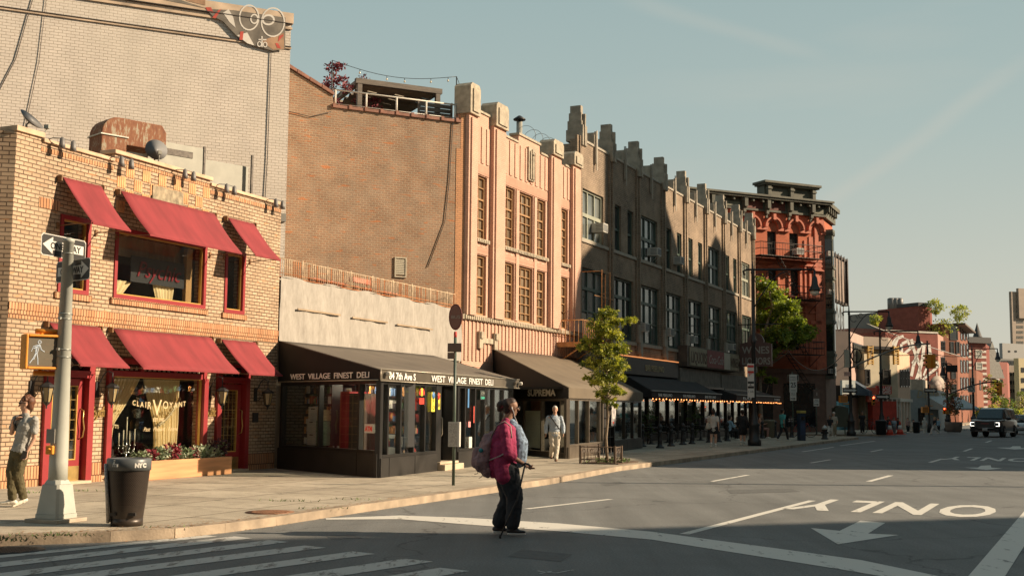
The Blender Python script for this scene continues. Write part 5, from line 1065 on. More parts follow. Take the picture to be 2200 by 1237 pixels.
for i,x in enumerate(pl):
    mb = MB(); x = min(max(x,.28),LB - .28)
    for k,(hw,d0,d1,z0,z1) in enumerate(((.27,-.2,.55,13.1,13.6),(.23,-.16,.50,13.6,14.0),(.18,-.12,.46,14.0,14.35),(.13,-.08,.42,14.35,14.68))): mb.box(x - hw,x + hw,d0,d1,z0 + (.001 if k else 0),z1)
    for dx,zt_ in ((-.2,13.8),(0,14.3),(.2,13.8)): mb.box(x + dx - .06,x + dx + .06,-.26 if dx == 0 else -.235,-.1,12.9,zt_)
    mb.build('pinnacle',[PST],root,bevel=.015)
    if i < 8:
        c = (pl[i] + pl[i + 1]) / 2; mb = MB(); mb.box(c - .18,c + .18,-.06,.40,13.302,13.75); mb.box(c - .14,c + .14,-.04,.36,13.752,13.85); mb.build('small_pinnacle',PST,root,bevel=.012)
        mb = MB(); mb.box(c - .09,c + .09,-.12,-.03,12.45,13.9); mb.box(c - .05,c + .05,-.14,-.12,12.15,13.95); mb.box(c + .095,c + .17,-.10,-.03,12.7,13.7); mb.build('stone_drop',PST2,root)
    mb = MB(); mb.box(x - .27,x + .27,-.20,.02,4.85,5.7); mb.box(x - .16,x + .16,-.24,.02,4.3,4.85); mb.box(x - .08,x + .08,-.26,-.1,4.1,4.3); mb.build('stone_corbel',PST2 if 1 else PST,root)
for t_,a,b,z0,z1,i in wins:
    if t_ == 'L': window(root,a,b,z0,z1,GRN,PD if i % 3 != 1 else PDK,cols=3,rows=(.36,(.70,1)),w=.09,y=.16,bw=.07)
    elif t_ == 'U': window(root,a,b,z0,z1,PGR if i in (0,7) else GRN,PD,cols=3,rows=((.5,1),),w=.08,y=.14,bw=.08)
    else: window(root,a,b,z0,z1,GRN,PDK if i % 2 else PD,cols=1,rows=((.47,1),),w=.07,y=.14,bw=.05)
ACW = M('ac_white',(.52,.50,.44),rough=.5,var=.1); ACG = M('ac_grille',(.16,.16,.15),var=.2,scale=30)
def ac(fr,u,z,label,br=False,s=1.0):
    r = thing('window_air_conditioner',label,'air conditioner',tuple(fr.at(u,.0,z)),az2rot(fr.az),'window air conditioners'); mb = MB(); mb.box(-.30 * s,.30 * s,-.42,.15,0,.42 * s); mb.box(-.26 * s,.26 * s,-.425,-.42,.04,.38 * s,1)
    for k in range(5): mb.box(-.305 * s,-.30 * s,-.36,-.05,.06 + k * .065,.09 + k * .065,1)
    mb.build('casing',[ACW,ACG],r,bevel=.01)
    if br: mb = MB(); mb.tube([(-.2,-.05,-.35),(-.2,-.40,0),(-.2,0,0)],.012,4); mb.tube([(.2,-.05,-.35),(.2,-.40,0),(.2,0,0)],.012,4); mb.build('bracket',ACW,r)
for x,y,l,br in ((1296,500,'white air conditioner in the first upper window of the brown building',0),(1412,550,'air conditioner on brackets in the upper window above the young tree',1),(1462,568,'small air conditioner in the narrow upper window of the fourth bay',0),(1386,712,'air conditioner in the lower window of the third bay',0),(1440,722,'air conditioner on brackets in the lower window of the fourth bay',1),(1492,737,'air conditioner in the lower window of the fifth bay',0),(1575,752,'air conditioner behind the hanging liquor sign',0)):
    u,z = B.px(x,y,.3); ac(B,u,z,l,br,.95)
for x,y,w,h,l in ((1343,315,.12,1.4,'thin grey pipe on the brown roof behind the second pinnacle'),(1452,378,.14,1.3,'white pipe on the brown roof behind the fourth pinnacle')):
    u,z = B.px(x,y,-1.0); mb = MB(); mb.tube([(0,0,0),(0,0,z - 12.4)],w / 2,8); o = mb.build('roof_pipe',M('pale_pipe',(.45,.45,.42),rough=.5,var=.1)); o.location = B.at(u,-1.0,12.4); tag(o,l,'pipe')
r = thing('chimney_flue','galvanised chimney flue with a cap on the roof between peach and brown fronts','flue',tuple(B.at(-1.2,-2.2,11.0))); mb = MB(); mb.lathe([(.13,0),(.13,2.85)],n=12); mb.build('pipe',GAL,r); mb = MB(); mb.lathe([(.26,2.92),(.27,2.97),(.05,3.12)],n=12); mb.lathe([(.05,2.8),(.05,2.95)],n=6); mb.build('cap',BLK,r)
mb = MB(); mb.box(-1.3,1.3,-.8,.8,0,1.7); mb.box(-2.6,-1.5,-.5,.5,0,1.2); o = mb.build('roof_machinery',M('machine_dark',(.05,.05,.048),var=.3),bevel=.03); o.location = B.at(-.9,-3.4,11.0); o.rotation_euler.z = az2rot(25); tag(o,'dark roof machinery behind the razor wire','machinery')
mb = MB()
for k in range(7):
    pts = []; cx = k * .75
    for j in range(22): a = j / 21 * 2 * math.pi; pts.append((cx + j / 21 * .6,.36 * math.cos(a),1.0 + .36 * math.sin(a)))
    mb.tube(pts,.010,4)
mb.tube([(0,0,.6),(5.2,0,.7)],.01,4); o = mb.build('razor_wire',M('wire_steel',(.2,.2,.19),metal=.6,rough=.4)); o.location = B.at(-4.2,-.6,11.55); o.rotation_euler.z = az2rot(25); tag(o,'coils of razor wire along the roof edge','razor wire')
# -------- ground floor of the brown building
SIGNB = M('sign_board_black',(.020,.020,.021),rough=.5,var=.1); GLT = M('gold_lettering',(.42,.34,.20),var=0); ORL = M('orange_strip',(.75,.26,.08),rough=.4,var=0,emit=.6)
r = B.root('shopfront','dark bar shopfront along the foot of the brown building','shop'); mb = MB(); mb.box(1.2,LB - 1.0,.05,.2,SW,.55)
for x in [1.3 + k * 1.65 for k in range(18)]: mb.box(x - .05,x + .05,.02,.2,SW,3.0)
mb.box(1.2,LB - 1,.04,.2,2.3,2.42); mb.build('frame',BKM,r); mb = MB(); mb.box(1.3,LB - 1.1,.12,.14,.56,2.95); mb.build('pane',GLASS,r)
mb = MB(); mb.box(1.2,LB - 1,2.2,2.3,0,3.1); mb.build('interior',M('warm_dark',(.05,.03,.018),var=.5,scale=1),r)
r = B.root('bar_sign','long black sign board lettered BAR PISELLINO under an orange lit strip','sign'); mb = MB(); mb.box(3.2,13.6,-.25,.0,3.30,4.10); mb.build('board',SIGNB,r); mb = MB(); mb.box(3.2,13.6,-.28,-.1,4.102,4.15); mb.build('strip_light',ORL,r)
text(r,'BAR PISELLINO',.42,(8.2,-.26,3.52),GLT,width=2.9,ext=.01,name='shop_name')
LQ = B.root('liquor_sign','weathered box sign reading LIQUORS and WINES on the brown wall','sign'); mb = MB(); mb.box(14.2,25.0,-.55,-.02,3.95,5.05); mb.build('box',M('rusty_box',(.10,.075,.055),var=.4),LQ)
mb = MB(); mb.box(14.6,17.9,-.60,-.551,4.02,4.98,0); mb.box(17.95,21.5,-.60,-.551,4.02,4.98,1); mb.box(21.55,22.9,-.60,-.551,4.02,4.98,2); mb.box(22.95,24.9,-.60,-.551,4.02,4.98,0)
mb.build('face',[M('aged_yellow',(.26,.225,.15),var=.3,scale=2),M('aged_red',(.20,.05,.045),var=.2,scale=2),M('aged_white',(.42,.38,.30),var=.2,scale=2)],LQ)
TBR = M('brown_letters',(.10,.06,.035),var=0)
text(LQ,'LIQUORS',.85,(14.8,-.605,4.18),TBR,width=3.0,ext=.01,bold=.01,name='sign_words'); text(LQ,'Coca-Cola',.7,(18.2,-.605,4.25),M('faded_letters',(.34,.27,.24),var=0),width=3.0,shear=.35,ext=.01,name='sign_words'); text(LQ,'WINES',.8,(22.9,-.605,4.2),TBR,width=1.9,ext=.01,name='sign_words')
for a,b,z0,z1,l in ((13.8,21.8,2.9,3.85,'grey rolled shutter box below the liquor sign'),(22.0,30.6,2.85,3.75,'pale grey shop fascia at the far end of the brown building')):
    mb = MB(); mb.box(a,b,-.3,.0,z0,z1); mb.box(a,b,-.5,-.301,z0 - .06,z0 + .04,1); o = mb.build('shop_fascia',[M('grey_fascia',(.13,.12,.10),var=.3),BKM]); o.location = B.p; o.rotation_euler.z = az2rot(25); tag(o,l,'fascia')
BA = M('bar_awning_canvas',(.022,.022,.023),rough=.85,var=.15); BULB = M('warm_bulb',(1.0,.34,.10),rough=.4,var=0,emit=2.4)
WBAR = M('grey_bar',(.26,.26,.25),rough=.4,var=0)
root = B.root('bar_awning','black three part bar awning with white lettering over the cafe tables','awning')
ea,ez = 3.6,2.50
pe0 = (B.px(1400,838,3.4)); print('bar awn',pe0,B.px(1550,860,3.4))
u0,u1,off = 5.4,17.4,1.5
aw('canvas',(B.at(5.6,.05),B.at(16.4,.05)),(B.at(u0,off),B.at(u1,off)),3.30,2.50,.28,None,root,B,mat=BA,smat=BA)
mb = MB(); mb.box(u0 - .05,u1 + .05,-off - .05,-off + .02,2.50,2.55); mb.build('front_bar',WBAR,root)
for k in range(3): text(root,'BAR PISELLINO',.20,(u0 + .9 + k * 3.9,-off - .03,2.27),WLET,width=2.1,ext=.004,name='shop_name')
def lights(fr,u0,u1,off,z,n,label):
    r = fr.root('string_lights',label,'string lights'); mb = MB(); mb.tube([(u0 + (u1 - u0) * k / 40,-off,z + .03 - .02 * math.sin(k)) for k in range(41)],.006,4); mb.build('wire',BLK,r)
    mb = MB()
    for k in range(n): x = u0 + (u1 - u0) * k / (n - 1); mb.lathe([(.010,.0),(.024,-.02),(.024,-.045),(.008,-.06)],(x,-off + rnd.uniform(-.02,.02),z + .02 + rnd.uniform(-.03,.01)),7)
    o = mb.build('bulbs',BULB,r); o['kind'] = 'stuff'
lights(B,u0,u1,off + .08,2.16,26,'warm bulbs along the hem of the black bar awning')
root = B.root('bistro_awning','dark awning at the far corner of the brown building','awning')
u0,u1,off = 20.8,32.4,1.5
aw('canvas',(B.at(20.8,.05),B.at(31.2,.05)),(B.at(u0,off),B.at(u1 - .4,off)),3.0,2.52,.32,None,root,B,mat=M('brown_bistro_canvas',(.07,.055,.045),rough=.8,var=.1),smat=BA)
mb = MB(); mb.box(u0 - .05,u1 - .35,-off - .05,-off + .02,2.52,2.57); mb.build('front_bar',WBAR,root)
lights(B,20.8,32.0,off + .08,2.16,26,'warm bulbs along the hem of the far corner awning')
lights(B,17.4,22.0,1.5,2.15,8,'warm bulbs strung between the two bar awnings')
text(root,'PANINI',.22,(30.3,-off - .03,2.27),WLET,width=1.5,ext=.004,name='shop_name'); text(root,'BAR',.22,(22.1,-off - .03,2.27),WLET,width=2.4,ext=.004,name='shop_name')
p0 = B.at(B.U(1581,760) ,.15); r = thing('hanging_sign','brown hanging sign reading WINES LIQUORS with an arched emblem','sign',tuple(p0),az2rot(115))
HX,HZ = Fac(p0,115),0
mb = MB(); hw = 2.1; mb.prism([(.15,4.35),(hw,4.35),(hw,5.75),(hw - .4,5.85)] + [(1.12 + .52 * math.cos(a),5.8 + .62 * math.sin(a)) for a in [k * math.pi / 10 for k in range(0,11)]] + [(.55,5.85),(.15,5.75)],-.12,.12); mb.build('board',M('brown_enamel',(.15,.075,.06),rough=.5,var=.25,scale=2),r)
SGL = M('dull_letters',(.38,.34,.29),var=.1); text(r,'WINES',.62,(.28,-.13,5.15),SGL,width=1.7,bold=.01,name='sign_words'); text(r,'&',.4,(1.0,-.13,5.95),SGL,name='sign_words'); text(r,'LIQUORS',.60,(.25,-.13,4.48),SGL,width=1.75,bold=.01,name='sign_words')
mb = MB(); mb.tube([(0,0,6.95),(hw + .6,0,6.95)],.035,6); mb.tube([(.6,0,6.95),(.6,0,5.85)],.015,4); mb.tube([(1.7,0,6.95),(1.7,0,5.7)],.015,4); mb.build('arm',BLK,r)
# ================================================================ red corner building with green cornice
RBK = brick('red_brick',(.48,.145,.075),(.42,.12,.065),(.36,.13,.08),bw=.21,bh=.075,ms=.007,patch=(.48,.14,.07),pfac=.4,var=.15,bump=.3)
GCO = M('green_cornice',(.090,.088,.062),rough=.7,var=.3,scale=2); GCL = M('pale_green_cornice',(.17,.165,.115),rough=.7,var=.25,scale=2); RST = M('red_stone',(.46,.13,.07),var=.2,scale=3,bump=.4); BST = M('brown_stone',(.17,.10,.075),var=.2,scale=2)
root = Rf.root('red_corner_building','tall red brick corner building with a dark green bracketed cornice','building')
Lr = Rf.U(1771,620); print('Lr',Lr); rw = [Rf.px(x,540) [0] for x in (1596,1657,1705,1750)]; print('red win',rw,Rf.Z(1735,431),Rf.Z(1660,500),Rf.Z(1660,545),Rf.Z(1707,578),Rf.Z(1707,632),Rf.Z(1640,395),Rf.Z(1735,464))
zC = 16.9
R1 = [15.0,16.88,18.86]; WZ = ((12.75,14.45),(9.9,11.75),(6.0,8.0)); hol = []
for u in R1: hol += [(u - .40,u + .40,a,b) for a,b in WZ]
mb = MB(); wall_grid(mb,0,Lr,4.6,15.8,hol,t=.4); mb.build('wall',RBK,root)
mb = MB(); mb.box(0,Lr,.05,.4,0,4.58); mb.box(0,Lr,-.12,.06,4.3,4.62); mb.build('stone_base',BST,root)
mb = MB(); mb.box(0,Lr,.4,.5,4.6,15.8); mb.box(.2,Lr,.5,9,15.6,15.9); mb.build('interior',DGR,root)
SV = Fac(Rf.at(Lr),25.0); SVL = SV.U(1792,620); print('SVL',SVL)
mb = MB(); mb.box(0.0,SVL,.05,.45,4.6,15.8); o = mb.build('avenue_wall',RBK,root); into(o,Rf,SV)
mb = MB(); mb.box(0,SVL,.0,.45,0,4.58); o = mb.build('stone_base',BST,root); into(o,Rf,SV)
for u in R1:
    for z0,z1 in WZ: window(root,u - .39,u + .39,z0,z1,BKM,OPAQ,cols=1,rows=((.5,1),),w=.06,y=.16)
mb = MB()
def arch(mb,c,r0_,r1_,zb_,y0,y1,n=10):
    for k in range(n):
        a,b = math.pi * k / n,math.pi * (k + 1) / n; mb.prism([(c + r0_ * math.cos(a),zb_ + r0_ * math.sin(a)),(c + r1_ * math.cos(a),zb_ + r1_ * math.sin(a)),(c + r1_ * math.cos(b),zb_ + r1_ * math.sin(b)),(c + r0_ * math.cos(b),zb_ + r0_ * math.sin(b))],y0,y1)
ac_ = R1 + [20.75,13.1]
for c in ac_:
    arch(mb,c,.46,.66,14.72,-.22,.02); arch(mb,c,.66,.78,14.72,-.34,.02); mb.box(c - .12,c + .12,-.42,.02,15.25,15.68)
    mb.box(c - .95,c - .45,-.2,.02,14.5,14.7); mb.box(c + .46,c + .93,-.21,.02,14.5,14.7)
for z in (12.45,12.1): mb.box(6,Lr,-.15,.02,z,z + .16)
for c in R1 + [20.75]: mb.prism([(c - .62,11.78),(c + .62,11.78),(c + .62,11.84),(c,12.09),(c - .62,11.84)],-.3,.02); mb.box(c - .6,c - .42,-.12,.02,9.9,11.77); mb.box(c + .42,c + .6,-.12,.02,9.9,11.77); mb.box(c - .6,c + .6,-.14,.02,9.75,9.88)
mb.box(19.75,19.9,-.08,.02,5,14); mb.box(Lr - .9,Lr,-.12,.02,4.6,15.6); mb.box(6,Lr,-.1,.02,9.2,9.36); mb.box(6,Lr,-.1,.02,8.7,8.82)
mb.box(20.2,21.2,-.06,.02,12.7,14.3); mb.box(20.1,21.3,-.08,.02,4.8,7.5); mb.box(20.2,21.2,-.12,.02,7.9,8.15)
mb.build('stone_trim',RST,root)
mb = MB(); mb.box(-1,Lr + .15,-.25,.3,15.802,15.95); mb.box(-1,Lr + .3,-.12,.4,15.95,16.65); mb.box(-1,Lr + .4,-.62,.5,16.652,16.80); mb.box(-1,Lr + .5,-.72,.5,16.80,16.95)
nb = 24
for k in range(nb): x = 1.5 + k * (Lr - 1.5) / nb; mb.box(x,x + .16,-.5,-.1,16.42,16.65)
for x in (9.0,11.5,14.3,16.3,18.3,20.3): mb.box(x - .15,x + .15,-.56,-.1,16.0,16.64); mb.box(x - .12,x + .12,-.36,-.1,15.62,16.0); mb.box(x - .09,x + .09,-.24,-.1,15.35,15.62); mb.box(x - .18,x + .18,-.42,-.1,15.94,16.02)
mb.box(16.0,20.6,-.35,.5,16.952,17.8); mb.box(15.75,20.85,-.8,.7,17.822,18.0); mb.box(15.85,20.75,-.7,.6,17.7,17.82)
for x in (16.3,18.3,20.3): mb.box(x - .15,x + .15,-.62,-.3,16.96,17.69); mb.box(x - .2,x + .2,-.68,-.3,17.4,17.55)
mb.build('cornice',GCO,root,bevel=.02)
mb = MB(); mb.box(11.8,14.0,-.16,-.12,16.02,16.35); mb.box(9.3,11.2,-.16,-.12,16.02,16.35); mb.box(20.6,Lr,-.16,-.12,16.02,16.35); mb.build('cornice_panel',GCL,root)
mb = MB(); mb.box(14.6,16.0,-.17,-.12,15.98,16.6); mb.box(16.6,18.0,-.17,-.12,15.98,16.6); mb.build('terracotta_panel',M('dark_red_panel',(.13,.035,.02),var=.3,scale=6),root)
mb = MB(); mb.box(-.3,SVL,-.55,.4,16.652,16.95); mb.box(0,SVL,-.2,.4,15.81,16.65); [mb.box(k * .8,k * .8 + .22,-.45,-.2,16.2,16.64) for k in range(5)]; o = mb.build('avenue_cornice',GCO,root); into(o,Rf,SV)
for u in (0,):
    mb = MB(); pts = [(u,.06),(u,-.62),(u + .7,-.62),(u + 2.2,.06)]; mb.prism(pts,4.0,14.5,ax='z'); 
    e = .08; P = [(pts[0][0] - e,.06),(pts[1][0] - e,-.62 - e),(pts[2][0] + e,-.62 - e),(pts[3][0] + e,.06)]
    for z in (14.5,12.0,11.2,8.75,8.0,5.6,4.9): mb.prism(P,z + .002,z + .2,ax='z')
    mb.prism([(p[0],p[1]) for p in P],14.5,14.9,ax='z'); o = mb.build('bay_window',M('bay_green',(.085,.09,.065),rough=.6,var=.3,scale=2),root); into(o,Rf,SV)
    mb = MB(); a,b = Vector(pts[0]),Vector(pts[1]); d = (b - a).normalized(); nn_ = Vector((d.y,-d.x))
    for z0,z1 in ((12.3,14.2),(9.1,11.0),(6.0,7.9),(4.2,4.85)):
        p,q = a + d * .12,b - d * .07; mb.add([(*(p + nn_ * .03),z0),(*(q + nn_ * .03),z0),(*(q + nn_ * .03),z1),(*(p + nn_ * .03),z1)],[(0,1,2,3)]); mb.box(pts[1][0] + .15,pts[2][0] - .1,-.65,-.63,z0,z1)
    o = mb.build('bay_pane',OPAQ,root); into(o,Rf,SV)
for x,y,fr_,l in ((1718,541,Rf,'white air conditioner in the top floor window of the red building'),(1706,812,Rf,'air conditioner low on the red building')):
    u,z = fr_.px(x,y,.3); ac(fr_,u,z - .2,l,0,1.1)
for y,l in ((545,'air conditioner in the top of the green bay'),(627,'air conditioner in the middle of the green bay'),(796,'air conditioner at the foot of the green bay')):
    u,z = Rf.px(1778,y,.0); ac(Rf,Lr + .32,z - .2,l,0,.8)
r = Rf.root('fire_escape','black iron fire escape on the face of the red building','fire escape')
FEM = M('iron_brown',(.035,.025,.02),rough=.6,var=.2)
for z in (12.5,9.5,5.6):
    mb = MB(); u0,u1 = 14.9,20.4; mb.box(u0,u1,-1.3,-.2,z,z + .05)
    for k in range(24): x = u0 + (u1 - u0) * k / 23; mb.tube([(x,-1.3,z),(x,-1.3,z + .95)],.014,4)
    for zz in (z + .95,z + .5): mb.tube([(u0,-.1,zz),(u0,-1.3,zz),(u1,-1.3,zz),(u1,-.1,zz)],.028,4)
    for x in (u0 + .3,u1 - .3): mb.tube([(x,-1.25,z),(x,-.02,z - .8)],.03,4)
    mb.build('landing',FEM,r)
for z0,z1,a,b in ((9.55,12.5,18.6,16.6),(5.65,9.5,19.0,16.6),(3.0,5.6,19.6,17.4)):
    mb = MB()
    for y in (-1.2,-.75): mb.tube([(a,y,z0),(b,y,z1)],.03,4)
    n = 11
    for k in range(n): f = (k + .5) / n; mb.box(a + (b - a) * f - .12,a + (b - a) * f + .12,-1.2,-.75,z0 + (z1 - z0) * f - .015,z0 + (z1 - z0) * f + .015)
    mb.build('stair',FEM,r)
mb = MB(); mb.box(0,Lr,-.05,.06,.12,.5); rr_ = None
mb = MB(); 
for x0,x1 in ((11,13.4),(14.4,16.8),(17.8,20.6)): mb.box(x0,x1,.0,.06,.5,3.6)
mb.build('dark_shopfront',OPAQ,root)
# ================================================================ billboard on a scaffold
r = thing('billboard','billboard seen from behind on a tall steel lattice','billboard',(ray(1806,885).x / ray(1806,885).y * 102,102,0),az2rot(27)); 
mb = MB(); zb_,zt_ = 10.8,14.9; mb.box(-2.6,2.6,-.1,.1,zb_,zt_); mb.build('panel',M('billboard_back',(.20,.15,.12),var=.25,scale=1),r)
mb = MB(); mb.box(-2.7,2.75,-.25,-.11,zt_ - .2,zt_); mb.box(-2.7,2.75,-.25,-.11,zb_,zb_ + .2)
for x in (-2.4,-1.2,0,1.2,2.5): mb.tube([(x,-.3,zb_),(x,-.3,zt_ + .1)],.05,4)
mb.box(2.55,2.9,-.3,.3,zb_,zt_)
for x in (-2,-.7,.7,2): mb.tube([(x,0,6.0),(x,0,zb_)],.035,4)
for a,b in ((-2,-.7),(.7,2),(-.7,.7)): mb.tube([(a,0,6.2),(b,0,8.2),(a,0,zb_)],.022,4); mb.tube([(b,0,6.2),(a,0,8.2),(b,0,zb_)],.022,4)
mb.build('lattice',FEM,r)
# ================================================================ far buildings
def farb(name,label,xl,xc,xr,Y,ytop,wm,wins_l=None,wins_r=None,azl=64.6,azr=25.0,wm2=None,z0=0,roof=None,frm=None,pane=None,cat='building'):
    """corner at pixel column xc and depth Y; left face runs back-left along azl, right face recedes along azr"""
    d = ray(xc,885); C0 = Vector((d.x / d.y * Y,Y,0)); fl = Fac(P2(C0,azl + 180,1),azl); fl.p = C0.copy(); fr = Fac(C0,azr)
    ul = fl.U(xl,885); ur = fr.U(xr,885); zt = fl.Z(xc,ytop); r = thing(name,label,cat,tuple(C0),az2rot(azl)); pane = pane or OPAQ; frm = frm or BKM
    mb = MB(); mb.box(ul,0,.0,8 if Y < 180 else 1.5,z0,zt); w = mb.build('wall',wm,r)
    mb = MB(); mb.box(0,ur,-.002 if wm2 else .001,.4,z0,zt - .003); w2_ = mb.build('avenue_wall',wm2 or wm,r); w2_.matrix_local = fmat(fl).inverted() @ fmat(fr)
    fl.L,fr.L = -ul,ur
    def wins(fc,lst,mine):
        for (x0,x1,y0,y1) in lst:
            a,b = sorted((fc.U(x0,(y0 + y1) / 2),fc.U(x1,(y0 + y1) / 2))); c,e = fc.Z((x0 + x1) / 2,y1),fc.Z((x0 + x1) / 2,y0); mb = MB(); frame_bars(mb,a - .08,b + .08,c - .1,e + .08,.12,-.10,.0); mb.box(a,b,-.05,.0,(c + e) / 2 - .04,(c + e) / 2 + .04); f = mb.build('window',frm,r)
            if fc is fr: f.matrix_local = fmat(fl).inverted() @ fmat(fr)
            mb = MB(); mb.box(a,b,-.04,-.005,c,e); mb.build('pane',pane,f)
    wins(fl,wins_l or [],1); wins(fr,wins_r or [],0)
    return r,fl,fr,zt
def grid(x0,x1,y0a,y0b,w,h,nx,ys): return [(x0 + (x1 - x0) * (k + .5) / nx - w / 2,x0 + (x1 - x0) * (k + .5) / nx + w / 2,y,y + h) for k in range(nx) for y in ys]
PINKB = M('pink_stucco',(.42,.29,.24),var=.12,scale=1.5); CREAMB = M('cream_stucco',(.50,.44,.31),var=.15,scale=1); PEB = M('peach_stone',(.60,.40,.26),var=.12,scale=2); DKB = M('dark_side_brick',(.06,.04,.032),var=.3,scale=1)
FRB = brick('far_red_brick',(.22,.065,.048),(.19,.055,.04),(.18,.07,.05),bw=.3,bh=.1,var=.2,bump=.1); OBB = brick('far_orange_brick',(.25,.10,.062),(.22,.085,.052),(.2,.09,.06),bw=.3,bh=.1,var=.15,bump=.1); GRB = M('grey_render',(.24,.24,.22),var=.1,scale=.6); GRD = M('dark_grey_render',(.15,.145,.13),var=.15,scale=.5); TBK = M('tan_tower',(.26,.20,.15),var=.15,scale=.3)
PANEG = M('pale_far_pane',(.22,.22,.19),rough=.15,var=.4,scale=1); 
r,fl,fr,zt = farb('low_pink_building','two storey building with a dark side and a pink avenue front',1795,1829,1858,98,712,DKB,None,[(1832,1856,741,788),(1831,1857,826,852)],wm2=PINKB,pane=PANEG)  # side face uses a darker brick than the pink front
mb = MB()
for k in range(1,6): x = fr.L * .05 + k * fr.L * .15; mb.box(x - .06,x + .06,-.14,-.05,fl.Z(1829,788),fl.Z(1829,737))
o = mb.build('mullions',BKM,r); o.matrix_local = fmat(fl).inverted() @ fmat(fr)
u0_ = fl.U(1797,860); z = lambda y: fl.Z(1820,y)
mb = MB(); mb.box(fl.U(1797,900),fl.U(1826,900),-.3,-.01,0,z(862)); tag(mb.build('kiosk_wall'.replace('kiosk_','mural_'),M('blue_mural',(.10,.25,.30),var=.7,scale=1.2),None),'blue painted mural wall below the white shop sign','mural wall'); bpy.data.objects['mural_wall'].location = fl.p; bpy.data.objects['mural_wall'].rotation_euler.z = az2rot(64.6)
r = thing('shop_sign','pale blue and white shop sign above the blue mural','sign',tuple(fl.p),az2rot(64.6)); mb = MB(); mb.box(fl.U(1799,840),-.05,-.6,-.35,z(848),z(817)); mb.build('board',M('pale_sign',(.42,.46,.44),var=.12),r); text(r,'LIQUOR STORE',.7,(fl.U(1806,835),-.62,z(838)),M('blue_grey_letters',(.16,.22,.27),var=0),width=abs(fl.U(1806,835)) - .3,name='shop_name')
r = thing('shop_awning','dark blue shop awning on the corner beyond the mural','awning',tuple(fr.p),az2rot(25)); mb = MB(); mb.prism([(-1.4,3.3),(0,3.3 + .9),(0,3.0),(-1.4,2.9)],.2,fr.L,ax='x'); mb.build('canvas',M('blue_canvas',(.035,.06,.09),rough=.8),r)
r,fl,fr,zt = farb('cream_corner_building','cream rendered corner building with a cigar shop below',1859,1930,1957,102,752,CREAMB,[(1859,1867,795,824),(1897,1911,795,823)],[(1933 + k * 5.6,1935.6 + k * 5.6,796,829) for k in range(4)],wm2=PEB)
mb = MB(); mb.box(-fl.L,.2,-.35,.3,zt,zt + .25); mb.build('cornice',BKM,r)
z = lambda y: fl.Z(1925,y); mb = MB(); mb.box(-fl.L * .95,-.1,-.12,-.01,.1,z(857)); 
o = mb.build('shop_glass',M('bright_shop_glass',(.16,.16,.13),rough=.1,var=.6,scale=.8),r); mb = MB()
for k in range(7): x = -fl.L * .95 + k * fl.L * .145; mb.box(x - .06,x + .06,-.2,-.12,.1,z(857))
mb.box(-fl.L,0,-.2,-.12,z(857),z(854)); mb.box(-fl.L,0,-.2,-.12,z(872),z(870)); mb.build('shop_frame',WMT,r)
mb = MB()
for k in range(4): mb.box(k * fr.L / 4 + .3,k * fr.L / 4 + .5,-.2,-.01,.1,z(857))
mb.box(0,fr.L,-.2,-.01,z(862),z(855)); o = mb.build('shop_frame',WMT,r); o.matrix_local = fmat(fl).inverted() @ fmat(fr)
cf = fl
for xa,xb,ya,yb,lab,wds in ((1881,1912,830,847,'red sign lettered VILLAGE CIGARS on the cream corner building',(('VILLAGE',838),('CIGARS',846))),(1859,1882,834,846,'red shop sign left of the cigar sign',()),(1860,1883,846,864,'orange red sign over the red cigar shop door',(('CIGARS',859),))):
    r = thing('shop_sign',lab,'sign',tuple(cf.p),az2rot(64.6)); mb = MB(); a,b = cf.U(xa,(ya + yb) / 2,1),cf.U(xb,(ya + yb) / 2,1); mb.box(a,b,-1.2,-1.0,z(yb),z(ya)); mb.build('board',M('cigar_red',(.52,.045,.035),rough=.5,var=.05) if xa == 1881 else M('faded_red',(.60,.12,.07),rough=.5,var=.1),r)
    for w_,y_ in wds: text(r,w_,.42 if xa == 1881 else .55,(a + .15,-1.22,z(y_)),WSG,width=(b - a) - .3,shear=.2,bold=.01,name='sign_words')
mb = MB(); mb.box(-fl.L,-fl.L + 2.6,-.9,-.3,0,z(862)); o = mb.build('red_storefront',M('shop_red',(.42,.05,.03),var=.2)); o.location = fl.p; o.rotation_euler.z = az2rot(64.6); tag(o,'narrow red shopfront at the left of the cigar shop','shopfront')
for x in (1868,1923): u_,zz = fl.px(x,763,.3); r = thing('fire_emblem','golden ladder shaped ornament hanging %s on the cream building' % ('left' if x < 1900 else 'right'),'ornament',tuple(fl.at(u_,.4,zz)),az2rot(64.6)); mb = MB(); [mb.box(-.2,.2,-.1,.1,k * .22 - .7,k * .22 - .6) for k in range(7)]; mb.box(-.28,-.2,-.1,.1,-.8,.8); mb.box(.2,.28,-.1,.1,-.8,.8); mb.build('bars',M('golden_bars',(.55,.33,.08),var=.2),r)
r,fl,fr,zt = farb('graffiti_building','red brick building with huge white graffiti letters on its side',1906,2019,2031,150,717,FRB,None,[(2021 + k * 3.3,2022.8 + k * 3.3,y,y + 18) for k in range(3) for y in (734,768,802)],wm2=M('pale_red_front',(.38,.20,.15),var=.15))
GRW = M('graffiti_white',(.55,.52,.47),var=.12,scale=1)
mb = MB()
def stroke(pts,w):
    P = [fl.px(x,y) for x,y in pts]; k = fl.Z(1960,760) - fl.Z(1960,761)
    for (a,b),(c,d) in zip(P,P[1:]):
        v = Vector((c - a,d - b)); 
        if v.length < 1e-6: continue
        n_ = Vector((-v.y,v.x)).normalized() * w * k / 2; e = v.normalized() * w * k * .2; mb.poly([(a - n_.x - e.x,-.03,b - n_.y - e.y),(c - n_.x + e.x,-.03,d - n_.y + e.y),(c + n_.x + e.x,-.03,d + n_.y + e.y),(a + n_.x - e.x,-.03,b + n_.y - e.y)])
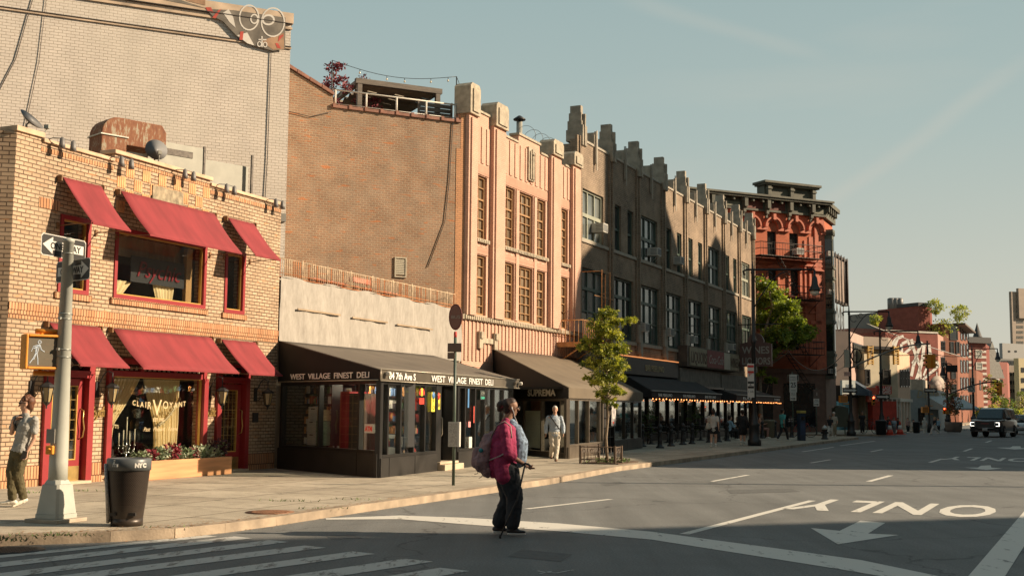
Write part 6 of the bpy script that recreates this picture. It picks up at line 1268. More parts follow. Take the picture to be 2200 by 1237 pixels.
for pts,w in (([(1914,742),(1924,728),(1940,722)],6),([(1928,726),(1920,748),(1916,768)],8),([(1936,740),(1938,762),(1948,774)],7),([(1938,738),(1950,732),(1956,748),(1944,758)],6),([(1958,730),(1962,748),(1972,776)],8),([(1980,736),(1970,760),(1962,786),(1958,806)],8),([(1985,740),(1982,770),(1974,800),(1968,818)],9),([(1960,780),(1968,770),(1976,786),(1978,812)],6),([(1996,742),(1998,758),(1992,774)],8),([(2000,760),(2006,772),(1990,784)],5),([(1996,776),(2014,778),(2016,786),(2002,798),(1986,812),(1978,822)],6),([(1990,790),(1984,806)],5),([(1920,768),(1926,752)],6),([(1944,790),(1950,776)],3)): stroke(pts,w)
stroke([(2012,798),(2013,812)],3); stroke([(2009,812),(2017,812)],4); mb.build('graffiti',GRW,r)
u_,zz = fl.px(2014,828); mb = MB(); mb.lathe([(1.25,0),(1.25,.02)],n=18); mb.lathe([(.85,.02),(.85,.03)],n=18,m=1); o = mb.build('round_mural',[M('mural_beige',(.30,.25,.2)),M('mural_face',(.26,.2,.17),var=.6,scale=3)],r); o.location = (u_,-.02,zz); o.rotation_euler.x = R(90)
mb = MB(); mb.box(-fl.L,0,-.1,.5,zt,zt + .22); mb.build('coping',M('pale_coping',(.42,.38,.32)),r)
farb('rooftop_bulkhead','long dark grey rooftop block above the graffiti building',1908,1978,1985,175,673,GRD,None,None,wm2=GRD,z0=8)
r,fl,fr,zt = farb('brick_chimney','square brick chimney tower with a dark cap',1979,2004,2008,165,659,FRB,None,None,z0=8)
mb = MB(); mb.box(-fl.L - .1,.1,-.1,4.1,zt + .002,zt + .5); mb.build('cap',M('cap_black',(.03,.03,.03)),r)
for k,x in enumerate((1920,1929,1938)):
    d = ray(x,885); P = Vector((d.x / d.y * 178,178,0)); zz = fl.Z(1960,700); mb = MB(); mb.lathe([(.55,0),(.55,1.6),(.3,1.75)],n=14); o = mb.build('roof_tank',M('tank_grey',(.12,.12,.115),rough=.5,var=.2)); o.location = (P.x,P.y,CAMH + (885 - 668) / 2560 * 178); tag(o,'dark cylindrical roof tank on the grey bulkhead','tank','roof tanks on the grey bulkhead')
for xl,xc,xr,yt,l in ((1840,1856,1866,694,'pinkish chimney stack block behind the pink building'),(1852,1866,1872,700,'small reddish parapet block with round tops')):
    farb('chimney_block',l,xl,xc,xr,190,yt,M('pink_far',(.27,.12,.09),var=.2),z0=5)
farb('red_rooftop','low red roofline between the pink building and the graffiti wall',1838,1910,1915,170,708,M('pink_far',(.27,.12,.09),var=.2))
farb('brown_rooftop','tan cornice block behind the cream building',1858,1912,1920,140,725,TBK)
r,fl,fr,zt = farb('blue_grey_cafe','low blue grey corner cafe with a canvas awning in front of the graffiti wall',1957,2016,2040,112,838,M('blue_grey_paint',(.30,.34,.34),var=.1),[(1974,1984,878,910)],None,wm2=M('blue_grey_paint',(.3,.3,.3)))
text(r,'Dante',1.1,(fl.U(1968,850),-.05,fl.Z(1970,854)),M('gold_lettering',(.4,.3,.2)),shear=.3,name='cafe_name')
mb = MB(); z = lambda y: fl.Z(2000,y); mb.prism([(-2.6,z(876)),(0,z(850)),(0,z(878)),(-2.6,z(880))],fl.U(1990,880),2.5,ax='x'); mb.build('awning',M('blue_grey_canvas',(.34,.38,.38),var=.08),r)
farb('roof_shed','grey and tan roof shed on the blue grey cafe',1959,1985,1996,118,815,M('tan_shed',(.40,.33,.25),var=.2),z0=3)
r,fl,fr,zt = farb('modern_brick_building','orange brick apartment building with black windows and a projecting cornice',2028,2060,2083,165,696,OBB,[(2041,2056,698,729),(2042,2048,735,758),(2054,2060,735,758),(2044,2052,790,812),(2044,2054,826,852)],[(2063 + k * 6.5,2067 + k * 6.5,y,y + 24) for k in range(3) for y in (705,740,775,812,850)],wm2=OBB)
mb = MB(); mb.box(-.5,fr.L + .5,-1.2,.5,zt - .15,zt + .1); o = mb.build('cornice',M('dark_brown_cornice',(.10,.07,.05)),r); o.matrix_local = fmat(fl).inverted() @ fmat(fr)
WTR = M('white_far_trim',(.50,.45,.38),var=.1)
r,fl,fr,zt = farb('turreted_building','red and white banded brick building with a dark pyramid roof',2083,2122,2130,205,738,FRB,[(2096,2108,752,768),(2097,2109,779,793)],None,frm=WTR,pane=PANEG)
mb = MB()
for k in range(14): zz = zt - 1.6 - k * .95; mb.box(-fl.L,-fl.L + .9,-.05,.05,zz,zz + .4); mb.box(-1.2,.03,-.05,.05,zz,zz + .4)
mb.build('stone_bands',WTR,r); mb = MB(); mb.box(-fl.L - .4,.6,-.7,.3,zt,zt + 1.0); mb.lathe([(.9,0),(.7,.3),(.02,2.6)],(-.8,1,zt + 1),8); mb.build('roof',M('slate_dark',(.045,.042,.04)),r)
r,fl,fr,zt = farb('orange_townhouse','narrow orange brick townhouse left of the banded building',2083,2100,2118,190,795,OBB,[(2086,2092,812,830),(2086,2092,848,868)],[(2104,2107,818,836),(2111,2113,820,838)])
r,fl,fr,zt = farb('mansard_building','brick building with a steep grey mansard roof',2125,2131,2151,215,812,OBB,None,[(2135 + k * 5,2137.5 + k * 5,y,y + 12) for k in range(3) for y in (818,842)],wm2=OBB)
mb = MB(); zz = zt; mb.prism([(-.6,zz),(6,zz),(6,zz + 6),(3,zz + 6)],0,fr.L,ax='x'); o = mb.build('roof',M('slate_grey',(.20,.19,.165),var=.2),r); o.matrix_local = fmat(fl).inverted() @ fmat(fr)
mb = MB(); mb.prism([(-2.8,0),(3,0),(.2,6.6)],-.4,3.5); o = mb.build('gable',M('slate_grey',(.2,.19,.165)),r); o.location.z = zz
farb('plain_red_block','plain red brick block end near the distant trees',2144,2167,2171,235,778,M('plain_far_red',(.28,.08,.055),var=.1),[(2150,2153,795,802),(2150,2153,815,823)],None)
farb('brown_apartment_block','brown apartment block behind the red block end',2140,2190,2240,330,786,TBK,grid(2168,2188,0,0,3,6,3,(800,818,836)),None)
farb('grey_tower_block','pale grey flat roofed tower block far up the avenue',2158,2205,2260,480,739,M('pale_grey_block',(.30,.29,.27),var=.06),[(2166,2170,753,756),(2180,2184,753,756)])
farb('glassy_midrise','low dark glassy building below the grey tower',2146,2200,2250,400,772,GRD,grid(2150,2200,0,0,5,8,7,(775,)))
r,fl,fr,zt = farb('residential_tower','tall brown residential tower at the right edge',2181,2216,2250,620,629,TBK,grid(2183,2199,0,0,2.2,5,4,tuple(range(634,735,11))),None,pane=PANEG)
farb('setback_block','upper setback block of the residential tower',2197,2216,2250,618,621,TBK,z0=50)
farb('yellow_brick_block','sliver of yellow brick block at the right edge',2192,2215,2240,300,770,M('yellow_far',(.42,.34,.19)),grid(2193,2206,0,0,4,9,2,(790,812,834)))
YG = [leafmat('yellow_green_leaf',(.36,.36,.10)),leafmat('mid_green_leaf',(.25,.30,.08))]
for i,(x,y,w,h,l) in enumerate(((2014,655,22,26,'light green tree on the roof right of the brick chimney'),(2026,700,34,28,'wide yellow green roof tree above the orange brick building'),(2066,668,24,26,'small pale green tree on the right part of the roof'),(1885,688,14,18,'thin green plant on the far roof left of the bulkhead'))):
    Yd = 164; d = ray(x,885); s = Yd / 2560; zb_ = CAMH + (885 - y - h) * s; small_tree('roof_tree',l,(d.x / d.y * Yd,Yd,zb_),h * s * 1.3,w * s * .85,YG,620,.2,.4,20 + i,clumps=34,trunk_h=.12,cat='tree')
"""distant avenue trees"""
FGR = [leafmat('far_leaf',(.15,.20,.06)),leafmat('far_leaf_dark',(.06,.10,.035)),leafmat('yellow_green_leaf',(.2,.2,.1))]
for i,(x,y,w,Yd,l) in enumerate(((2105,880,16,150,'slim street tree in front of the orange townhouse'),(2135,815,36,170,'tall street tree behind the black car'),(2160,860,40,180,'broad street tree right of the tall one behind the car'),(2178,885,30,160,'low bushy street tree near the red car'),(2196,845,36,230,'dark street tree at the right edge'))):
    d = ray(x,885); s = Yd / 2560; ht = CAMH + (885 - y) * s; small_tree('street_tree',l,(d.x / d.y * Yd,Yd,.1),ht,w * s * .6,FGR,1100,.2,.42,40 + i,clumps=26,trunk_h=.25,trunk_r=.12)
# ================================================================ street furniture
GPOLE = M('grey_pole_paint',(.42,.43,.38),rough=.5,var=.10,scale=3,bump=.05); SIGBK = M('sign_face_black',(.03,.028,.026),rough=.45,var=0); SIGWH = M('sign_face_white',(.62,.60,.55),rough=.45,var=.05)
SIGY = M('signal_orange',(.75,.30,.035),rough=.45,var=.1,scale=3); SIGYD = M('signal_housing_inner',(.35,.14,.03),rough=.5); HANDW = M('walk_led',(.55,.60,.62),rough=.4,var=0,emit=.25)
pb = gnd(120,1120,SW); r = thing('signal_pole','grey steel signal pole on a tapered square base at the corner','pole',(pb.x,pb.y,SW),az2rot(112))
mb = MB(); mb.box(-.28,.28,-.28,.28,0,.05,1); 
def taper(mb,w0,w1,z0,z1,m=0,c=.03):
    a,b = w0 / 2,w1 / 2; P = lambda w: [(-w + c,-w),(w - c,-w),(w,-w + c),(w,w - c),(w - c,w),(-w + c,w),(-w,w - c),(-w,-w + c)]
    vs = [(*p,z0) for p in P(a)] + [(*p,z1) for p in P(b)]; mb.add(vs,[tuple(range(7,-1,-1)),tuple(range(8,16))] + [(i,(i + 1) % 8,8 + (i + 1) % 8,8 + i) for i in range(8)],m)
taper(mb,.40,.40,.05,.11); taper(mb,.385,.30,.111,.50,c=.03); taper(mb,.29,.24,.501,.56,c=.05); mb.build('base',[GPOLE,M('mortar_pad',(.40,.33,.25),var=.2,bump=.4)],r,bevel=.006)
mb = MB(); HP = 3.78; mb.lathe([(.125,.50),(.122,.8),(.068,HP),(.078,HP + .002),(.078,HP + .05),(.03,HP + .07)],n=24); mb.build('pole',GPOLE,r)
mb = MB(); [mb.lathe([(r_ + .006,0),(r_ + .006,.018)],(0,0,z),20) for z,r_ in ((2.72,.086),(2.79,.085),(2.30,.094),(2.20,.096),(3.62,.071))]
[mb.box(-.02,.02,-r_ - .03,-r_,z,z + .03) for z,r_ in ((2.72,.086),(2.30,.094))]; mb.build('band',M('steel_band',(.32,.33,.30),metal=.5,rough=.4),r)
def oneway(px_,py_,az,dirn,label,off=.12,w=.91,h=.30):
    d = ray(px_,py_); t = (pb.y + off) / d.y; P = CC + d * t; r = thing('one_way_sign',label,'street sign',tuple(P),az2rot(az)); mb = MB(); c = .03
    def rr(w_,h_,y0,y1,m,c=.03): mb.prism([(-w_ + c,-h_),(w_ - c,-h_),(w_,-h_ + c),(w_,h_ - c),(w_ - c,h_),(-w_ + c,h_),(-w_,h_ - c),(-w_,-h_ + c)],y0,y1,m)
    rr(w / 2,h / 2,-.003,.0,1); rr(w / 2 - .012,h / 2 - .012,-.006,-.0031,0); mb.build('plate',[SIGBK,SIGWH],r)
    s = -1 if dirn == 'L' else 1; mb = MB(); mb.prism([(s * .43,0),(s * .23,.118),(s * .23,.062),(-s * .40,.062),(-s * .40,-.062),(s * .23,-.062),(s * .23,-.118)],-.009,-.0061); mb.build('arrow',SIGWH,r)
    t_ = text(r,'ONE WAY',.125,(-.28 if dirn == 'L' else -.33,-.0115,-.044),SIGBK,width=.62,ext=.001,bold=.003); return r
oneway(137,532,19,'L','upper black ONE WAY sign with an arrow pointing left on the grey pole')
oneway(157,581,131,'R','lower black ONE WAY sign with an arrow pointing right on the grey pole')
d = ray(90,756); t = (pb.y - .12) / d.y; P = CC + d * t
r = thing('pedestrian_signal','large orange pedestrian signal showing a white walking figure','pedestrian signal',tuple(P),az2rot(52)); mb = MB()
mb.box(-.24,.24,-.06,.16,-.235,.235,0); frame_bars(mb,-.24,.24,-.235,.235,.035,-.10,-.061); mb.build('housing',[SIGY],r,bevel=.015)
mb = MB(); mb.box(-.2,.2,-.066,-.061,-.195,.195); mb.build('screen',M('signal_screen',(.16,.14,.105),rough=.3,var=.1),r)
mb = MB(); pp = []
def dots(a,b,n,w=0):
    for k in range(n):
        t_ = k / max(1,n - 1); pp.append((a[0] + (b[0] - a[0]) * t_,a[1] + (b[1] - a[1]) * t_))
for k in range(8): a = k * math.pi / 4; pp.append((-.055 + .02 * math.cos(a),.13 + .022 * math.sin(a)))
dots((-.075,.09),(-.13,.07),5); dots((-.13,.07),(-.155,.01),4); dots((-.075,.09),(-.10,-.02),8); dots((-.055,.09),(-.08,-.02),8); dots((-.065,.085),(-.12,.045),5); dots((-.045,.085),(-.03,.03),5); dots((-.03,.03),(.01,.005),4); dots((-.10,-.02),(-.13,-.09),6); dots((-.13,-.09),(-.17,-.15),6); dots((-.085,-.02),(-.07,-.09),6); dots((-.07,-.09),(-.065,-.165),6); dots((-.09,-.02),(-.12,-.1),6); dots((-.1,.06),(-.1,0),5)
for x,z in pp: mb.lathe([(.0065,0),(.0065,.004)],(x,0,z),6) if 0 else mb.box(x - .005,x + .005,-.071,-.0665,z - .005,z + .005)
mb.build('walking_figure',HANDW,r); mb = MB()
for x in (.05,.13):
    for z in (-.1,.0,.1): mb.box(x - .025,x + .025,-.068,-.0662,z - .004,z + .004)
mb.build('unlit_digits',M('unlit_digits',(.20,.15,.10),var=0),r)
mb = MB(); mb.tube([(-.08,.05,.285),(.34,.05,.285)],.035,10); mb.tube([(-.08,.05,-.285),(.34,.05,-.285)],.035,10); mb.tube([(0,.05,.23),(0,.05,.285)],.025,8); mb.tube([(0,.05,-.23),(0,.05,-.285)],.025,8); mb.lathe([(.045,0),(.045,.08)],(.34,.05,.25),10); mb.lathe([(.045,0),(.045,.08)],(.34,.05,-.325),10); mb.build('mounting_arm',SIGY,r)
d = ray(110,966); t = (pb.y - .1) / d.y; P = CC + d * t; r = thing('push_button','small sign plate and orange crossing button on the grey pole','crossing button',tuple(P),az2rot(100)); mb = MB(); mb.box(-.06,.05,-.05,.05,-.06,.06); mb.lathe([(.03,0),(.02,.03)],(0,-.05,0),10); mb.build('button',SIGY,r,bevel=.015); mb = MB(); mb.box(-.07,.05,-.02,.0,.09,.28); mb.build('plate',M('steel_plate',(.34,.32,.28),metal=.3,rough=.4),r)
pc = gnd(272,1128,SW); r = thing('litter_bin','dark perforated round city litter bin with a grey lid ring','litter bin',(pc.x,pc.y,SW),R(0)); 
def perf():
    m,t,b = newmat('perforated_bronze'); b.inputs['Roughness'].default_value = .42; b.inputs['Metallic'].default_value = .35
    tc = t.nodes.new('ShaderNodeTexCoord'); br = t.nodes.new('ShaderNodeTexBrick'); br.inputs['Scale'].default_value = 1; br.inputs['Brick Width'].default_value = .028; br.inputs['Row Height'].default_value = .016; br.inputs['Mortar Size'].default_value = .0045; br.inputs['Color1'].default_value = (.012,.01,.008,1); br.inputs['Color2'].default_value = (.015,.012,.01,1); br.inputs['Mortar'].default_value = (.055,.040,.030,1)
    mp = t.nodes.new('ShaderNodeMapping'); t.links.new(tc.outputs['UV'],mp.inputs[0]); t.links.new(mp.outputs[0],br.inputs[0]); t.links.new(br.outputs[0],b.inputs['Base Color']); return m
PERF = perf(); BRZ = M('bronze_plain',(.045,.034,.026),rough=.4,metal=.3,var=.35,scale=5)
mb = MB()
def bodyring(z0,z1,r0_,r1_,n=36,m=0,a0=0,a1=2 * math.pi):
    vs = []; q = 12
    for j in range(q + 1):
        f = j / q
        for k in range(n + 1): a = a0 + (a1 - a0) * k / n; rr = r0_ + (r1_ - r0_) * f; vs.append((rr * math.cos(a),rr * math.sin(a),z0 + (z1 - z0) * f))
    mb.add(vs,[(j * (n + 1) + k,j * (n + 1) + k + 1,(j + 1) * (n + 1) + k + 1,(j + 1) * (n + 1) + k) for j in range(q) for k in range(n)],m,True)
bodyring(.10,.27,.205,.225,m=1); bodyring(.27,.74,.225,.272,m=0); mb.lathe([(.205,.0),(.205,.10)],n=30,m=1); mb.lathe([(.18,.02),(.25,.735)],n=20,m=2)
mb.box(-.16,-.08,-.217,-.20,.14,.18,2); mb.box(.08,.17,-.200,-.16,.14,.18,2); o = mb.build('bin_body',[PERF,BRZ,SIGBK],r)
uvl = o.data.uv_layers[0].data
for p in o.data.polygons:
    aa = [math.atan2(o.data.vertices[o.data.loops[l].vertex_index].co.y,o.data.vertices[o.data.loops[l].vertex_index].co.x) for l in p.loop_indices]
    if max(aa) - min(aa) > 3: aa = [a + (2 * math.pi if a < 0 else 0) for a in aa]
    for l,a in zip(p.loop_indices,aa): uvl[l].uv = (a * .24,o.data.vertices[o.data.loops[l].vertex_index].co.z)
mb = MB(); mb.lathe([(.285,.72),(.285,.86),(.27,.875),(.20,.875),(.19,.84)],n=36); mb.build('lid_ring',M('lid_grey',(.09,.10,.105),rough=.4,var=.1),r)
mb = MB(); vs = []
for j in range(2):
    for k in range(9): a = math.pi * .90 + math.pi * .30 * k / 8; rr = (.255,.315)[j]; vs.append((rr * math.cos(a),rr * math.sin(a),(.04,.80)[j]))
mb.add(vs,[(k,k + 1,10 + k,9 + k) for k in range(8)],0,True); o = mb.build('side_panel',M('perforated_silver',(.36,.35,.33),rough=.45,metal=.1,var=.35,scale=40),r); s_ = o.modifiers.new('s','SOLIDIFY'); s_.thickness = .03
def ontube(word,size,rad,a0,z,mat):
    a = a0
    for ch in word: text(r,ch,size,(rad * math.cos(a),rad * math.sin(a),z),mat,rot=(R(90),0,a + math.pi / 2),bold=.006,ext=.002); a += size * .78 / rad
ontube('NYC',.072,.288,R(-58),.765,SIGWH)
mb = MB(); a = R(-112); mb.build if 0 else None
t_ = MB(); t_.lathe([(.012,0),(.012,.004)],(0,0,.05),8); t_.box(-.012,.012,-.003,0,.0,.035); t_.box(-.02,-.012,-.003,0,-.03,.02); t_.box(.004,.012,-.003,0,-.03,.0); t_.box(.03,.06,-.003,0,-.03,.01); t_.box(.018,.035,-.003,0,.0,.012); o = t_.build('bin_symbol',SIGWH,r); o.location = (.289 * math.cos(a),.289 * math.sin(a),.80); o.rotation_euler.z = a + math.pi / 2
p = gnd(974,1042,SW); r = thing('bus_stop_pole','slim green bus stop pole with a round sign and a timetable box','bus stop',(p.x,p.y,SW),az2rot(100)); GP = M('green_pole',(.07,.10,.075),rough=.5,var=.2)
mb = MB(); mb.lathe([(.032,0),(.032,3.0)],n=12); mb.build('pole',GP,r); mb = MB(); mb.lathe([(.03,2.99),(.035,3.05),(.03,3.12)],n=12); mb.build('collar',M('collar_red',(.5,.05,.04),var=0),r)
mb = MB(); n = 24; cz = 3.42; mb.prism([(.14 * math.cos(2 * math.pi * k / n),cz + .27 * math.sin(2 * math.pi * k / n)) for k in range(n)],-.02,.02,0); mb.prism([(.115 * math.cos(2 * math.pi * k / n),cz + .24 * math.sin(2 * math.pi * k / n)) for k in range(n)],-.024,-.0201,1); mb.build('round_sign',[M('sign_maroon',(.17,.055,.045),rough=.5),M('sign_brown',(.25,.12,.09),rough=.5)],r)
text(r,'BUS',.09,(-.09,-.027,cz - .03),M('dull_letters',(.4,.36,.3)),width=.18,ext=.002)
mb = MB(); mb.box(-.15,.14,-.045,-.035,2.70,2.88); mb.box(-.15,.0,-.045,-.035,2.56,2.69); mb.build('route_plate',M('route_brown',(.15,.10,.075),rough=.5,var=.2),r)
mb = MB(); mb.box(-.10,.10,-.10,-.04,.78,1.28); mb.box(.10,.135,-.10,.02,.78,1.28,1); mb.box(-.085,.085,-.104,-.101,.80,1.25,2); mb.build('timetable_box',[M('box_grey',(.45,.44,.40),var=.1),SIGWH,M('timetable',(.40,.38,.34),var=.4,scale=40)],r,bevel=.006)
LBK = M('lamp_black',(.018,.018,.018),rough=.45,var=.15); LGW = M('lamp_bowl',(.62,.58,.48),rough=.3,var=0)
def lamp(px_,py_,ptop,arm_px,label,base=1.0,group=None,crook=True,az=None,z=SW):
    p = gnd(px_,py_,z); s = p.y / 2560; H = (py_ - ptop) * s; r = thing('street_lamp',label,'street lamp',(p.x,p.y,z),0)
    mb = MB(); mb.lathe([(.30 * base,0),(.30 * base,.25),(.24 * base,.30),(.22 * base,.85),(.27 * base,.92),(.18 * base,1.0),(.17 * base,1.2),(.13 * base,1.3),(.10,1.5),(.085,H * .55),(.12,H * .55 + .05),(.12,H * .55 + .15),(.08,H * .55 + .2),(.06,H * .93),(.09,H * .94),(.05,H * .95),(.03,H)],n=12); mb.build('post',LBK,r)
    A = arm_px * s; mb = MB(); za = H * .955; sg = 1 if A > 0 else -1
    mb.tube([(-sg * .35,0,za - .25),(-sg * .42,0,za - .08),(-sg * .25,0,za),(0,0,za),(A,0,za + .03)],.05,6)
    pts = [(sg * .05 + A * .55 * t_,0,za - 1.7 + 1.62 * math.sin(t_ * math.pi / 2)) for t_ in [k / 10 for k in range(11)]]; mb.tube(pts,.028,5)
    mb.tube([(sg * (.3 + .22 * math.cos(a)),0,za - .42 + .22 * math.sin(a)) for a in [k * .5 for k in range(12)]],.02,4); mb.tube([(sg * (.75 + .14 * math.cos(a)),0,za - .24 + .14 * math.sin(a)) for a in [k * .5 for k in range(12)]],.018,4)
    mb.build('arm',LBK,r); mb = MB(); mb.lathe([(.04,.02),(.05,-.25),(.12,-.35),(.15,-.65),(.24,-.85),(.26,-.92),(.22,-.95)],(A,0,za),12); lh = mb.build('lamp_head',LBK,r); mb = MB(); mb.lathe([(.21,-.95),(.19,-1.06),(.08,-1.14),(.01,-1.15)],(A,0,za),12); mb.build('bowl',LGW,lh)
    return r,p,s,H
lamp(1621,957,562,134,'ornate black street lamp on the kerb in front of the brown building')
r2,p2,s2,H2 = lamp(1829,936,658,86,'black street lamp with a scrolled arm at the side street corner')
r3,p3,s3,H3 = lamp(1895,932,702,82,'black street lamp in front of the cream corner building')
r5,p5,s5,H5 = lamp(2037,926,775,-8,'black lamp pole beside the large round planter')
lamp(2093,922,742,55,'distant black street lamp behind the car')
def signal(p,x,y,label,faces=((0,'R'),),s=None,yaw=0,lit=None,depth=None,size=1.0):
    Y = depth or p.y; d = ray(x,y); P = CC + d * (Y / d.y); r = thing('traffic_light',label,'traffic light',tuple(P),R(yaw)); mb = MB(); k = size
    mb.box(-.17 * k,.17 * k,-.14 * k,.14 * k,-.52 * k,.52 * k); mb.build('housing',SIGY,r,bevel=.03)
    for j,z in enumerate((.34,0,-.34)):
        mb = MB(); vs = []; n = 9
        for q in range(2):
            for i in range(n): a = math.pi * i / (n - 1); vs.append((.15 * k * math.cos(a),-.14 * k - q * .22 * k,z * k + .14 * k * math.sin(a)))
        mb.add(vs,[(i,i + 1,n + i + 1,n + i) for i in range(n - 1)]); o = mb.build('visor',SIGY if lit is None else SIGYD,r); sm = o.modifiers.new('s','SOLIDIFY'); sm.thickness = .015
        mb = MB(); mb.lathe([(.12 * k,0),(.12 * k,.01)],n=14); o = mb.build('lens',M('red_lit',(1,.08,.03),var=0,emit=6) if lit == j else M('lens_dark',(.05,.035,.02),rough=.2,var=0),r); o.rotation_euler.x = R(90); o.location = (0,-.145 * k,z * k)
    return r
r = thing('mast_arm','long curved signal arm reaching over the side street','mast arm',(p2.x,p2.y,0)); mb = MB(); zz = lambda y: CAMH + (882 - y) * s2; pts = [(0,0,zz(760) + .1 * 0)]
for t_ in [k / 14 for k in range(15)]: pts.append((t_ * 172 * s2,0,zz(792) + (zz(738) - zz(792)) * math.sin(t_ * math.pi / 2 * .98)))
mb.tube(pts[1:],.055,6); mb.build('arm',M('grey_arm',(.22,.19,.16),rough=.5),r)
signal(p2,1994,776,'orange traffic light seen from its left side at the end of the mast arm',yaw=-80,size=.95,depth=84); signal(p2,2004,776,'orange traffic light seen from behind at the end of the mast arm',yaw=120,size=.95,depth=84.4)
p4 = gnd(1997,929,SW); r = thing('signal_post','dark signal post standing under the paired traffic lights','pole',(p4.x,p4.y,SW)); s4 = p4.y / 2560; mb = MB(); mb.lathe([(.18,0),(.16,.5),(.09,.7),(.06,(929 - 735) * s4),(.08,(929 - 733) * s4)],n=8); mb.build('post',LBK,r)
r = thing('mast_arm','second thin signal arm rising over the avenue behind the car','mast arm',(p5.x,p5.y,0)); mb = MB(); zz5 = lambda y: CAMH + (883 - y) * s5
mb.tube([(t_ * 110 * s5,0,zz5(848) + (zz5(819) - zz5(848)) * math.sin(t_ * math.pi / 2)) for t_ in [k / 10 for k in range(11)]],.06,6); mb.build('arm',LBK,r)
signal(p5,2147,835,'orange traffic light hanging over the avenue above the black car',yaw=-70,size=1.0)
signal(p5,2028,882,'low traffic light with a lit red lens left of the planter',yaw=0,size=.5,lit=0)
signal(p3,1876,860,'traffic light with a lit red lens below the cigar shop signs',yaw=0,size=.6,lit=0)
for x,y,pp_,l in ((1811,857,p2,'orange pedestrian signal on the corner lamp post'),(1987,880,p4,'orange pedestrian signal on the dark signal post'),(2037,883,p5,'orange pedestrian signal on the lamp pole beside the planter')):
    d = ray(x,y); P = CC + d * (pp_.y / d.y); r = thing('pedestrian_signal',l,'pedestrian signal',tuple(P)); mb = MB(); mb.box(-.24,.24,-.15,.15,-.22,.22); frame_bars(mb,-.24,.24,-.22,.22,.03,-.2,-.151); mb.build('housing',SIGY,r,bevel=.02); mb = MB(); mb.box(-.2,.2,-.16,-.151,-.18,.18); mb.build('screen',SIGYD,r); mb = MB(); mb.tube([(0,0,.3),(.6,0,.3)],.03,5); mb.tube([(0,0,-.3),(.6,0,-.3)],.03,5); mb.build('mounting_arm',SIGY,r)
for x,y,pp_,az,l in ((1826,838,p2,90,'distant one way sign across the corner lamp post'),(1897,852,p3,90,'distant one way sign below the VILLAGE CIGARS sign'),(1999,838,p4,90,'distant one way sign on the dark signal post')):
    d = ray(x,y); P = CC + d * ((pp_.y - .25) / d.y); r = thing('one_way_sign',l,'street sign',tuple(P),az2rot(az)); mb = MB(); mb.box(-.46,.46,-.01,0,-.16,.16); mb.build('plate',SIGBK,r); mb = MB(); mb.prism([(.42,0),(.22,.12),(.22,.06),(-.4,.06),(-.4,-.06),(.22,-.06),(.22,-.12)],-.02,-.011); mb.build('arrow',SIGWH,r)
for x,y,pp_,l in ((1820,803,p2,'small red and white street name sign on the corner lamp post'),(1998,822,p4,'small pale street name sign on the dark signal post')):
    d = ray(x,y); P = CC + d * ((pp_.y - .2) / d.y); mb = MB(); mb.box(-.2,.2,-.01,0,-.13,.13); o = mb.build('street_name_sign',M('pinkish_sign',(.55,.33,.27),var=.2)); o.location = P; tag(o,l,'street sign')
CAB = M('pale_cable',(.33,.31,.28),var=0); CABD = M('dark_cable',(.05,.04,.035))
def cable(name,label,pts,sag,rad,mat):
    W3 = []
    for x,y,Y in pts: d = ray(x,y); W3.append(CC + d * (Y / d.y))
    mb = MB(); n = 24; P = [];
    for (a,b),sg in zip(zip(W3,W3[1:]),sag): P += [a.lerp(b,k / n) - Vector((0,0,sg * 4 * (k / n) * (1 - k / n))) for k in range(n + 1)]
    mb.tube(P,rad,4); o = mb.build(name,mat); tag(o,label,'cable')
cable('overhead_cable','pale cable sagging from the red building to the corner lamp post',[(1688,745,84),(1830,733,76)],[1.75],.03,CAB)
cable('overhead_cable','thin pale cable running down behind the graffiti wall to the modern building',[(1862,695,120),(2075,768,150)],[.2],.05,CAB)
cable('overhead_cable','thin dark cable between the far lamp posts',[(1826,745,76),(1995,757,84),(2084,762,90)],[.35,.2],.025,CABD)
cable('overhead_cable','thin dark cable from the corner lamp post to the cream building',[(1829,765,76),(1875,745,100)],[1.3],.022,CABD)
mb = MB(); mb.tube([(.32 * math.cos(a),-.2,.42 * math.sin(a)) for a in [k * .35 for k in range(38)]],.035,5); o = mb.build('cable_coil',LBK); d = ray(1838,764); o.location = CC + d * (p2.y / d.y); tag(o,'coiled black cable hung on the corner lamp post','cable coil')
mb = MB(); mb.box(-.16,.16,-.05,.05,-.55,.55); o = mb.build('signal_cabinet',M('cream_cabinet',(.45,.41,.32),var=.1)); d = ray(1819,770); o.location = CC + d * ((p2.y - .1) / d.y); tag(o,'narrow cream cabinet high on the corner lamp post','cabinet')
lp = gnd(1621,957,SW)
def postsign(x,y0,y1,w,Y,label,draw,mats,name='street_sign',az=90):
    d = ray(x,(y0 + y1) / 2); P = CC + d * (Y / d.y); s = Y / 2560; h = (y1 - y0) * s; r = thing(name,label,'street sign',tuple(P),az2rot(az)); mb = MB(); mb.box(-w / 2,w / 2,-.01,0,-h / 2,h / 2); mb.build('plate',mats,r); draw(r,w,h); return r
RD = M('sign_red_plain',(.55,.05,.04),var=0)
def park(r,w,h):
    for k,z in enumerate((.42,.25,-.06,-.2)):
        mb = MB(); mb.box(-w * .45,w * .45,-.014,-.011,h * z - .05,h * z + .05); mb.build('band',RD if k < 2 else SIGBK,r)
    text(r,'P',.22,(-.08,-.016,h * .13),RD,ext=.002); text(r,'2',.24,(-.08,-.016,-h * .15),SIGBK,ext=.002); text(r,'1 HR',.12,(-.13,-.016,-h * .36),SIGBK,ext=.002)
postsign(1613,781,853,.30,lp.y - .15,'tall white and red parking regulation sign on the street lamp',park,SIGWH)
p = gnd(1704,936,SW)
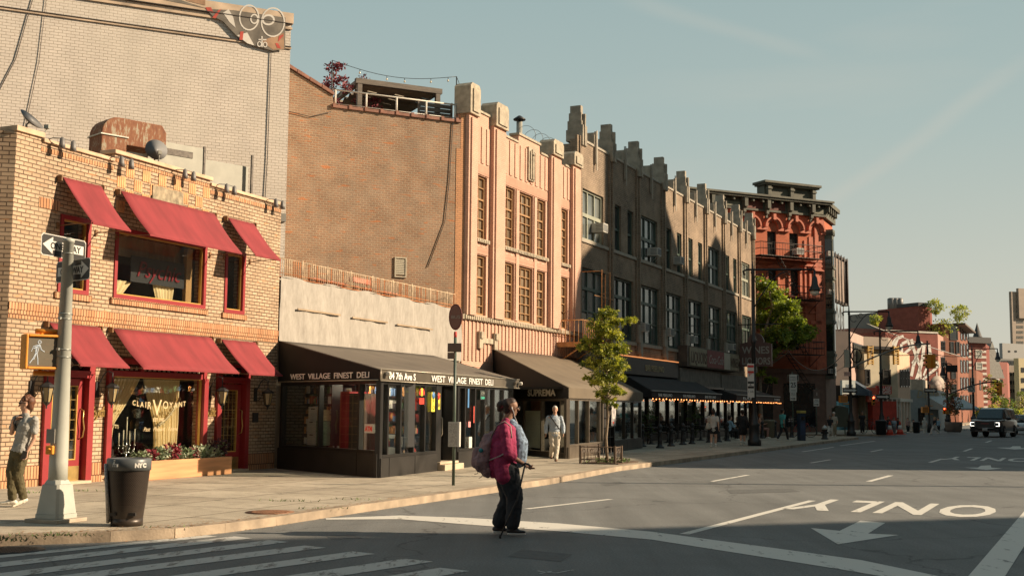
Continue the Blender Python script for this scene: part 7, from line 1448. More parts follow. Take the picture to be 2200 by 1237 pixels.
mb = MB(); mb.lathe([(.04,0),(.04,(936 - 800) * p.y / 2560)],n=8); o = mb.build('sign_post',GP); o.location = (p.x,p.y,SW); tag(o,'thin post carrying the speed limit sign','sign post')
def sp25(r,w,h): text(r,'SPEED',.12,(-w * .4,-.014,h * .30),SIGBK,width=w * .8,ext=.002); text(r,'LIMIT',.12,(-w * .4,-.014,h * .15),SIGBK,width=w * .8,ext=.002); text(r,'25',.42,(-w * .36,-.014,-h * .22),SIGBK,width=w * .72,ext=.002,bold=.01); text(r,'ZONE',.09,(-w * .3,-.014,-h * .42),SIGBK,width=w * .6,ext=.002)
postsign(1704,804,842,.46,p.y - .06,'white SPEED LIMIT 25 sign left of the red building corner',sp25,SIGWH)
def allarr(r,w,h): text(r,'ALL',.14,(-w * .34,-.014,h * .2),SIGBK,width=w * .68,ext=.002); text(r,'TRAFFIC',.08,(-w * .42,-.014,h * .02),SIGBK,width=w * .84,ext=.002); mb = MB(); mb.prism([(.16,-h * .28),(.04,-h * .16),(.04,-h * .23),(-.16,-h * .23),(-.16,-h * .33),(.04,-h * .33),(.04,-h * .4)],-.014,-.011); mb.build('arrow',SIGBK,r)
postsign(1704,841,860,.38,p.y - .06,'small ALL TRAFFIC arrow sign below the speed limit sign',allarr,SIGWH)
p = gnd(1755,934,SW); mb = MB(); mb.lathe([(.035,0),(.035,(934 - 835) * p.y / 2560)],n=8); o = mb.build('sign_post',GP); o.location = (p.x,p.y,SW); tag(o,'thin post carrying two signs in front of the red building corner','sign post')
postsign(1754,856,872,.36,p.y - .06,'lower ALL TRAFFIC arrow sign in front of the red building corner',allarr,SIGWH)
postsign(1754,836,856,.40,p.y - .05,'dull brown sign above the lower arrow sign',lambda r,w,h: text(r,'1',.3,(-.05,-.014,-.1),SIGWH,ext=.002),M('sign_dull_brown',(.14,.10,.08)))
postsign(2045,784,799,.9,95,'dark no turn sign hung from the cable',lambda r,w,h: None,LBK); postsign(2087,828,842,.6,100,'round arrow sign on a dark pole by the modern building',lambda r,w,h: text(r,'O',.5,(-.2,-.02,-.18),SIGBK,ext=.002),M('pale_far_sign',(.4,.4,.36)))
tp = gnd(1305,994,SW); GI = M('guard_bronze',(.11,.075,.05),rough=.5,var=.3)
r = thing('tree_guard','low ornate metal tree guard around the young tree','tree guard',(tp.x,tp.y,SW),az2rot(24.7)); mb = MB(); a0,a1,b0,b1 = -.75,.75,-.5,.55
def fence_run(p,q):
    p,q = Vector(p),Vector(q); n = max(2,int((q - p).length / .11)); mb.tube([(*p,.48),(*q,.48)],.014,4); mb.tube([(*p,.12),(*q,.12)],.014,4)
    for k in range(n + 1): c = p.lerp(q,k / n); mb.tube([(*c,.05),(*c,.48)],.008,4)
    for k in range(n // 2):
        c = p.lerp(q,(k * 2 + 1) / n); d = (q - p).normalized(); mb.tube([(*(c + d * .045 * math.cos(a)),.36 + .06 * math.sin(a)) for a in [j * .9 for j in range(8)]],.007,4)
fence_run((a0,b1),(a0,b0)); fence_run((a0,b1),(a1,b1)); fence_run((a0,b0),(a0 + .55,b0))
for x,y in ((a0,b0),(a0,b1),(a1,b1),(a0 + .55,b0)): mb.box(x - .03,x + .03,y - .03,y + .03,0,.52)
mb.build('railing',GI,r)
mb = MB(); mb.prism([(a0,b0 - .1),(a1 + .3,b0 - .1),(a1 + .3,b1),(a0,b1)],.004,.03,ax='z'); o = mb.build('tree_pit_soil',M('soil',(.11,.065,.038),var=.4,scale=12,bump=.8)); o.location = (tp.x,tp.y,SW); o.rotation_euler.z = az2rot(24.7); struct(o)
mb = MB(); 
for i in range(34): leafcloud(mb,14,rnd.uniform(a0 + .1,a1 + .2),rnd.uniform(b0,b1 - .1),.06,.1,.1,.05,.04,.10)
o = mb.build('ground_cover',GRASS); o.location = (tp.x,tp.y,SW); o.rotation_euler.z = az2rot(24.7); tag(o,'low green plants covering the young tree pit','ground cover',kind='stuff')
def street_tree(name,label,p,pts,leafm,n,s0,s1,seed,trunk,Yd,tr=.045):
    """pts: clump centres (px, py, radius px, weight) on the tree's own depth"""
    rg = random.Random(seed); r = thing(name,label,'tree',(p.x,p.y,SW)); mb = MB(); s = Yd / 2560
    def W3(x,y,dy=0): d = ray(x,y); return (CC + d * ((Yd + dy) / d.y)) - Vector((p.x,p.y,SW))
    T = [W3(x,y) for x,y in trunk]; T[0] = Vector((0,0,0)); mb.tube(T,[tr * (1 - .6 * k / (len(T) - 1)) for k in range(len(T))],8)
    C_ = []
    for x,y,rp,w in pts:
        dy = rg.uniform(-1,1) * rp * s * 1.4; c = W3(x,y,dy); C_.append((c,rp * s,w)); near = min(T[1:],key=lambda t: (t - c).length + (2 if t.z > c.z else 0)); mb.tube([near,near.lerp(c,.5) + Vector((0,0,-.05)),c],[tr * .35,tr * .22,tr * .1],5)
    mb.build('trunk',M('pale_bark',(.24,.18,.12),var=.3,scale=10,bump=.4),r); mb = MB(); tot = sum(w for _,_,w in C_)
    for c,rr,w in C_:
        m_ = int(n * w / tot); sub = max(2,m_ // 26)
        for q in range(sub):   # sprays of leaves along drooping twigs
            a = rg.uniform(0,6.28); e = rg.uniform(-.35,.9); rad = rr * rg.uniform(.15,1.0); o_ = c + Vector((math.cos(a) * math.cos(e),math.sin(a) * math.cos(e),math.sin(e))) * rad * .85; dr = Vector((math.cos(a),math.sin(a),rg.uniform(-.9,.5))).normalized(); ln = rr * rg.uniform(.3,.7); mi = rg.randrange(len(leafm))
            for k in range(m_ // sub):
                f = rg.random(); c2 = o_ + dr * ln * f + Vector((rg.gauss(0,1),rg.gauss(0,1),rg.gauss(0,1))) * rr * .10; d = (dr + Vector((rg.gauss(0,.8),rg.gauss(0,.8),rg.gauss(-.35,.6)))).normalized(); e_ = Matrix.Rotation(rg.uniform(0,6.28),3,d) @ d.orthogonal().normalized(); sz = rg.uniform(s0,s1); wd = sz * .22
                mb.add([c2,c2 + d * sz * .45 + e_ * wd,c2 + d * sz,c2 + d * sz * .45 - e_ * wd],[(0,1,2,3)],mi)
    mb.build('crown',leafm,r); return r
YL = [leafmat('young_leaf',(.27,.29,.055)),leafmat('young_leaf_light',(.40,.40,.085)),leafmat('young_leaf_deep',(.10,.13,.03))]
street_tree('young_street_tree','slender young street tree with feathery yellow green leaves in the tree guard',tp,[(1305,672,20,.8),(1330,690,16,.6),(1352,688,14,.5),(1290,700,26,1.2),(1310,720,26,1.3),(1270,735,20,.9),(1252,745,12,.4),(1296,755,30,1.6),(1325,750,22,1.0),(1280,780,24,1.2),(1318,785,26,1.3),(1300,812,26,1.3),(1330,810,14,.6),(1280,820,12,.5),(1262,812,8,.25),(1312,838,20,.9),(1292,850,12,.4),(1330,842,10,.35),(1310,862,12,.4),(1316,870,8,.25)],YL,17000,.05,.115,11,[(1303,992),(1302,940),(1306,900),(1307,860),(1303,800),(1300,740),(1305,680)],tp.y,.045)
OKL = [leafmat('oak_leaf',(.20,.26,.04)),leafmat('oak_leaf_light',(.28,.34,.06)),leafmat('oak_leaf_deep',(.10,.15,.03))]
tp2 = gnd(1626,948,SW); Yt = 68
street_tree('street_tree','broad bright green street tree behind the ornate street lamp',gnd(1637,932.5,SW),[(1640,610,24,1),(1660,640,26,1.2),(1632,650,20,1),(1690,660,24,1.1),(1650,680,32,1.6),(1700,690,30,1.5),(1730,708,20,.9),(1670,720,30,1.5),(1640,730,24,1.2),(1712,728,22,1),(1690,740,18,.7),(1650,760,20,.9),(1636,780,14,.6),(1632,800,10,.35),(1655,815,10,.3),(1630,700,22,1),(1738,722,12,.4)],OKL,20000,.14,.30,17,[(1637,932),(1634,880),(1632,800),(1640,720),(1660,660),(1650,610)],81,.16)
BOL = MB(); BOL.lathe([(.17,0),(.17,.05),(.12,.08),(.10,.12),(.085,.25),(.10,.28),(.075,.32),(.07,.60),(.095,.63),(.095,.67),(.06,.70),(.06,.76),(.10,.80),(.10,.88),(.06,.93),(.02,.96)],n=12)
bo = BOL.build('bollard',LBK)
first = True; desc = ['nearest the restaurant enclosure','second from the restaurant enclosure, nearer the kerb','third from the restaurant enclosure','fourth from the restaurant enclosure','fifth, left of the woman in a white top','just behind the legs of the woman in a white top','right of the woman in a white top','left of the seated man in blue','right of the ornate lamp base','left of the green shirted walker','at the heels of the green shirted walker','beside the parked bicycle']
for (x,y),dd_ in zip(((1380,959),(1418,962),(1442,958),(1467,955),(1487,953),(1524,950),(1544,949),(1563,947),(1638,941),(1653,940),(1666,939),(1701,939)),desc):
    p = gnd(x,y,SW); o = bo if first else bo.copy(); 
    if not first: col.objects.link(o)
    first = False; o.location = (p.x,p.y,SW); tag(o,'turned black iron bollard ' + dd_,'bollard','bollards along the cafe pavement')
def cafe_chair():
    r = thing('cafe_chair','x','chair',group='dark cafe chairs'); mb = MB(); mb.box(-.21,.21,-.2,.2,.44,.47); mb.build('seat',BKM,r)
    mb = MB(); [mb.box(-.21,.21,.18,.20,.60 + k * .1,.66 + k * .1) for k in range(3)]; mb.build('backrest',BKM,r)
    for x in (-.19,.19):
        for y0,y1,zt_ in ((-.2,.18,.47),(.24,-.18,.47)): mb = MB(); mb.tube([(x,y0,0),(x,y1,zt_)],.014,5); mb.build('leg',BKM,r)
        mb = MB(); mb.tube([(x,.15,.4),(x,.2,.9)],.014,5); mb.build('back_post',BKM,r)
    return r
def cafe_table():
    r = thing('cafe_table','x','table',group='small dark cafe tables'); mb = MB(); mb.lathe([(.32,.72),(.32,.75)],n=18); mb.build('table_top',M('table_top_dark',(.07,.065,.06),rough=.3),r); mb = MB(); mb.lathe([(.22,0),(.2,.03),(.03,.06),(.03,.72)],n=10); mb.build('pedestal',BKM,r); return r
c0,t0_ = cafe_chair(),cafe_table(); tb = ['nearest the restaurant enclosure','second from the restaurant enclosure','under the middle of the black bar awning','under the right end of the black bar awning','in front of the man in a blue shirt','left of the ornate lamp post','behind the ornate lamp post']
for i,(u,off) in enumerate(((5.0,1.6),(7.5,1.6),(10.2,1.6),(13.0,1.6),(16.4,2.0),(19.4,2.0),(24.0,2.0))):
    P = B.at(u,off,SW); t_ = t0_ if i == 0 else copy_tree(t0_); t_.location = P; t_['label'] = 'small round dark cafe table ' + tb[i]
    for k,s_ in ((0,-1),(1,1)):
        c = c0 if (i == 0 and k == 0) else copy_tree(c0); c.location = B.at(u + s_ * .62,off,SW); c.rotation_euler.z = az2rot(25) + (R(90) if s_ < 0 else R(-90)); c['label'] = 'cafe chair, %s side of the table %s' % ('near' if s_ < 0 else 'far',tb[i])
for x,y,l in ((1391,905,'dark potted shrub beside the restaurant enclosure'),(1490,905,'dark potted shrub between the cafe tables')):
    P = B.at(B.px(x,900,1.2)[0],1.2,SW); small_tree('potted_shrub',l,tuple(P),1.6,.45,[M('far_leaf_dark',(.05,.085,.03))],500,.06,.12,77,cat='plant',clumps=16,trunk_h=.2)
p = gnd(1722,946,SW); r = thing('parking_meter','dark blue parking meter kiosk on the kerb','parking meter',(p.x,p.y,SW),az2rot(70)); mb = MB(); mb.box(-.17,.17,-.15,.15,0,1.42); mb.build('cabinet',M('kiosk_blue',(.02,.035,.06),rough=.4),r,bevel=.02); mb = MB(); mb.box(-.19,.19,-.18,.15,1.42,1.55); mb.build('cap',M('kiosk_cap',(.40,.33,.08)),r,bevel=.02); mb = MB(); mb.box(-.11,.11,-.156,-.151,1.05,1.25); mb.build('screen',OPAQ,r); mb = MB(); mb.box(-.13,.13,-.155,-.151,.3,.9); mb.build('panel',M('kiosk_panel',(.03,.05,.10)),r)
p = gnd(1772,943,SW); r = thing('fire_hydrant','black fire hydrant with a silver domed top on the kerb','fire hydrant',(p.x,p.y,SW)); mb = MB(); mb.lathe([(.2,0),(.2,.06),(.14,.08),(.13,.48),(.17,.50),(.17,.54)],n=14); mb.build('barrel',LBK,r); mb = MB(); mb.lathe([(.17,.54),(.15,.64),(.08,.72),(.03,.74),(.03,.78)],n=14); mb.build('bonnet',M('hydrant_silver',(.42,.41,.38),metal=.4,rough=.4),r); mb = MB(); mb.tube([(-.2,0,.36),(.2,0,.36)],.055,8); mb.tube([(0,-.2,.36),(0,0,.36)],.07,8); mb.build('outlet',LBK,r)
for x,y,l in ((1912,934,'left red and white traffic cone below the cream building'),(1934,933,'right red and white traffic cone below the cream building')):
    p = gnd(x,y,SW); r = thing('traffic_cone',l,'traffic cone',(p.x,p.y,SW)); mb = MB(); mb.box(-.3,.3,-.3,.3,0,.05); mb.lathe([(.24,.05),(.17,.35)],n=12); mb.build('cone',M('cone_red',(.55,.06,.03),rough=.5),r); mb = MB(); mb.lathe([(.165,.36),(.10,.62)],n=12); mb.lathe([(.095,.66),(.05,.85),(.03,.9)],n=12,m=1); mb.build('collar',[SIGWH,MATS['cone_red']],r)
def bin2(x,y,w,h,mat,label,name='litter_bin'):
    p = gnd(x,y,SW); mb = MB(); mb.lathe([(w * .45,0),(w * .5,h * .9),(w * .54,h * .92),(w * .54,h),(w * .3,h + .03)],n=14); o = mb.build(name,mat); o.location = (p.x,p.y,SW); tag(o,label,'bin')
bin2(1893,934,.7,.95,LBK,'large black bin at the foot of the far street lamp'); bin2(1969,930,.5,.8,LBK,'black litter bin beside a thin pole on the far corner'); bin2(1653,940,.62,1.0,M('olive_bin',(.17,.16,.11)),'olive green bin behind the bollards')
p = gnd(1806,933,SW); mb = MB(); mb.box(-.45,.45,-.4,.4,.5,1.75); mb.tube([(-.3,0,0),(-.3,0,.5)],.04,5); mb.tube([(.3,0,0),(.3,0,.5)],.04,5); mb.lathe([(.42,1.75),(.3,1.88),(.02,1.92)],n=12); o = mb.build('mailbox',M('mailbox_green',(.07,.075,.05),rough=.5)); o.location = (p.x,p.y,SW); tag(o,'dark green relay mailbox beside the corner lamp post','mailbox')
p = gnd(2049,928,SW); r = thing('round_planter','big round concrete planter with sparse bamboo near the black car','planter',(p.x,p.y,SW)); mb = MB(); mb.lathe([(.50,0),(.60,.2),(.65,.6),(.65,.78),(.58,.78),(.56,.7)],n=24); mb.build('bowl',M('planter_concrete',(.15,.115,.09),var=.2),r)
for k,dx in enumerate((-.22,.18)): small_tree('bamboo',('left','right')[k] + ' bamboo clump growing in the big round planter',(p.x + dx,p.y,SW + .65),3.3 - k,.55,[M('bamboo_leaf',(.16,.19,.07),var=.3),M('bamboo_leaf_red',(.30,.12,.05),var=.3)],520,.1,.22,90 + k,cat='bamboo',clumps=24,trunk_h=.3,trunk_r=.04)
def bicycle(x,y,az,label,colr):
    p = gnd(x,y,SW); r = thing('bicycle',label,'bicycle',(p.x,p.y,SW),az2rot(az)); fm = M('bike_' + colr[0],colr[1],rough=.4,var=.05)
    for cx in (-.52,.52):
        mb = MB(); mb.tube([(cx + .33 * math.cos(a),0,.34 + .33 * math.sin(a)) for a in [k * 2 * math.pi / 20 for k in range(21)]],.02,5); [mb.tube([(cx,0,.34),(cx + .31 * math.cos(a),0,.34 + .31 * math.sin(a))],.004,3) for a in [k * math.pi / 5 for k in range(10)]]; mb.build('wheel',BKM,r)
    mb = MB(); a,b,c,d,e = (-.52,0,.34),(-.08,0,.32),(-.2,0,.82),(.38,0,.80),(.52,0,.34); [mb.tube([p_,q_],.018,5) for p_,q_ in ((a,b),(b,c),(a,c),(b,d),(c,d),(d,e))]; mb.build('frame',fm,r)
    mb = MB(); mb.tube([(.38,0,.8),(.36,0,.98),(.36,-.25,1.0)],.014,5); mb.tube([(.36,0,.98),(.36,.25,1.0)],.014,5); mb.build('handlebar',BKM,r); mb = MB(); mb.box(-.34,-.10,-.07,.07,.90,.95); mb.tube([(-.2,0,.82),(-.21,0,.92)],.014,5); mb.build('saddle',BKM,r)
bicycle(1722,939,100,'red framed bicycle parked behind the parking meter',('red',(.35,.05,.04))); bicycle(1868,931,60,'dark bicycle by the red shopfront',('dark',(.05,.05,.05)))
bicycle(1905,932,80,'dark bicycle leaning by the big black bin',('dark',(.05,.05,.05)))
r = thing('street_lamp','street lamp on the east kerb of the avenue, outside the picture','street lamp',(23.5,27.3,0)); mb = MB(); mb.lathe([(.16,0),(.12,4),(.09,13.5)],n=10); mb.build('post',LBK,r); mb = MB(); mb.tube([(0,0,12.6),(-1.2,1.6,13.3),(-2.4,3.2,13.2)],.05,6); mb.lathe([(.2,0),(.3,-.3)],(-2.4,3.2,13.2),10); mb.build('arm',LBK,r)
# ================================================================ people: every body is one continuous surface
SKL = M('skin_light',(.56,.33,.23),rough=.6,var=.05); SKM = M('skin_tan',(.36,.20,.13),rough=.6,var=.05); SKD = M('skin_brown',(.27,.145,.09),rough=.6,var=.05)
def V(p): return Vector(p)
def hand(mb,w,d,side,L_=.17,curl=.5):
    """palm, four bent fingers of different length and a side thumb"""
    w = V(w); d = V(d).normalized(); s = V(side).normalized(); n = d.cross(s).normalized(); k = L_ / .18
    mb.blob(w,w + d * .075 * k,.026 * k,.036 * k,10,.42,s)
    for i,(o,l) in enumerate(((-.028,.062),(-.010,.074),(.009,.070),(.027,.055))):
        a = w + d * .085 * k + s * o * k; b = a + (d * (1 - curl * .4) + n * curl * .5).normalized() * l * .5 * k; c = b + (d * (1 - curl) + n * curl * 1.3).normalized() * l * .5 * k; mb.blob(a,b,.0095 * k,.0088 * k,7); mb.blob(b,c,.0088 * k,.0075 * k,7)
    a = w + d * .025 * k - s * .03 * k; b = a + (d * .7 - s * .7 + n * .25).normalized() * .035 * k; c = b + (d * .9 - s * .2 + n * .4).normalized() * .03 * k; mb.blob(a,b,.012 * k,.010 * k,7); mb.blob(b,c,.010 * k,.008 * k,7)
def figure(name,label,loc,J,o):
    """J: joints in metres relative to loc (x right, y away, z up). o: clothing options"""
    r = thing(name,label,'person',tuple(loc),0); S = o.get('s',1.0); f = V(o['fwd']).normalized(); w = V(o['wide']).normalized(); vx = o.get('voxel',.009); hs_ = o.get('head',.105) * 1.0; g = o.get('girth',1.0); up_ = V((0,0,1))
    J = {k: V(v) for k,v in J.items()}; skin = MB(); h = J['head']; T = o.get('top'); leg = o.get('leg',1.0); arm = o.get('arm',1.0)
    hf = V(o.get('look',tuple(f))).normalized(); hw = hf.cross(up_).normalized()
    skin.blob(h + up_ * .035 - hf * .012,h + up_ * .040 + hf * .008,.082,.078,14,.95,hw); skin.blob(h + up_ * .0 + hf * .018,h - up_ * .072 + hf * .034,.070,.040,12,.95,hw)
    skin.blob(h + up_ * .012 + hf * .085,h - up_ * .022 + hf * .101,.010,.015,8); skin.blob(h - up_ * .055 + hf * .068 - hw * .015,h - up_ * .055 + hf * .068 + hw * .015,.011,.011,8); skin.blob(h + up_ * .028 + hf * .074 - hw * .03,h + up_ * .028 + hf * .074 + hw * .03,.012,.012,8)
    for sg in (-1,1): skin.blob(h + hw * sg * .076 + up_ * .012,h + hw * sg * .08 - up_ * .02,.017,.012,8,.5,tuple(hf))
    skin.blob(h - up_ * .06 - hf * .01,J['neck'],.052,.062,12)
    ch,wa,hi = J['chest'],J['waist'],J['hip']
    skin.blob(J['neck'] - up_ * .02,ch,.07,.13 * g,12,.6,w); skin.blob(ch,wa,.14 * g,.12 * g,14,.62,w); skin.blob(wa,hi,.12 * g,.15 * g,14,.66,w)
    for a in 'LR':
        skin.blob(ch + (J['sh' + a] - ch) * .4,J['sh' + a],.07,.05 * arm,10); skin.blob(J['sh' + a],J['el' + a],.047 * arm,.037 * arm,10); skin.blob(J['el' + a],J['ha' + a],.037 * arm,.024 * arm,10)
        d = o.get('hand' + a) or tuple((J['ha' + a] - J['el' + a])); hand(skin,J['ha' + a],d,o.get('palm' + a,tuple(f)),curl=o.get('curl',.45))
        skin.blob(J['hi' + a],J['kn' + a],.085 * leg,.056 * leg,12); skin.blob(J['kn' + a],J['kn' + a].lerp(J['an' + a],.4),.054 * leg,.056 * leg,12); skin.blob(J['kn' + a].lerp(J['an' + a],.4),J['an' + a],.056 * leg,.036,12)
    remesh(skin,'body',o['skin'],r,vx,2)
    if o.get('eyes',1):
        e = MB(); 
        for sg in (-1,1): e.blob(h + up_ * .015 + hf * .080 + hw * sg * .03,h + up_ * .015 + hf * .083 + hw * sg * .03,.010,.008,8)
        e.build('eyes',M('eye_dark',(.03,.02,.02),rough=.2,var=0),r); e = MB(); e.blob(h - up_ * .052 + hf * .080 - hw * .018,h - up_ * .052 + hf * .080 + hw * .018,.006,.006,8); e.build('lips',M('lip',(.36,.12,.10),var=0),r)
    if o.get('hair'):
        m = MB(); hv = o['hair_vol'] if 'hair_vol' in o else .012; m.blob(h + up_ * .055 - hf * .048,h + up_ * .074 - hf * .004,.080 + hv,.066 + hv,14,.95,hw); m.blob(h - up_ * .02 - hf * .055,h + up_ * .04 - hf * .05,.060 + hv,.074 + hv,12,.9,hw)
        for p,q,a,b in o.get('hair_extra',[]): m.blob(h + V(p),h + V(q),a,b,10)
        rg = random.Random(5)
        for k in range(o.get('curls',0)): a,e = rg.uniform(0,6.28),rg.uniform(.1,1.4); c = h + up_ * .05 - hf * .012 + (hf * math.cos(a) * math.cos(e) * .9 + hw * math.sin(a) * math.cos(e) + up_ * math.sin(e)) * .092; m.blob(c,c + V((rg.uniform(-.02,.02),) * 3),.018,.014,6)
        remesh(m,'hair',o['hair'],r,.009,1)
    if T:
        m = MB(); t = o.get('ease',.018); m.blob(J['neck'] - up_ * .035,ch,.075 + t,.135 * g + t,14,.66,w); m.blob(ch,wa,.145 * g + t,.125 * g + t,16,.70,w); hem = J.get('hem',hi); m.blob(wa,hem,.125 * g + t,.150 * g + t,16,.72,w)
        for p,q,a,b in o.get('top_extra',[]): m.blob(V(p),V(q),a,b,12)
        for a in 'LR':
            m.blob(ch + (J['sh' + a] - ch) * .5 + up_ * .01,J['sh' + a] - (J['sh' + a] - ch) * .12,.062 + t,.046 + t * .7,12); sl = o.get('sleeve',.6); e0,e1,e2 = J['sh' + a],J['el' + a],J['ha' + a]
            q = e0.lerp(e1,min(1,sl)); m.blob(e0,q,.047 * arm + t * .7,.045 * arm + t * .9,12)
            if sl > 1: m.blob(e1,e1.lerp(e2,sl - 1),.046 * arm + t * .9,(.036 + .008 * (2 - sl)) * arm + t,12)
        remesh(m,o.get('top_name','shirt'),T,r,vx,3,folds=.035 if vx < .012 else .02)
    if o.get('bottom'):
        m = MB(); t = .014; m.blob(wa + (hi - wa) * .35,hi - up_ * .02,.120 * g + t,.158 * g + t,14,.72,w); lg = o.get('leglen',2.0); fl_ = o.get('flare',.016)
        for a in 'LR':
            p0,p1,p2_ = J['hi' + a],J['kn' + a],J['an' + a] + up_ * .0; q = p0.lerp(p1,min(1,lg)); m.blob(p0,q,.092 * leg + t,.062 * leg + t + (.02 if lg < 1 else 0),12)
            if lg > 1: m.blob(p1,p1.lerp(p2_,lg - 1),.062 * leg + t,.042 * leg + fl_,12)
        remesh(m,'trousers' if lg > 1 else 'shorts',o['bottom'],r,vx,3,folds=.03 if vx < .012 else 0)
    for a in 'LR':
        an = J['an' + a]; td = V(o.get('toe' + a,tuple(f))).normalized(); m = MB(); base = an - up_ * .055; m.blob(base - td * .035,base + td * .06,.045,.043,10,.8,tuple(td.cross(up_))); m.blob(base + td * .05 - up_ * .008,base + td * .155 - up_ * .015,.046,.034,10,.65,tuple(td.cross(up_))); m.blob(an + up_ * .0,base,.042,.045,10)
        if o.get('socks'): m2 = MB(); m2.tube([an + up_ * .10,an - up_ * .02],.045,10); m2.build('sock',o['socks'],r)
        remesh(m,'shoe',o['shoe'],r,.007,1)
        if o.get('sole'): m = MB(); m.blob(base - td * .045 - up_ * .038,base + td * .165 - up_ * .040,.050,.042,10,.36,tuple(td.cross(up_))); m.build('sole',o['sole'],r)
    return r
def scaleJ(J,k): return {n: tuple(c * k for c in v) for n,v in J.items()}
CLOTH = lambda n,c,**k: M(n,c,rough=.85,var=k.get('var',.12),scale=k.get('scale',8),bump=.1)
# ---- woman with a cane, crossing the avenue to the right
wp_ = gnd(1092,1150,0); MAG = CLOTH('magenta_cardigan',(.30,.025,.085)); NAVY = CLOTH('dark_navy_cotton',(.020,.024,.030)); BLOU = M('blue_patterned_blouse',(.16,.22,.30),rough=.8,var=.75,scale=26)
J = dict(head=(.025,0,1.69),neck=(-.035,0,1.53),chest=(-.04,0,1.34),waist=(.01,0,1.08),hip=(-.03,0,.90),hem=(-.04,0,.86),shR=(-.06,-.19,1.43),elR=(-.015,-.25,1.09),haR=(.20,-.16,.955),shL=(-.05,.19,1.43),elL=(.03,.25,1.13),haL=(.24,.05,.93),hiR=(-.02,-.11,.86),knR=(.085,-.10,.50),anR=(.05,-.10,.13),hiL=(-.05,.11,.86),knL=(.0,.11,.48),anL=(-.14,.12,.13))
W_ = figure('person','woman in a magenta cardigan and dark trousers crossing the road with a cane',wp_,J,dict(skin=SKD,fwd=(1,0,0),wide=(0,1,0),girth=1.30,leg=1.58,arm=1.12,leglen=1.86,top=MAG,sleeve=1.22,ease=.026,top_name='cardigan',hair=M('dark_hair',(.035,.018,.012),rough=.6,var=.3,scale=20),hair_vol=.008,hair_extra=[((-.115,0,.06),(-.145,0,.04),.062,.058),((-.13,0,.0),(-.165,0,-.02),.035,.03)],bottom=NAVY,flare=.035,shoe=M('black_shoe',(.02,.02,.022),rough=.5),sole=M('white_sole',(.55,.55,.52),rough=.5),handR=(.8,.15,-.45),handL=(.8,-.3,-.5),palmR=(.2,.9,.4),curl=1.0,
    top_extra=[((-.14,0,1.2),(-.16,0,.92),.17,.17),((-.10,-.12,1.15),(-.06,-.17,.80),.13,.12),((-.12,.12,1.15),(-.08,.17,.82),.13,.12)]))
m = MB(); m.blob((.10,0,1.40),(.135,0,1.22),.08,.125,14,1,(0,1,0)); m.blob((.135,0,1.22),(.115,0,1.02),.125,.13,14,1,(0,1,0)); m.blob((.03,0,1.48),(.08,0,1.40),.075,.08,12); remesh(m,'blouse',BLOU,W_,.01,3)
m = MB(); m.tube([(.09,-.075,1.695),(.135,-.055,1.70),(.14,-.015,1.70)],.004,5); m.tube([(.135,-.055,1.715),(.142,-.02,1.715),(.142,-.02,1.675),(.135,-.055,1.675),(.135,-.055,1.715)],.003,5); m.tube([(.03,-.085,1.70),(.10,-.07,1.70)],.003,4); m.build('glasses',BLK,W_)
m = MB(); m.tube([(.035,-.09,1.685),(.06,-.095,1.64),(.07,-.08,1.58),(.11,-.05,1.50),(.11,0,1.42)],.004,5); m.lathe([(.009,0),(.006,.03)],(.035,-.09,1.675),6); m.build('earphone',M('white_plastic',(.7,.7,.68),rough=.4,var=0),W_)
m = MB(); m.tube([(-.10,.0,1.755),(-.085,0,1.70)],.055,10); m.build('hair_tie',M('hair_tie_red',(.25,.05,.06)),W_)
r = thing('walking_cane','black walking cane held by the woman in magenta','cane',tuple(wp_)); m = MB(); m.tube([(.17,-.22,.93),(.215,-.215,.965),(.26,-.205,.955),(.285,-.2,.93)],.015,8); m.build('handle',BLK,r); m = MB(); m.tube([(.215,-.215,.955),(.115,-.25,.50),(-.105,-.33,.02)],[.012,.011,.010],8); m.build('shaft',BLK,r); m = MB(); m.lathe([(.017,0),(.013,.05)],(-.107,-.33,0),8); m.build('rubber_tip',BLK,r)
r = thing('backpack','dusty pink backpack with a teal pompom on the back of the woman in magenta','backpack',tuple(wp_)); PK = M('dusty_pink_canvas',(.26,.16,.165),rough=.8,var=.25,scale=5,bump=.2); m = MB(); m.blob((-.285,-.02,1.24),(-.35,-.02,.96),.13,.155,16,.72,(0,1,0)); m.blob((-.25,-.02,1.33),(-.30,-.02,1.18),.07,.12,12,.7,(0,1,0)); m.blob((-.36,-.02,1.0),(-.31,-.02,.89),.15,.13,14,.8,(0,1,0)); remesh(m,'pack',PK,r,.010,4,folds=.07)
m = MB(); m.blob((-.43,-.02,1.10),(-.44,-.02,.96),.07,.08,12,.9,(0,1,0)); remesh(m,'front_pocket',PK,r,.012,3)
m = MB(); m.tube([(-.24,-.14,1.30),(-.16,-.19,1.46),(-.06,-.205,1.515),(.02,-.20,1.45),(.035,-.235,1.30)],.017,6,flat=.5); m.tube([(-.26,-.15,1.0),(-.12,-.26,1.06),(-.02,-.30,1.12)],.010,5); m.build('strap',M('strap_grey_pink',(.36,.29,.27)),r)
m = MB(); m.lathe([(.005,-.03),(.028,-.015),(.032,0),(.028,.015),(.005,.03)],(-.375,-.165,1.13),10); m.build('pompom',M('teal_wool',(.03,.22,.24),var=.3,scale=30),r)
m = MB(); m.tube([(-.40,-.08,.87),(-.42,-.08,.82),(-.46,-.09,.81)],.004,4); m.tube([(-.34,-.08,.84),(-.36,-.08,.78),(-.40,-.08,.76)],.004,4); m.build('cord',BLK,r)
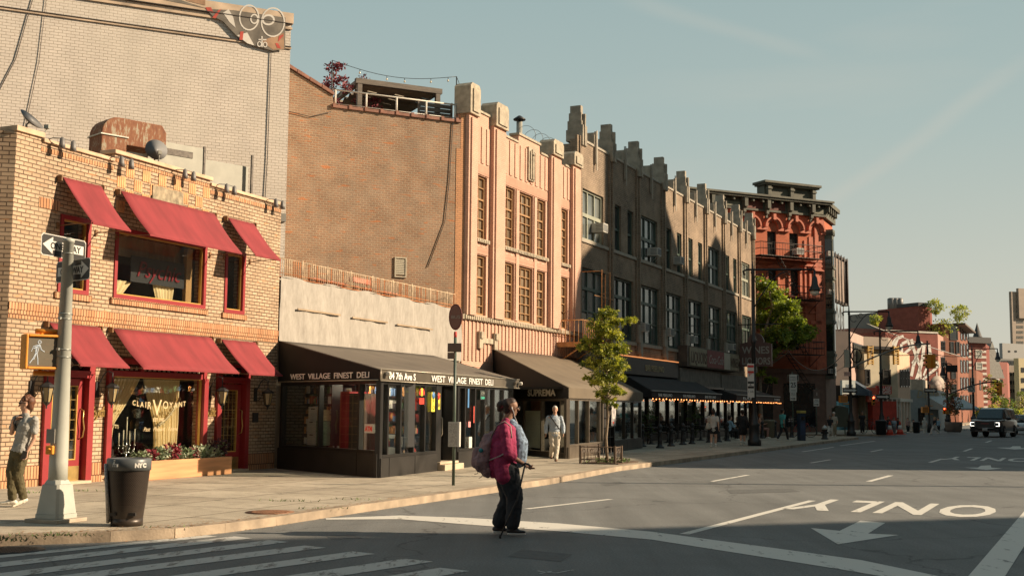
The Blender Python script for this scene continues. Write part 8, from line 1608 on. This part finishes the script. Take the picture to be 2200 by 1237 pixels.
# ---- young man on the left
lm = gnd(32,1088,SW); OLIVE = CLOTH('olive_trousers',(.085,.070,.030)); GTEE = CLOTH('grey_tshirt',(.33,.325,.30),var=.2)
J = dict(head=(.095,0,1.56),neck=(.095,0,1.41),chest=(.10,0,1.24),waist=(.055,0,.98),hip=(.03,0,.85),hem=(.035,0,.85),shR=(-.075,.05,1.335),elR=(-.115,.02,1.12),haR=(-.055,-.085,1.31),shL=(.27,-.08,1.33),elL=(.275,-.06,1.05),haL=(.185,-.10,.84),hiR=(-.02,.03,.83),knR=(-.06,-.06,.55),anR=(-.02,-.06,.13),hiL=(.09,-.03,.83),knL=(.04,-.05,.48),anL=(.10,.05,.14))
Y_ = figure('person','young man with curly hair and sunglasses in a grey t-shirt walking left',lm,J,dict(skin=SKL,fwd=(-.75,-.66,0),look=(-.93,-.36,0),wide=(.66,-.75,0),girth=1.04,leg=1.02,arm=.95,top=GTEE,sleeve=.62,ease=.02,hair=M('curly_brown_hair',(.12,.045,.02),rough=.6,var=.4,scale=20),hair_vol=.012,curls=46,bottom=OLIVE,leglen=1.95,flare=.022,shoe=M('white_shoe',(.70,.66,.56),rough=.6),handL=(-.12,-.1,-1),palmL=(.9,-.4,0),handR=(.6,.1,.5),toeL=(-.6,-.5,-.3),toeR=(-.95,-.2,0),curl=.6,voxel=.008))
hh = V((.095,0,1.56)); hf = V((-.93,-.36,0)).normalized(); hw = hf.cross(V((0,0,1))).normalized(); m = MB()
for sg in (-1,1): m.blob(hh + hf * .092 + hw * sg * .020 + V((0,0,.022)),hh + hf * .086 + hw * sg * .045 + V((0,0,.020)),.017,.015,8)
m.tube([hh + hf * .08 + hw * .06 + V((0,0,.024)),hh + hw * .082 + V((0,0,.024))],.004,4); m.tube([hh + hf * .08 - hw * .06 + V((0,0,.024)),hh - hw * .082 + V((0,0,.024))],.004,4); m.build('sunglasses',BLK,Y_)
m = MB(); m.tube([(-.02,.06,1.06),(-.04,-.10,1.28),(-.015,-.09,1.38),(.03,.04,1.40)],.016,6); o = m.build('bag_strap',BLK); o.location = lm; tag(o,'black bag strap over the shoulder of the man in a grey t-shirt','strap')
m = MB(); m.box(-.035,.035,-.005,.005,-.07,.07); o = m.build('phone',BLK,bevel=.004); o.location = lm + V((.155,-.145,.79)); o.rotation_euler = (.3,.3,.4); tag(o,'dark phone in the hand of the man in a grey t-shirt','phone')
# ---- man in a light blue shirt walking towards the camera
wm = gnd(1190,990,SW); LBS = CLOTH('pale_blue_shirt',(.40,.46,.52)); CRM = CLOTH('cream_trousers',(.58,.52,.42)); k = 1.62 / 1.75
J = scaleJ(dict(head=(.03,0,1.63),neck=(.02,0,1.48),chest=(.02,0,1.30),waist=(.02,0,1.05),hip=(.02,0,.92),hem=(.02,0,.88),shR=(-.19,0,1.40),elR=(-.26,.02,1.12),haR=(-.26,-.04,.90),shL=(.22,0,1.40),elL=(.29,.03,1.12),haL=(.30,-.05,.90),hiR=(-.07,0,.90),knR=(-.06,-.06,.50),anR=(-.09,.10,.17),hiL=(.11,0,.90),knL=(.10,-.04,.50),anL=(.06,-.16,.09)),k)
A_ = figure('person','older white haired man in a pale blue shirt walking towards the camera',wm,J,dict(skin=SKL,fwd=(0,-1,0),wide=(1,0,0),girth=1.12,leg=1.02,top=LBS,sleeve=1.85,ease=.018,hair=M('white_hair',(.60,.57,.52),rough=.7),hair_vol=.004,bottom=CRM,flare=.022,shoe=M('brown_shoe',(.12,.06,.03)),curl=.6,voxel=.010))
m = MB(); m.tube([(x * k,y * k,z * k) for x,y,z in ((-.12,.05,1.47),(-.13,-.09,1.44),(0,-.145,1.27),(.13,-.14,1.08),(.19,-.02,1.0),(.1,.14,1.2),(-.1,.08,1.45))],.02,6); o = m.build('crossbody_strap',BLK); o.location = wm; tag(o,'black crossbody strap on the man in a pale blue shirt','strap')
# ---- generic walkers
def walker(px,py,ptop,az,label,top,bottom,skin,hair,leglen=2,stride=.25,z=SW,girth=1,shoe=None,socks=None,sleeve=.6,seated=False,hair_extra=[],cat=None,sw=1,Y=None,lean=0):
    p = gnd(px,py,z) if Y is None else CC + ray(px,py) * (Y / ray(px,py).y); Hh = CAMH - z + (ray(px,ptop).z / ray(px,ptop).y) * p.y; 
    if Y is not None: p = Vector((p.x,p.y,z))
    k = Hh / (1.76 if not seated else 1.32); f = Vector((math.sin(R(az)),math.cos(R(az)),0)); w = Vector((f.y,-f.x,0)); u_ = V((0,0,1)); C = lambda a,b,c: tuple((f * (a + lean * c) + w * b + u_ * c) * k); st = stride
    if seated: J = dict(head=C(.02,0,1.20),neck=C(-.02,0,1.05),chest=C(-.03,0,.88),waist=C(-.05,0,.62),hip=C(-.05,0,.50),shR=C(-.03,.18,.98),elR=C(.08,.22,.72),haR=C(.30,.12,.78),shL=C(-.03,-.18,.98),elL=C(.08,-.22,.72),haL=C(.30,-.12,.78),hiR=C(0,.10,.48),knR=C(.42,.10,.50),anR=C(.40,.10,.09),hiL=C(0,-.10,.48),knL=C(.42,-.10,.50),anL=C(.38,-.10,.09))
    else: J = dict(head=C(.02,0,1.64),neck=C(0,0,1.49),chest=C(0,0,1.31),waist=C(0,0,1.06),hip=C(0,0,.92),hem=C(0,0,.88),shR=C(0,.19,1.41),elR=C(-.05 - st * .3 * sw,.25,1.13),haR=C(.02 - st * .5 * sw,.26,.90),shL=C(0,-.19,1.41),elL=C(-.02 + st * .3 * sw,-.25,1.13),haL=C(.10 + st * .5 * sw,-.25,.92),hiR=C(0,.09,.90),knR=C(.06 + st * .5,.09,.50),anR=C(st,.08,.09),hiL=C(0,-.09,.90),knL=C(.04 - st * .3,-.09,.50),anL=C(-st,-.09,.13))
    return figure('person',label,p,J,dict(skin=skin,fwd=tuple(f),wide=tuple(w),top=top,bottom=bottom,leglen=leglen,hair=hair,shoe=shoe or M('white_shoe',(.7,.7,.6)),socks=socks,sleeve=sleeve,girth=girth,voxel=.014 if p.y < 70 else .022,eyes=0,hair_extra=hair_extra))
DH = MATS['dark_hair']; BH = M('brown_hair',(.10,.05,.025),rough=.6); GH = MATS['white_hair']; BKC = CLOTH('black_cotton',(.018,.018,.02)); WHC = CLOTH('white_cotton',(.52,.50,.45)); WS = M('white_sock',(.6,.6,.56))
walker(1533,961,880,20,'woman in a white top and black shorts walking away with a tote bag',WHC,BKC,SKL,DH,leglen=.45,stride=.1,socks=WS,hair_extra=[((-.0,-.06,.14),(0,-.05,.15),.04,.04)])
p = gnd(1522,961,SW); m = MB(); m.blob((0,0,.82),(0,0,.98),.13,.08,10,.4,(1,.2,0)); m.tube([(-.06,0,1.0),(.10,0,1.36),(.12,.05,1.36)],.012,5); o = m.build('tote_bag',CLOTH('canvas_tote',(.46,.43,.36))); o.location = p; tag(o,'off white tote bag on the shoulder of the woman in black shorts','bag')
walker(1596,956,881,10,'man in a black sweatshirt and black shorts walking away left of the street lamp',BKC,CLOTH('black_shorts',(.014,.014,.015)),SKL,DH,leglen=.75,stride=.12,socks=WS,sleeve=1.9,girth=1.05)
walker(1682,946,879,60,'man in a turquoise shirt and black trousers walking away right of the street lamp',CLOTH('turquoise_shirt',(.08,.36,.34)),BKC,SKM,DH,stride=.30,sleeve=.7)
walker(1792,937,886,200,'grey haired person in beige with a shoulder bag walking towards the camera',CLOTH('beige_top',(.44,.38,.30)),CLOTH('khaki',(.28,.23,.15)),SKL,GH,stride=.14,sleeve=.8)
for a in ((1569,944,893,70,'man in a pale blue shirt sitting at the cafe table left of the lamp',CLOTH('sky_shirt',(.25,.40,.50)),BKC,SKL,DH),(1585,941,896,250,'woman facing him across the cafe table',CLOTH('grey_top',(.22,.21,.19)),BKC,SKL,BH),(1634,940,889,110,'red haired woman in a sleeveless orange top sitting right of the lamp',CLOTH('salmon_top',(.50,.24,.15)),CLOTH('pink_trousers',(.35,.18,.14)),SKL,M('ginger_hair',(.30,.10,.03)))):
    walker(*a,seated=True,sleeve=1.6 if 'blue' in a[4] else .3)
far = ((1951,928,899,190,'distant woman in a pink top and black trousers on the far corner',CLOTH('dusty_pink_top',(.36,.24,.22)),BKC,SKL,BH,.08),(1963,928,903,170,'distant person in white beside the woman in pink',WHC,CLOTH('khaki',(.28,.23,.15)),SKL,DH,.05),(1987,929,898,20,'distant person in white shorts at the signal post',WHC,WHC,SKL,GH,.1),(2009,931,897,250,'person in black with white trousers striding by the signal post',BKC,CLOTH('white_trousers',(.55,.53,.48)),SKL,M('blond_hair',(.35,.22,.1)),.50),(2016,928,899,170,'distant person in a pale blue top behind the striding person',CLOTH('sky_shirt',(.2,.4,.5)),BKC,SKL,DH,.06),
       (1909,931,896,180,'dark clothed person on the left of the cone group',BKC,CLOTH('denim',(.05,.08,.14)),SKM,DH,.08),(1921,932,898,200,'person in a pale blue apron between the two cones',CLOTH('apron_blue',(.30,.38,.44)),CLOTH('grey_trousers',(.2,.2,.2)),SKM,DH,.10),(1930,931,899,160,'dark clothed person behind the right cone',BKC,CLOTH('denim',(.05,.08,.14)),SKD,DH,.06),(1853,931,884,200,'person in black standing at the shop door under the blue awning',BKC,BKC,SKM,DH,.04),(1784,938,893,220,'person half hidden behind the grey haired walker',BKC,WHC,SKM,DH,.25))
for x,y,yt,az,l,t,b,s_,h_,st in far: walker(x,y,yt,az,l,t,b,s_,h_,stride=st)

# ================================================================ cars
CPB = M('black_car_paint',(.010,.011,.012),rough=.3,var=0,coat=.35,spec=.3); CGL = M('car_glass',(.02,.035,.038),rough=.04,var=.2,spec=.9); CHR = M('chrome',(.50,.50,.50),rough=.18,metal=1,var=0); TYR = M('tyre',(.018,.018,.018),rough=.85); RIM = M('alloy_rim',(.35,.35,.35),metal=.8,rough=.3); HLM = M('led_white',(1,.93,.82),var=0,emit=1.6)
def loft(secs,mat,name,parent,cap=True,crease=None):
    n = len(secs[0]); mb = MB(); vs = [p for s in secs for p in s]; fs = [(i * n + k,i * n + (k + 1) % n,(i + 1) * n + (k + 1) % n,(i + 1) * n + k) for i in range(len(secs) - 1) for k in range(n)]
    if cap: fs += [tuple(range(n - 1,-1,-1)),tuple((len(secs) - 1) * n + k for k in range(n))]
    mb.add(vs,fs,0,True); o = mb.build(name,mat,parent); return o
def wheels(r,xs,yw,rad,wd=.26):
    for x in xs:
        for s in (-1,1):
            mb = MB(); mb.lathe([(rad * .62,-wd / 2),(rad * .93,-wd / 2),(rad,-wd / 2 + .04),(rad,wd / 2 - .04),(rad * .93,wd / 2),(rad * .62,wd / 2)],n=28); t = mb.build('wheel',TYR,r); t.rotation_euler.x = R(90); t.location = (x,s * yw,rad)
            mb = MB(); mb.lathe([(rad * .61,-.02),(rad * .6,.03),(rad * .15,.05),(.03,.07)],n=20)
            for k in range(6): a = k * math.pi / 3; mb.tube([(0,0,.08),(rad * .55 * math.cos(a),rad * .55 * math.sin(a),.07)],.03,5)
            q = mb.build('rim',RIM,t); q.rotation_euler.x = 0 if s < 0 else R(180); q.location = (0,0,.06 if s < 0 else -.06)
cp = gnd(2117,939,0); L5,W5 = 5.6,2.05
r = thing('sport_utility_car','large black sport utility car with lit C shaped headlights coming towards the camera','car',(cp.x,cp.y,0),az2rot(34) + math.pi)
def sec(x,zb_,zt_,hw,tw,zs): return [(x,-hw,zb_),(x,-hw * 1.0,zs),(x,-tw,zt_),(x,tw,zt_),(x,hw,zs),(x,hw,zb_)]
body = [sec(-5.45,.5,1.02,.90,.86,.9),sec(-5.35,.38,1.12,.98,.94,.95),sec(-4.2,.36,1.20,1.01,.96,1.0),sec(-1.5,.36,1.20,1.02,.96,1.02),sec(-.25,.36,1.16,1.00,.92,1.02),sec(-.03,.40,1.12,.97,.90,.98),sec(.04,.46,1.05,.93,.88,.9)]
o = loft(body,CPB,'body',r); b_ = o.modifiers.new('b','BEVEL'); b_.width = .05; b_.segments = 3; b_.limit_method = 'ANGLE'; b_.angle_limit = R(25)
cab = [[(-5.40,-.86,1.10),(-5.28,-.72,1.86),(-5.28,.72,1.86),(-5.40,.86,1.10)],[(-4.9,-.93,1.12),(-4.9,-.76,1.93),(-4.9,.76,1.93),(-4.9,.93,1.12)],[(-2.6,-.95,1.14),(-2.6,-.78,1.96),(-2.6,.78,1.96),(-2.6,.95,1.14)],[(-2.05,-.95,1.15),(-2.15,-.76,1.88),(-2.15,.76,1.88),(-2.05,.95,1.15)],[(-1.20,-.90,1.16),(-1.26,-.84,1.20),(-1.26,.84,1.20),(-1.20,.90,1.16)]]
o = loft(cab,CPB,'cabin',r); b_ = o.modifiers.new('b','BEVEL'); b_.width = .04; b_.segments = 2; b_.limit_method = 'ANGLE'; b_.angle_limit = R(25)
mb = MB(); mb.add([(-1.30,-.80,1.25),(-1.30,.80,1.25),(-2.10,.69,1.85),(-2.10,-.69,1.85)],[(0,1,2,3)]); o = mb.build('windscreen',CGL,r); o.location = (.035,0,.015); s_ = o.modifiers.new('s','SOLIDIFY'); s_.thickness = .01
for s in (-1,1):
    for x0,x1 in ((-2.05,-2.95),(-3.05,-3.95),(-4.05,-5.1)): mb = MB(); mb.add([(x0,s * .955,1.20),(x1,s * .955,1.20),(x1,s * .80,1.84),(x0 - (.15 if x0 > -2.2 else 0),s * .80,1.84)],[(0,1,2,3)]); o = mb.build('side_window',CGL,r); s_ = o.modifiers.new('s','SOLIDIFY'); s_.thickness = .02; s_.offset = 0
    mb = MB(); mb.blob((-1.75,s * 1.05,1.24),(-1.75,s * 1.22,1.25),.09,.11,10,.7,(0,0,1)); mb.build('mirror',CPB,r)
    mb = MB(); y = s * .80; mb.box(.03,.09,y - .10,y + .12,.97,1.0); mb.box(.03,.09,y - .10,y + .12,.74,.77); ye = s * .91; mb.box(.02,.09,ye - .02,ye + .02,.771,.969); mb.build('headlight',HLM,r)
    mb = MB(); mb.box(.0,.07,y - .12,y + .12,.74,.99); mb.build('lamp_housing',CGL,r)
    mb = MB(); mb.box(-3.9,-1.3,s * 1.0 - .06,s * 1.0 + .06,.30,.36); mb.build('side_step',CHR,r)
mb = MB(); mb.prism([(-.60,.62),(.60,.62),(.64,.98),(.60,1.06),(-.60,1.06),(-.64,.98)],.04,.075,ax='x'); mb.build('grille',M('grille_mesh',(.06,.065,.07),rough=.35,metal=.6,var=.4,scale=60),r)
mb = MB()
for a,b in (((-.60,.62),(.60,.62)),((.60,.62),(.64,.98)),((.64,.98),(.60,1.06)),((.60,1.06),(-.60,1.06)),((-.60,1.06),(-.64,.98)),((-.64,.98),(-.60,.62))): mb.tube([(.08,*a),(.08,*b)],.022,6)
mb.box(.03,.09,-.62,.62,.40,.44); mb.build('chrome_trim',CHR,r)
mb = MB(); mb.box(.075,.09,-.26,.26,.87,.96); mb.build('badge',M('badge_red',(.16,.05,.05),rough=.3),r)
mb = MB(); mb.box(.06,.085,-.16,.16,.46,.60); mb.build('number_plate',M('plate_grey',(.4,.4,.4),var=.3,scale=30),r)
mb = MB(); mb.box(-.02,.05,-.90,.90,.34,.56); mb.build('lower_bumper',TYR,r,bevel=.03)
wheels(r,(-.95,-4.25),.90,.41,.30)
def simple_car(name,label,p,az,colr,Lc=4.5,Wc=1.8,Hc=1.45,lit=False):
    r = thing(name,label,'car',(p.x,p.y,0),az2rot(az)); h = Wc / 2; S2 = lambda x,zb_,zt_,a,b: [(x,-a,zb_),(x,-a,zt_ * .8),(x,-b,zt_),(x,b,zt_),(x,a,zt_ * .8),(x,a,zb_)]
    loft([S2(-Lc / 2,.4,.85,h * .85,h * .8),S2(-Lc / 2 + .3,.28,.95,h,h * .9),S2(0,.25,.95,h,h * .92),S2(Lc / 2 - .5,.28,.85,h,h * .85),S2(Lc / 2,.4,.65,h * .85,h * .75)],colr,'body',r)
    loft([[(-Lc * .40,-h * .85,.9),(-Lc * .32,-h * .68,Hc),(-Lc * .32,h * .68,Hc),(-Lc * .40,h * .85,.9)],[(Lc * .20,-h * .88,.9),(Lc * .04,-h * .68,Hc),(Lc * .04,h * .68,Hc),(Lc * .20,h * .88,.9)]],CGL,'window',r)
    loft([[(-Lc * .33,-h * .69,Hc - .06),(-Lc * .31,-h * .66,Hc + .02),(-Lc * .31,h * .66,Hc + .02),(-Lc * .33,h * .69,Hc - .06)],[(Lc * .06,-h * .69,Hc - .06),(Lc * .03,-h * .66,Hc + .02),(Lc * .03,h * .66,Hc + .02),(Lc * .06,h * .69,Hc - .06)]],colr,'roof',r)
    for s in (-1,1): mb = MB(); mb.box(Lc / 2 - .08,Lc / 2 + .01,s * h * .7 - .14,s * h * .7 + .14,.6,.74); mb.build('headlight',CHR,r)
    wheels(r,(-Lc * .3,Lc * .3),h - .1,.32,.2); return r
d = ray(2188,905); p = CC + d * (112 / d.y); simple_car('parked_car','red car behind the black sport utility car at the right edge',Vector((p.x,p.y,0)),215,M('car_red',(.42,.04,.03),rough=.3,coat=1))
d = ray(2206,905); p = CC + d * (92 / d.y); simple_car('car','silver car at the right edge of the picture',Vector((p.x,p.y,0)),205,M('car_silver',(.38,.39,.38),rough=.3,metal=.3,coat=1))
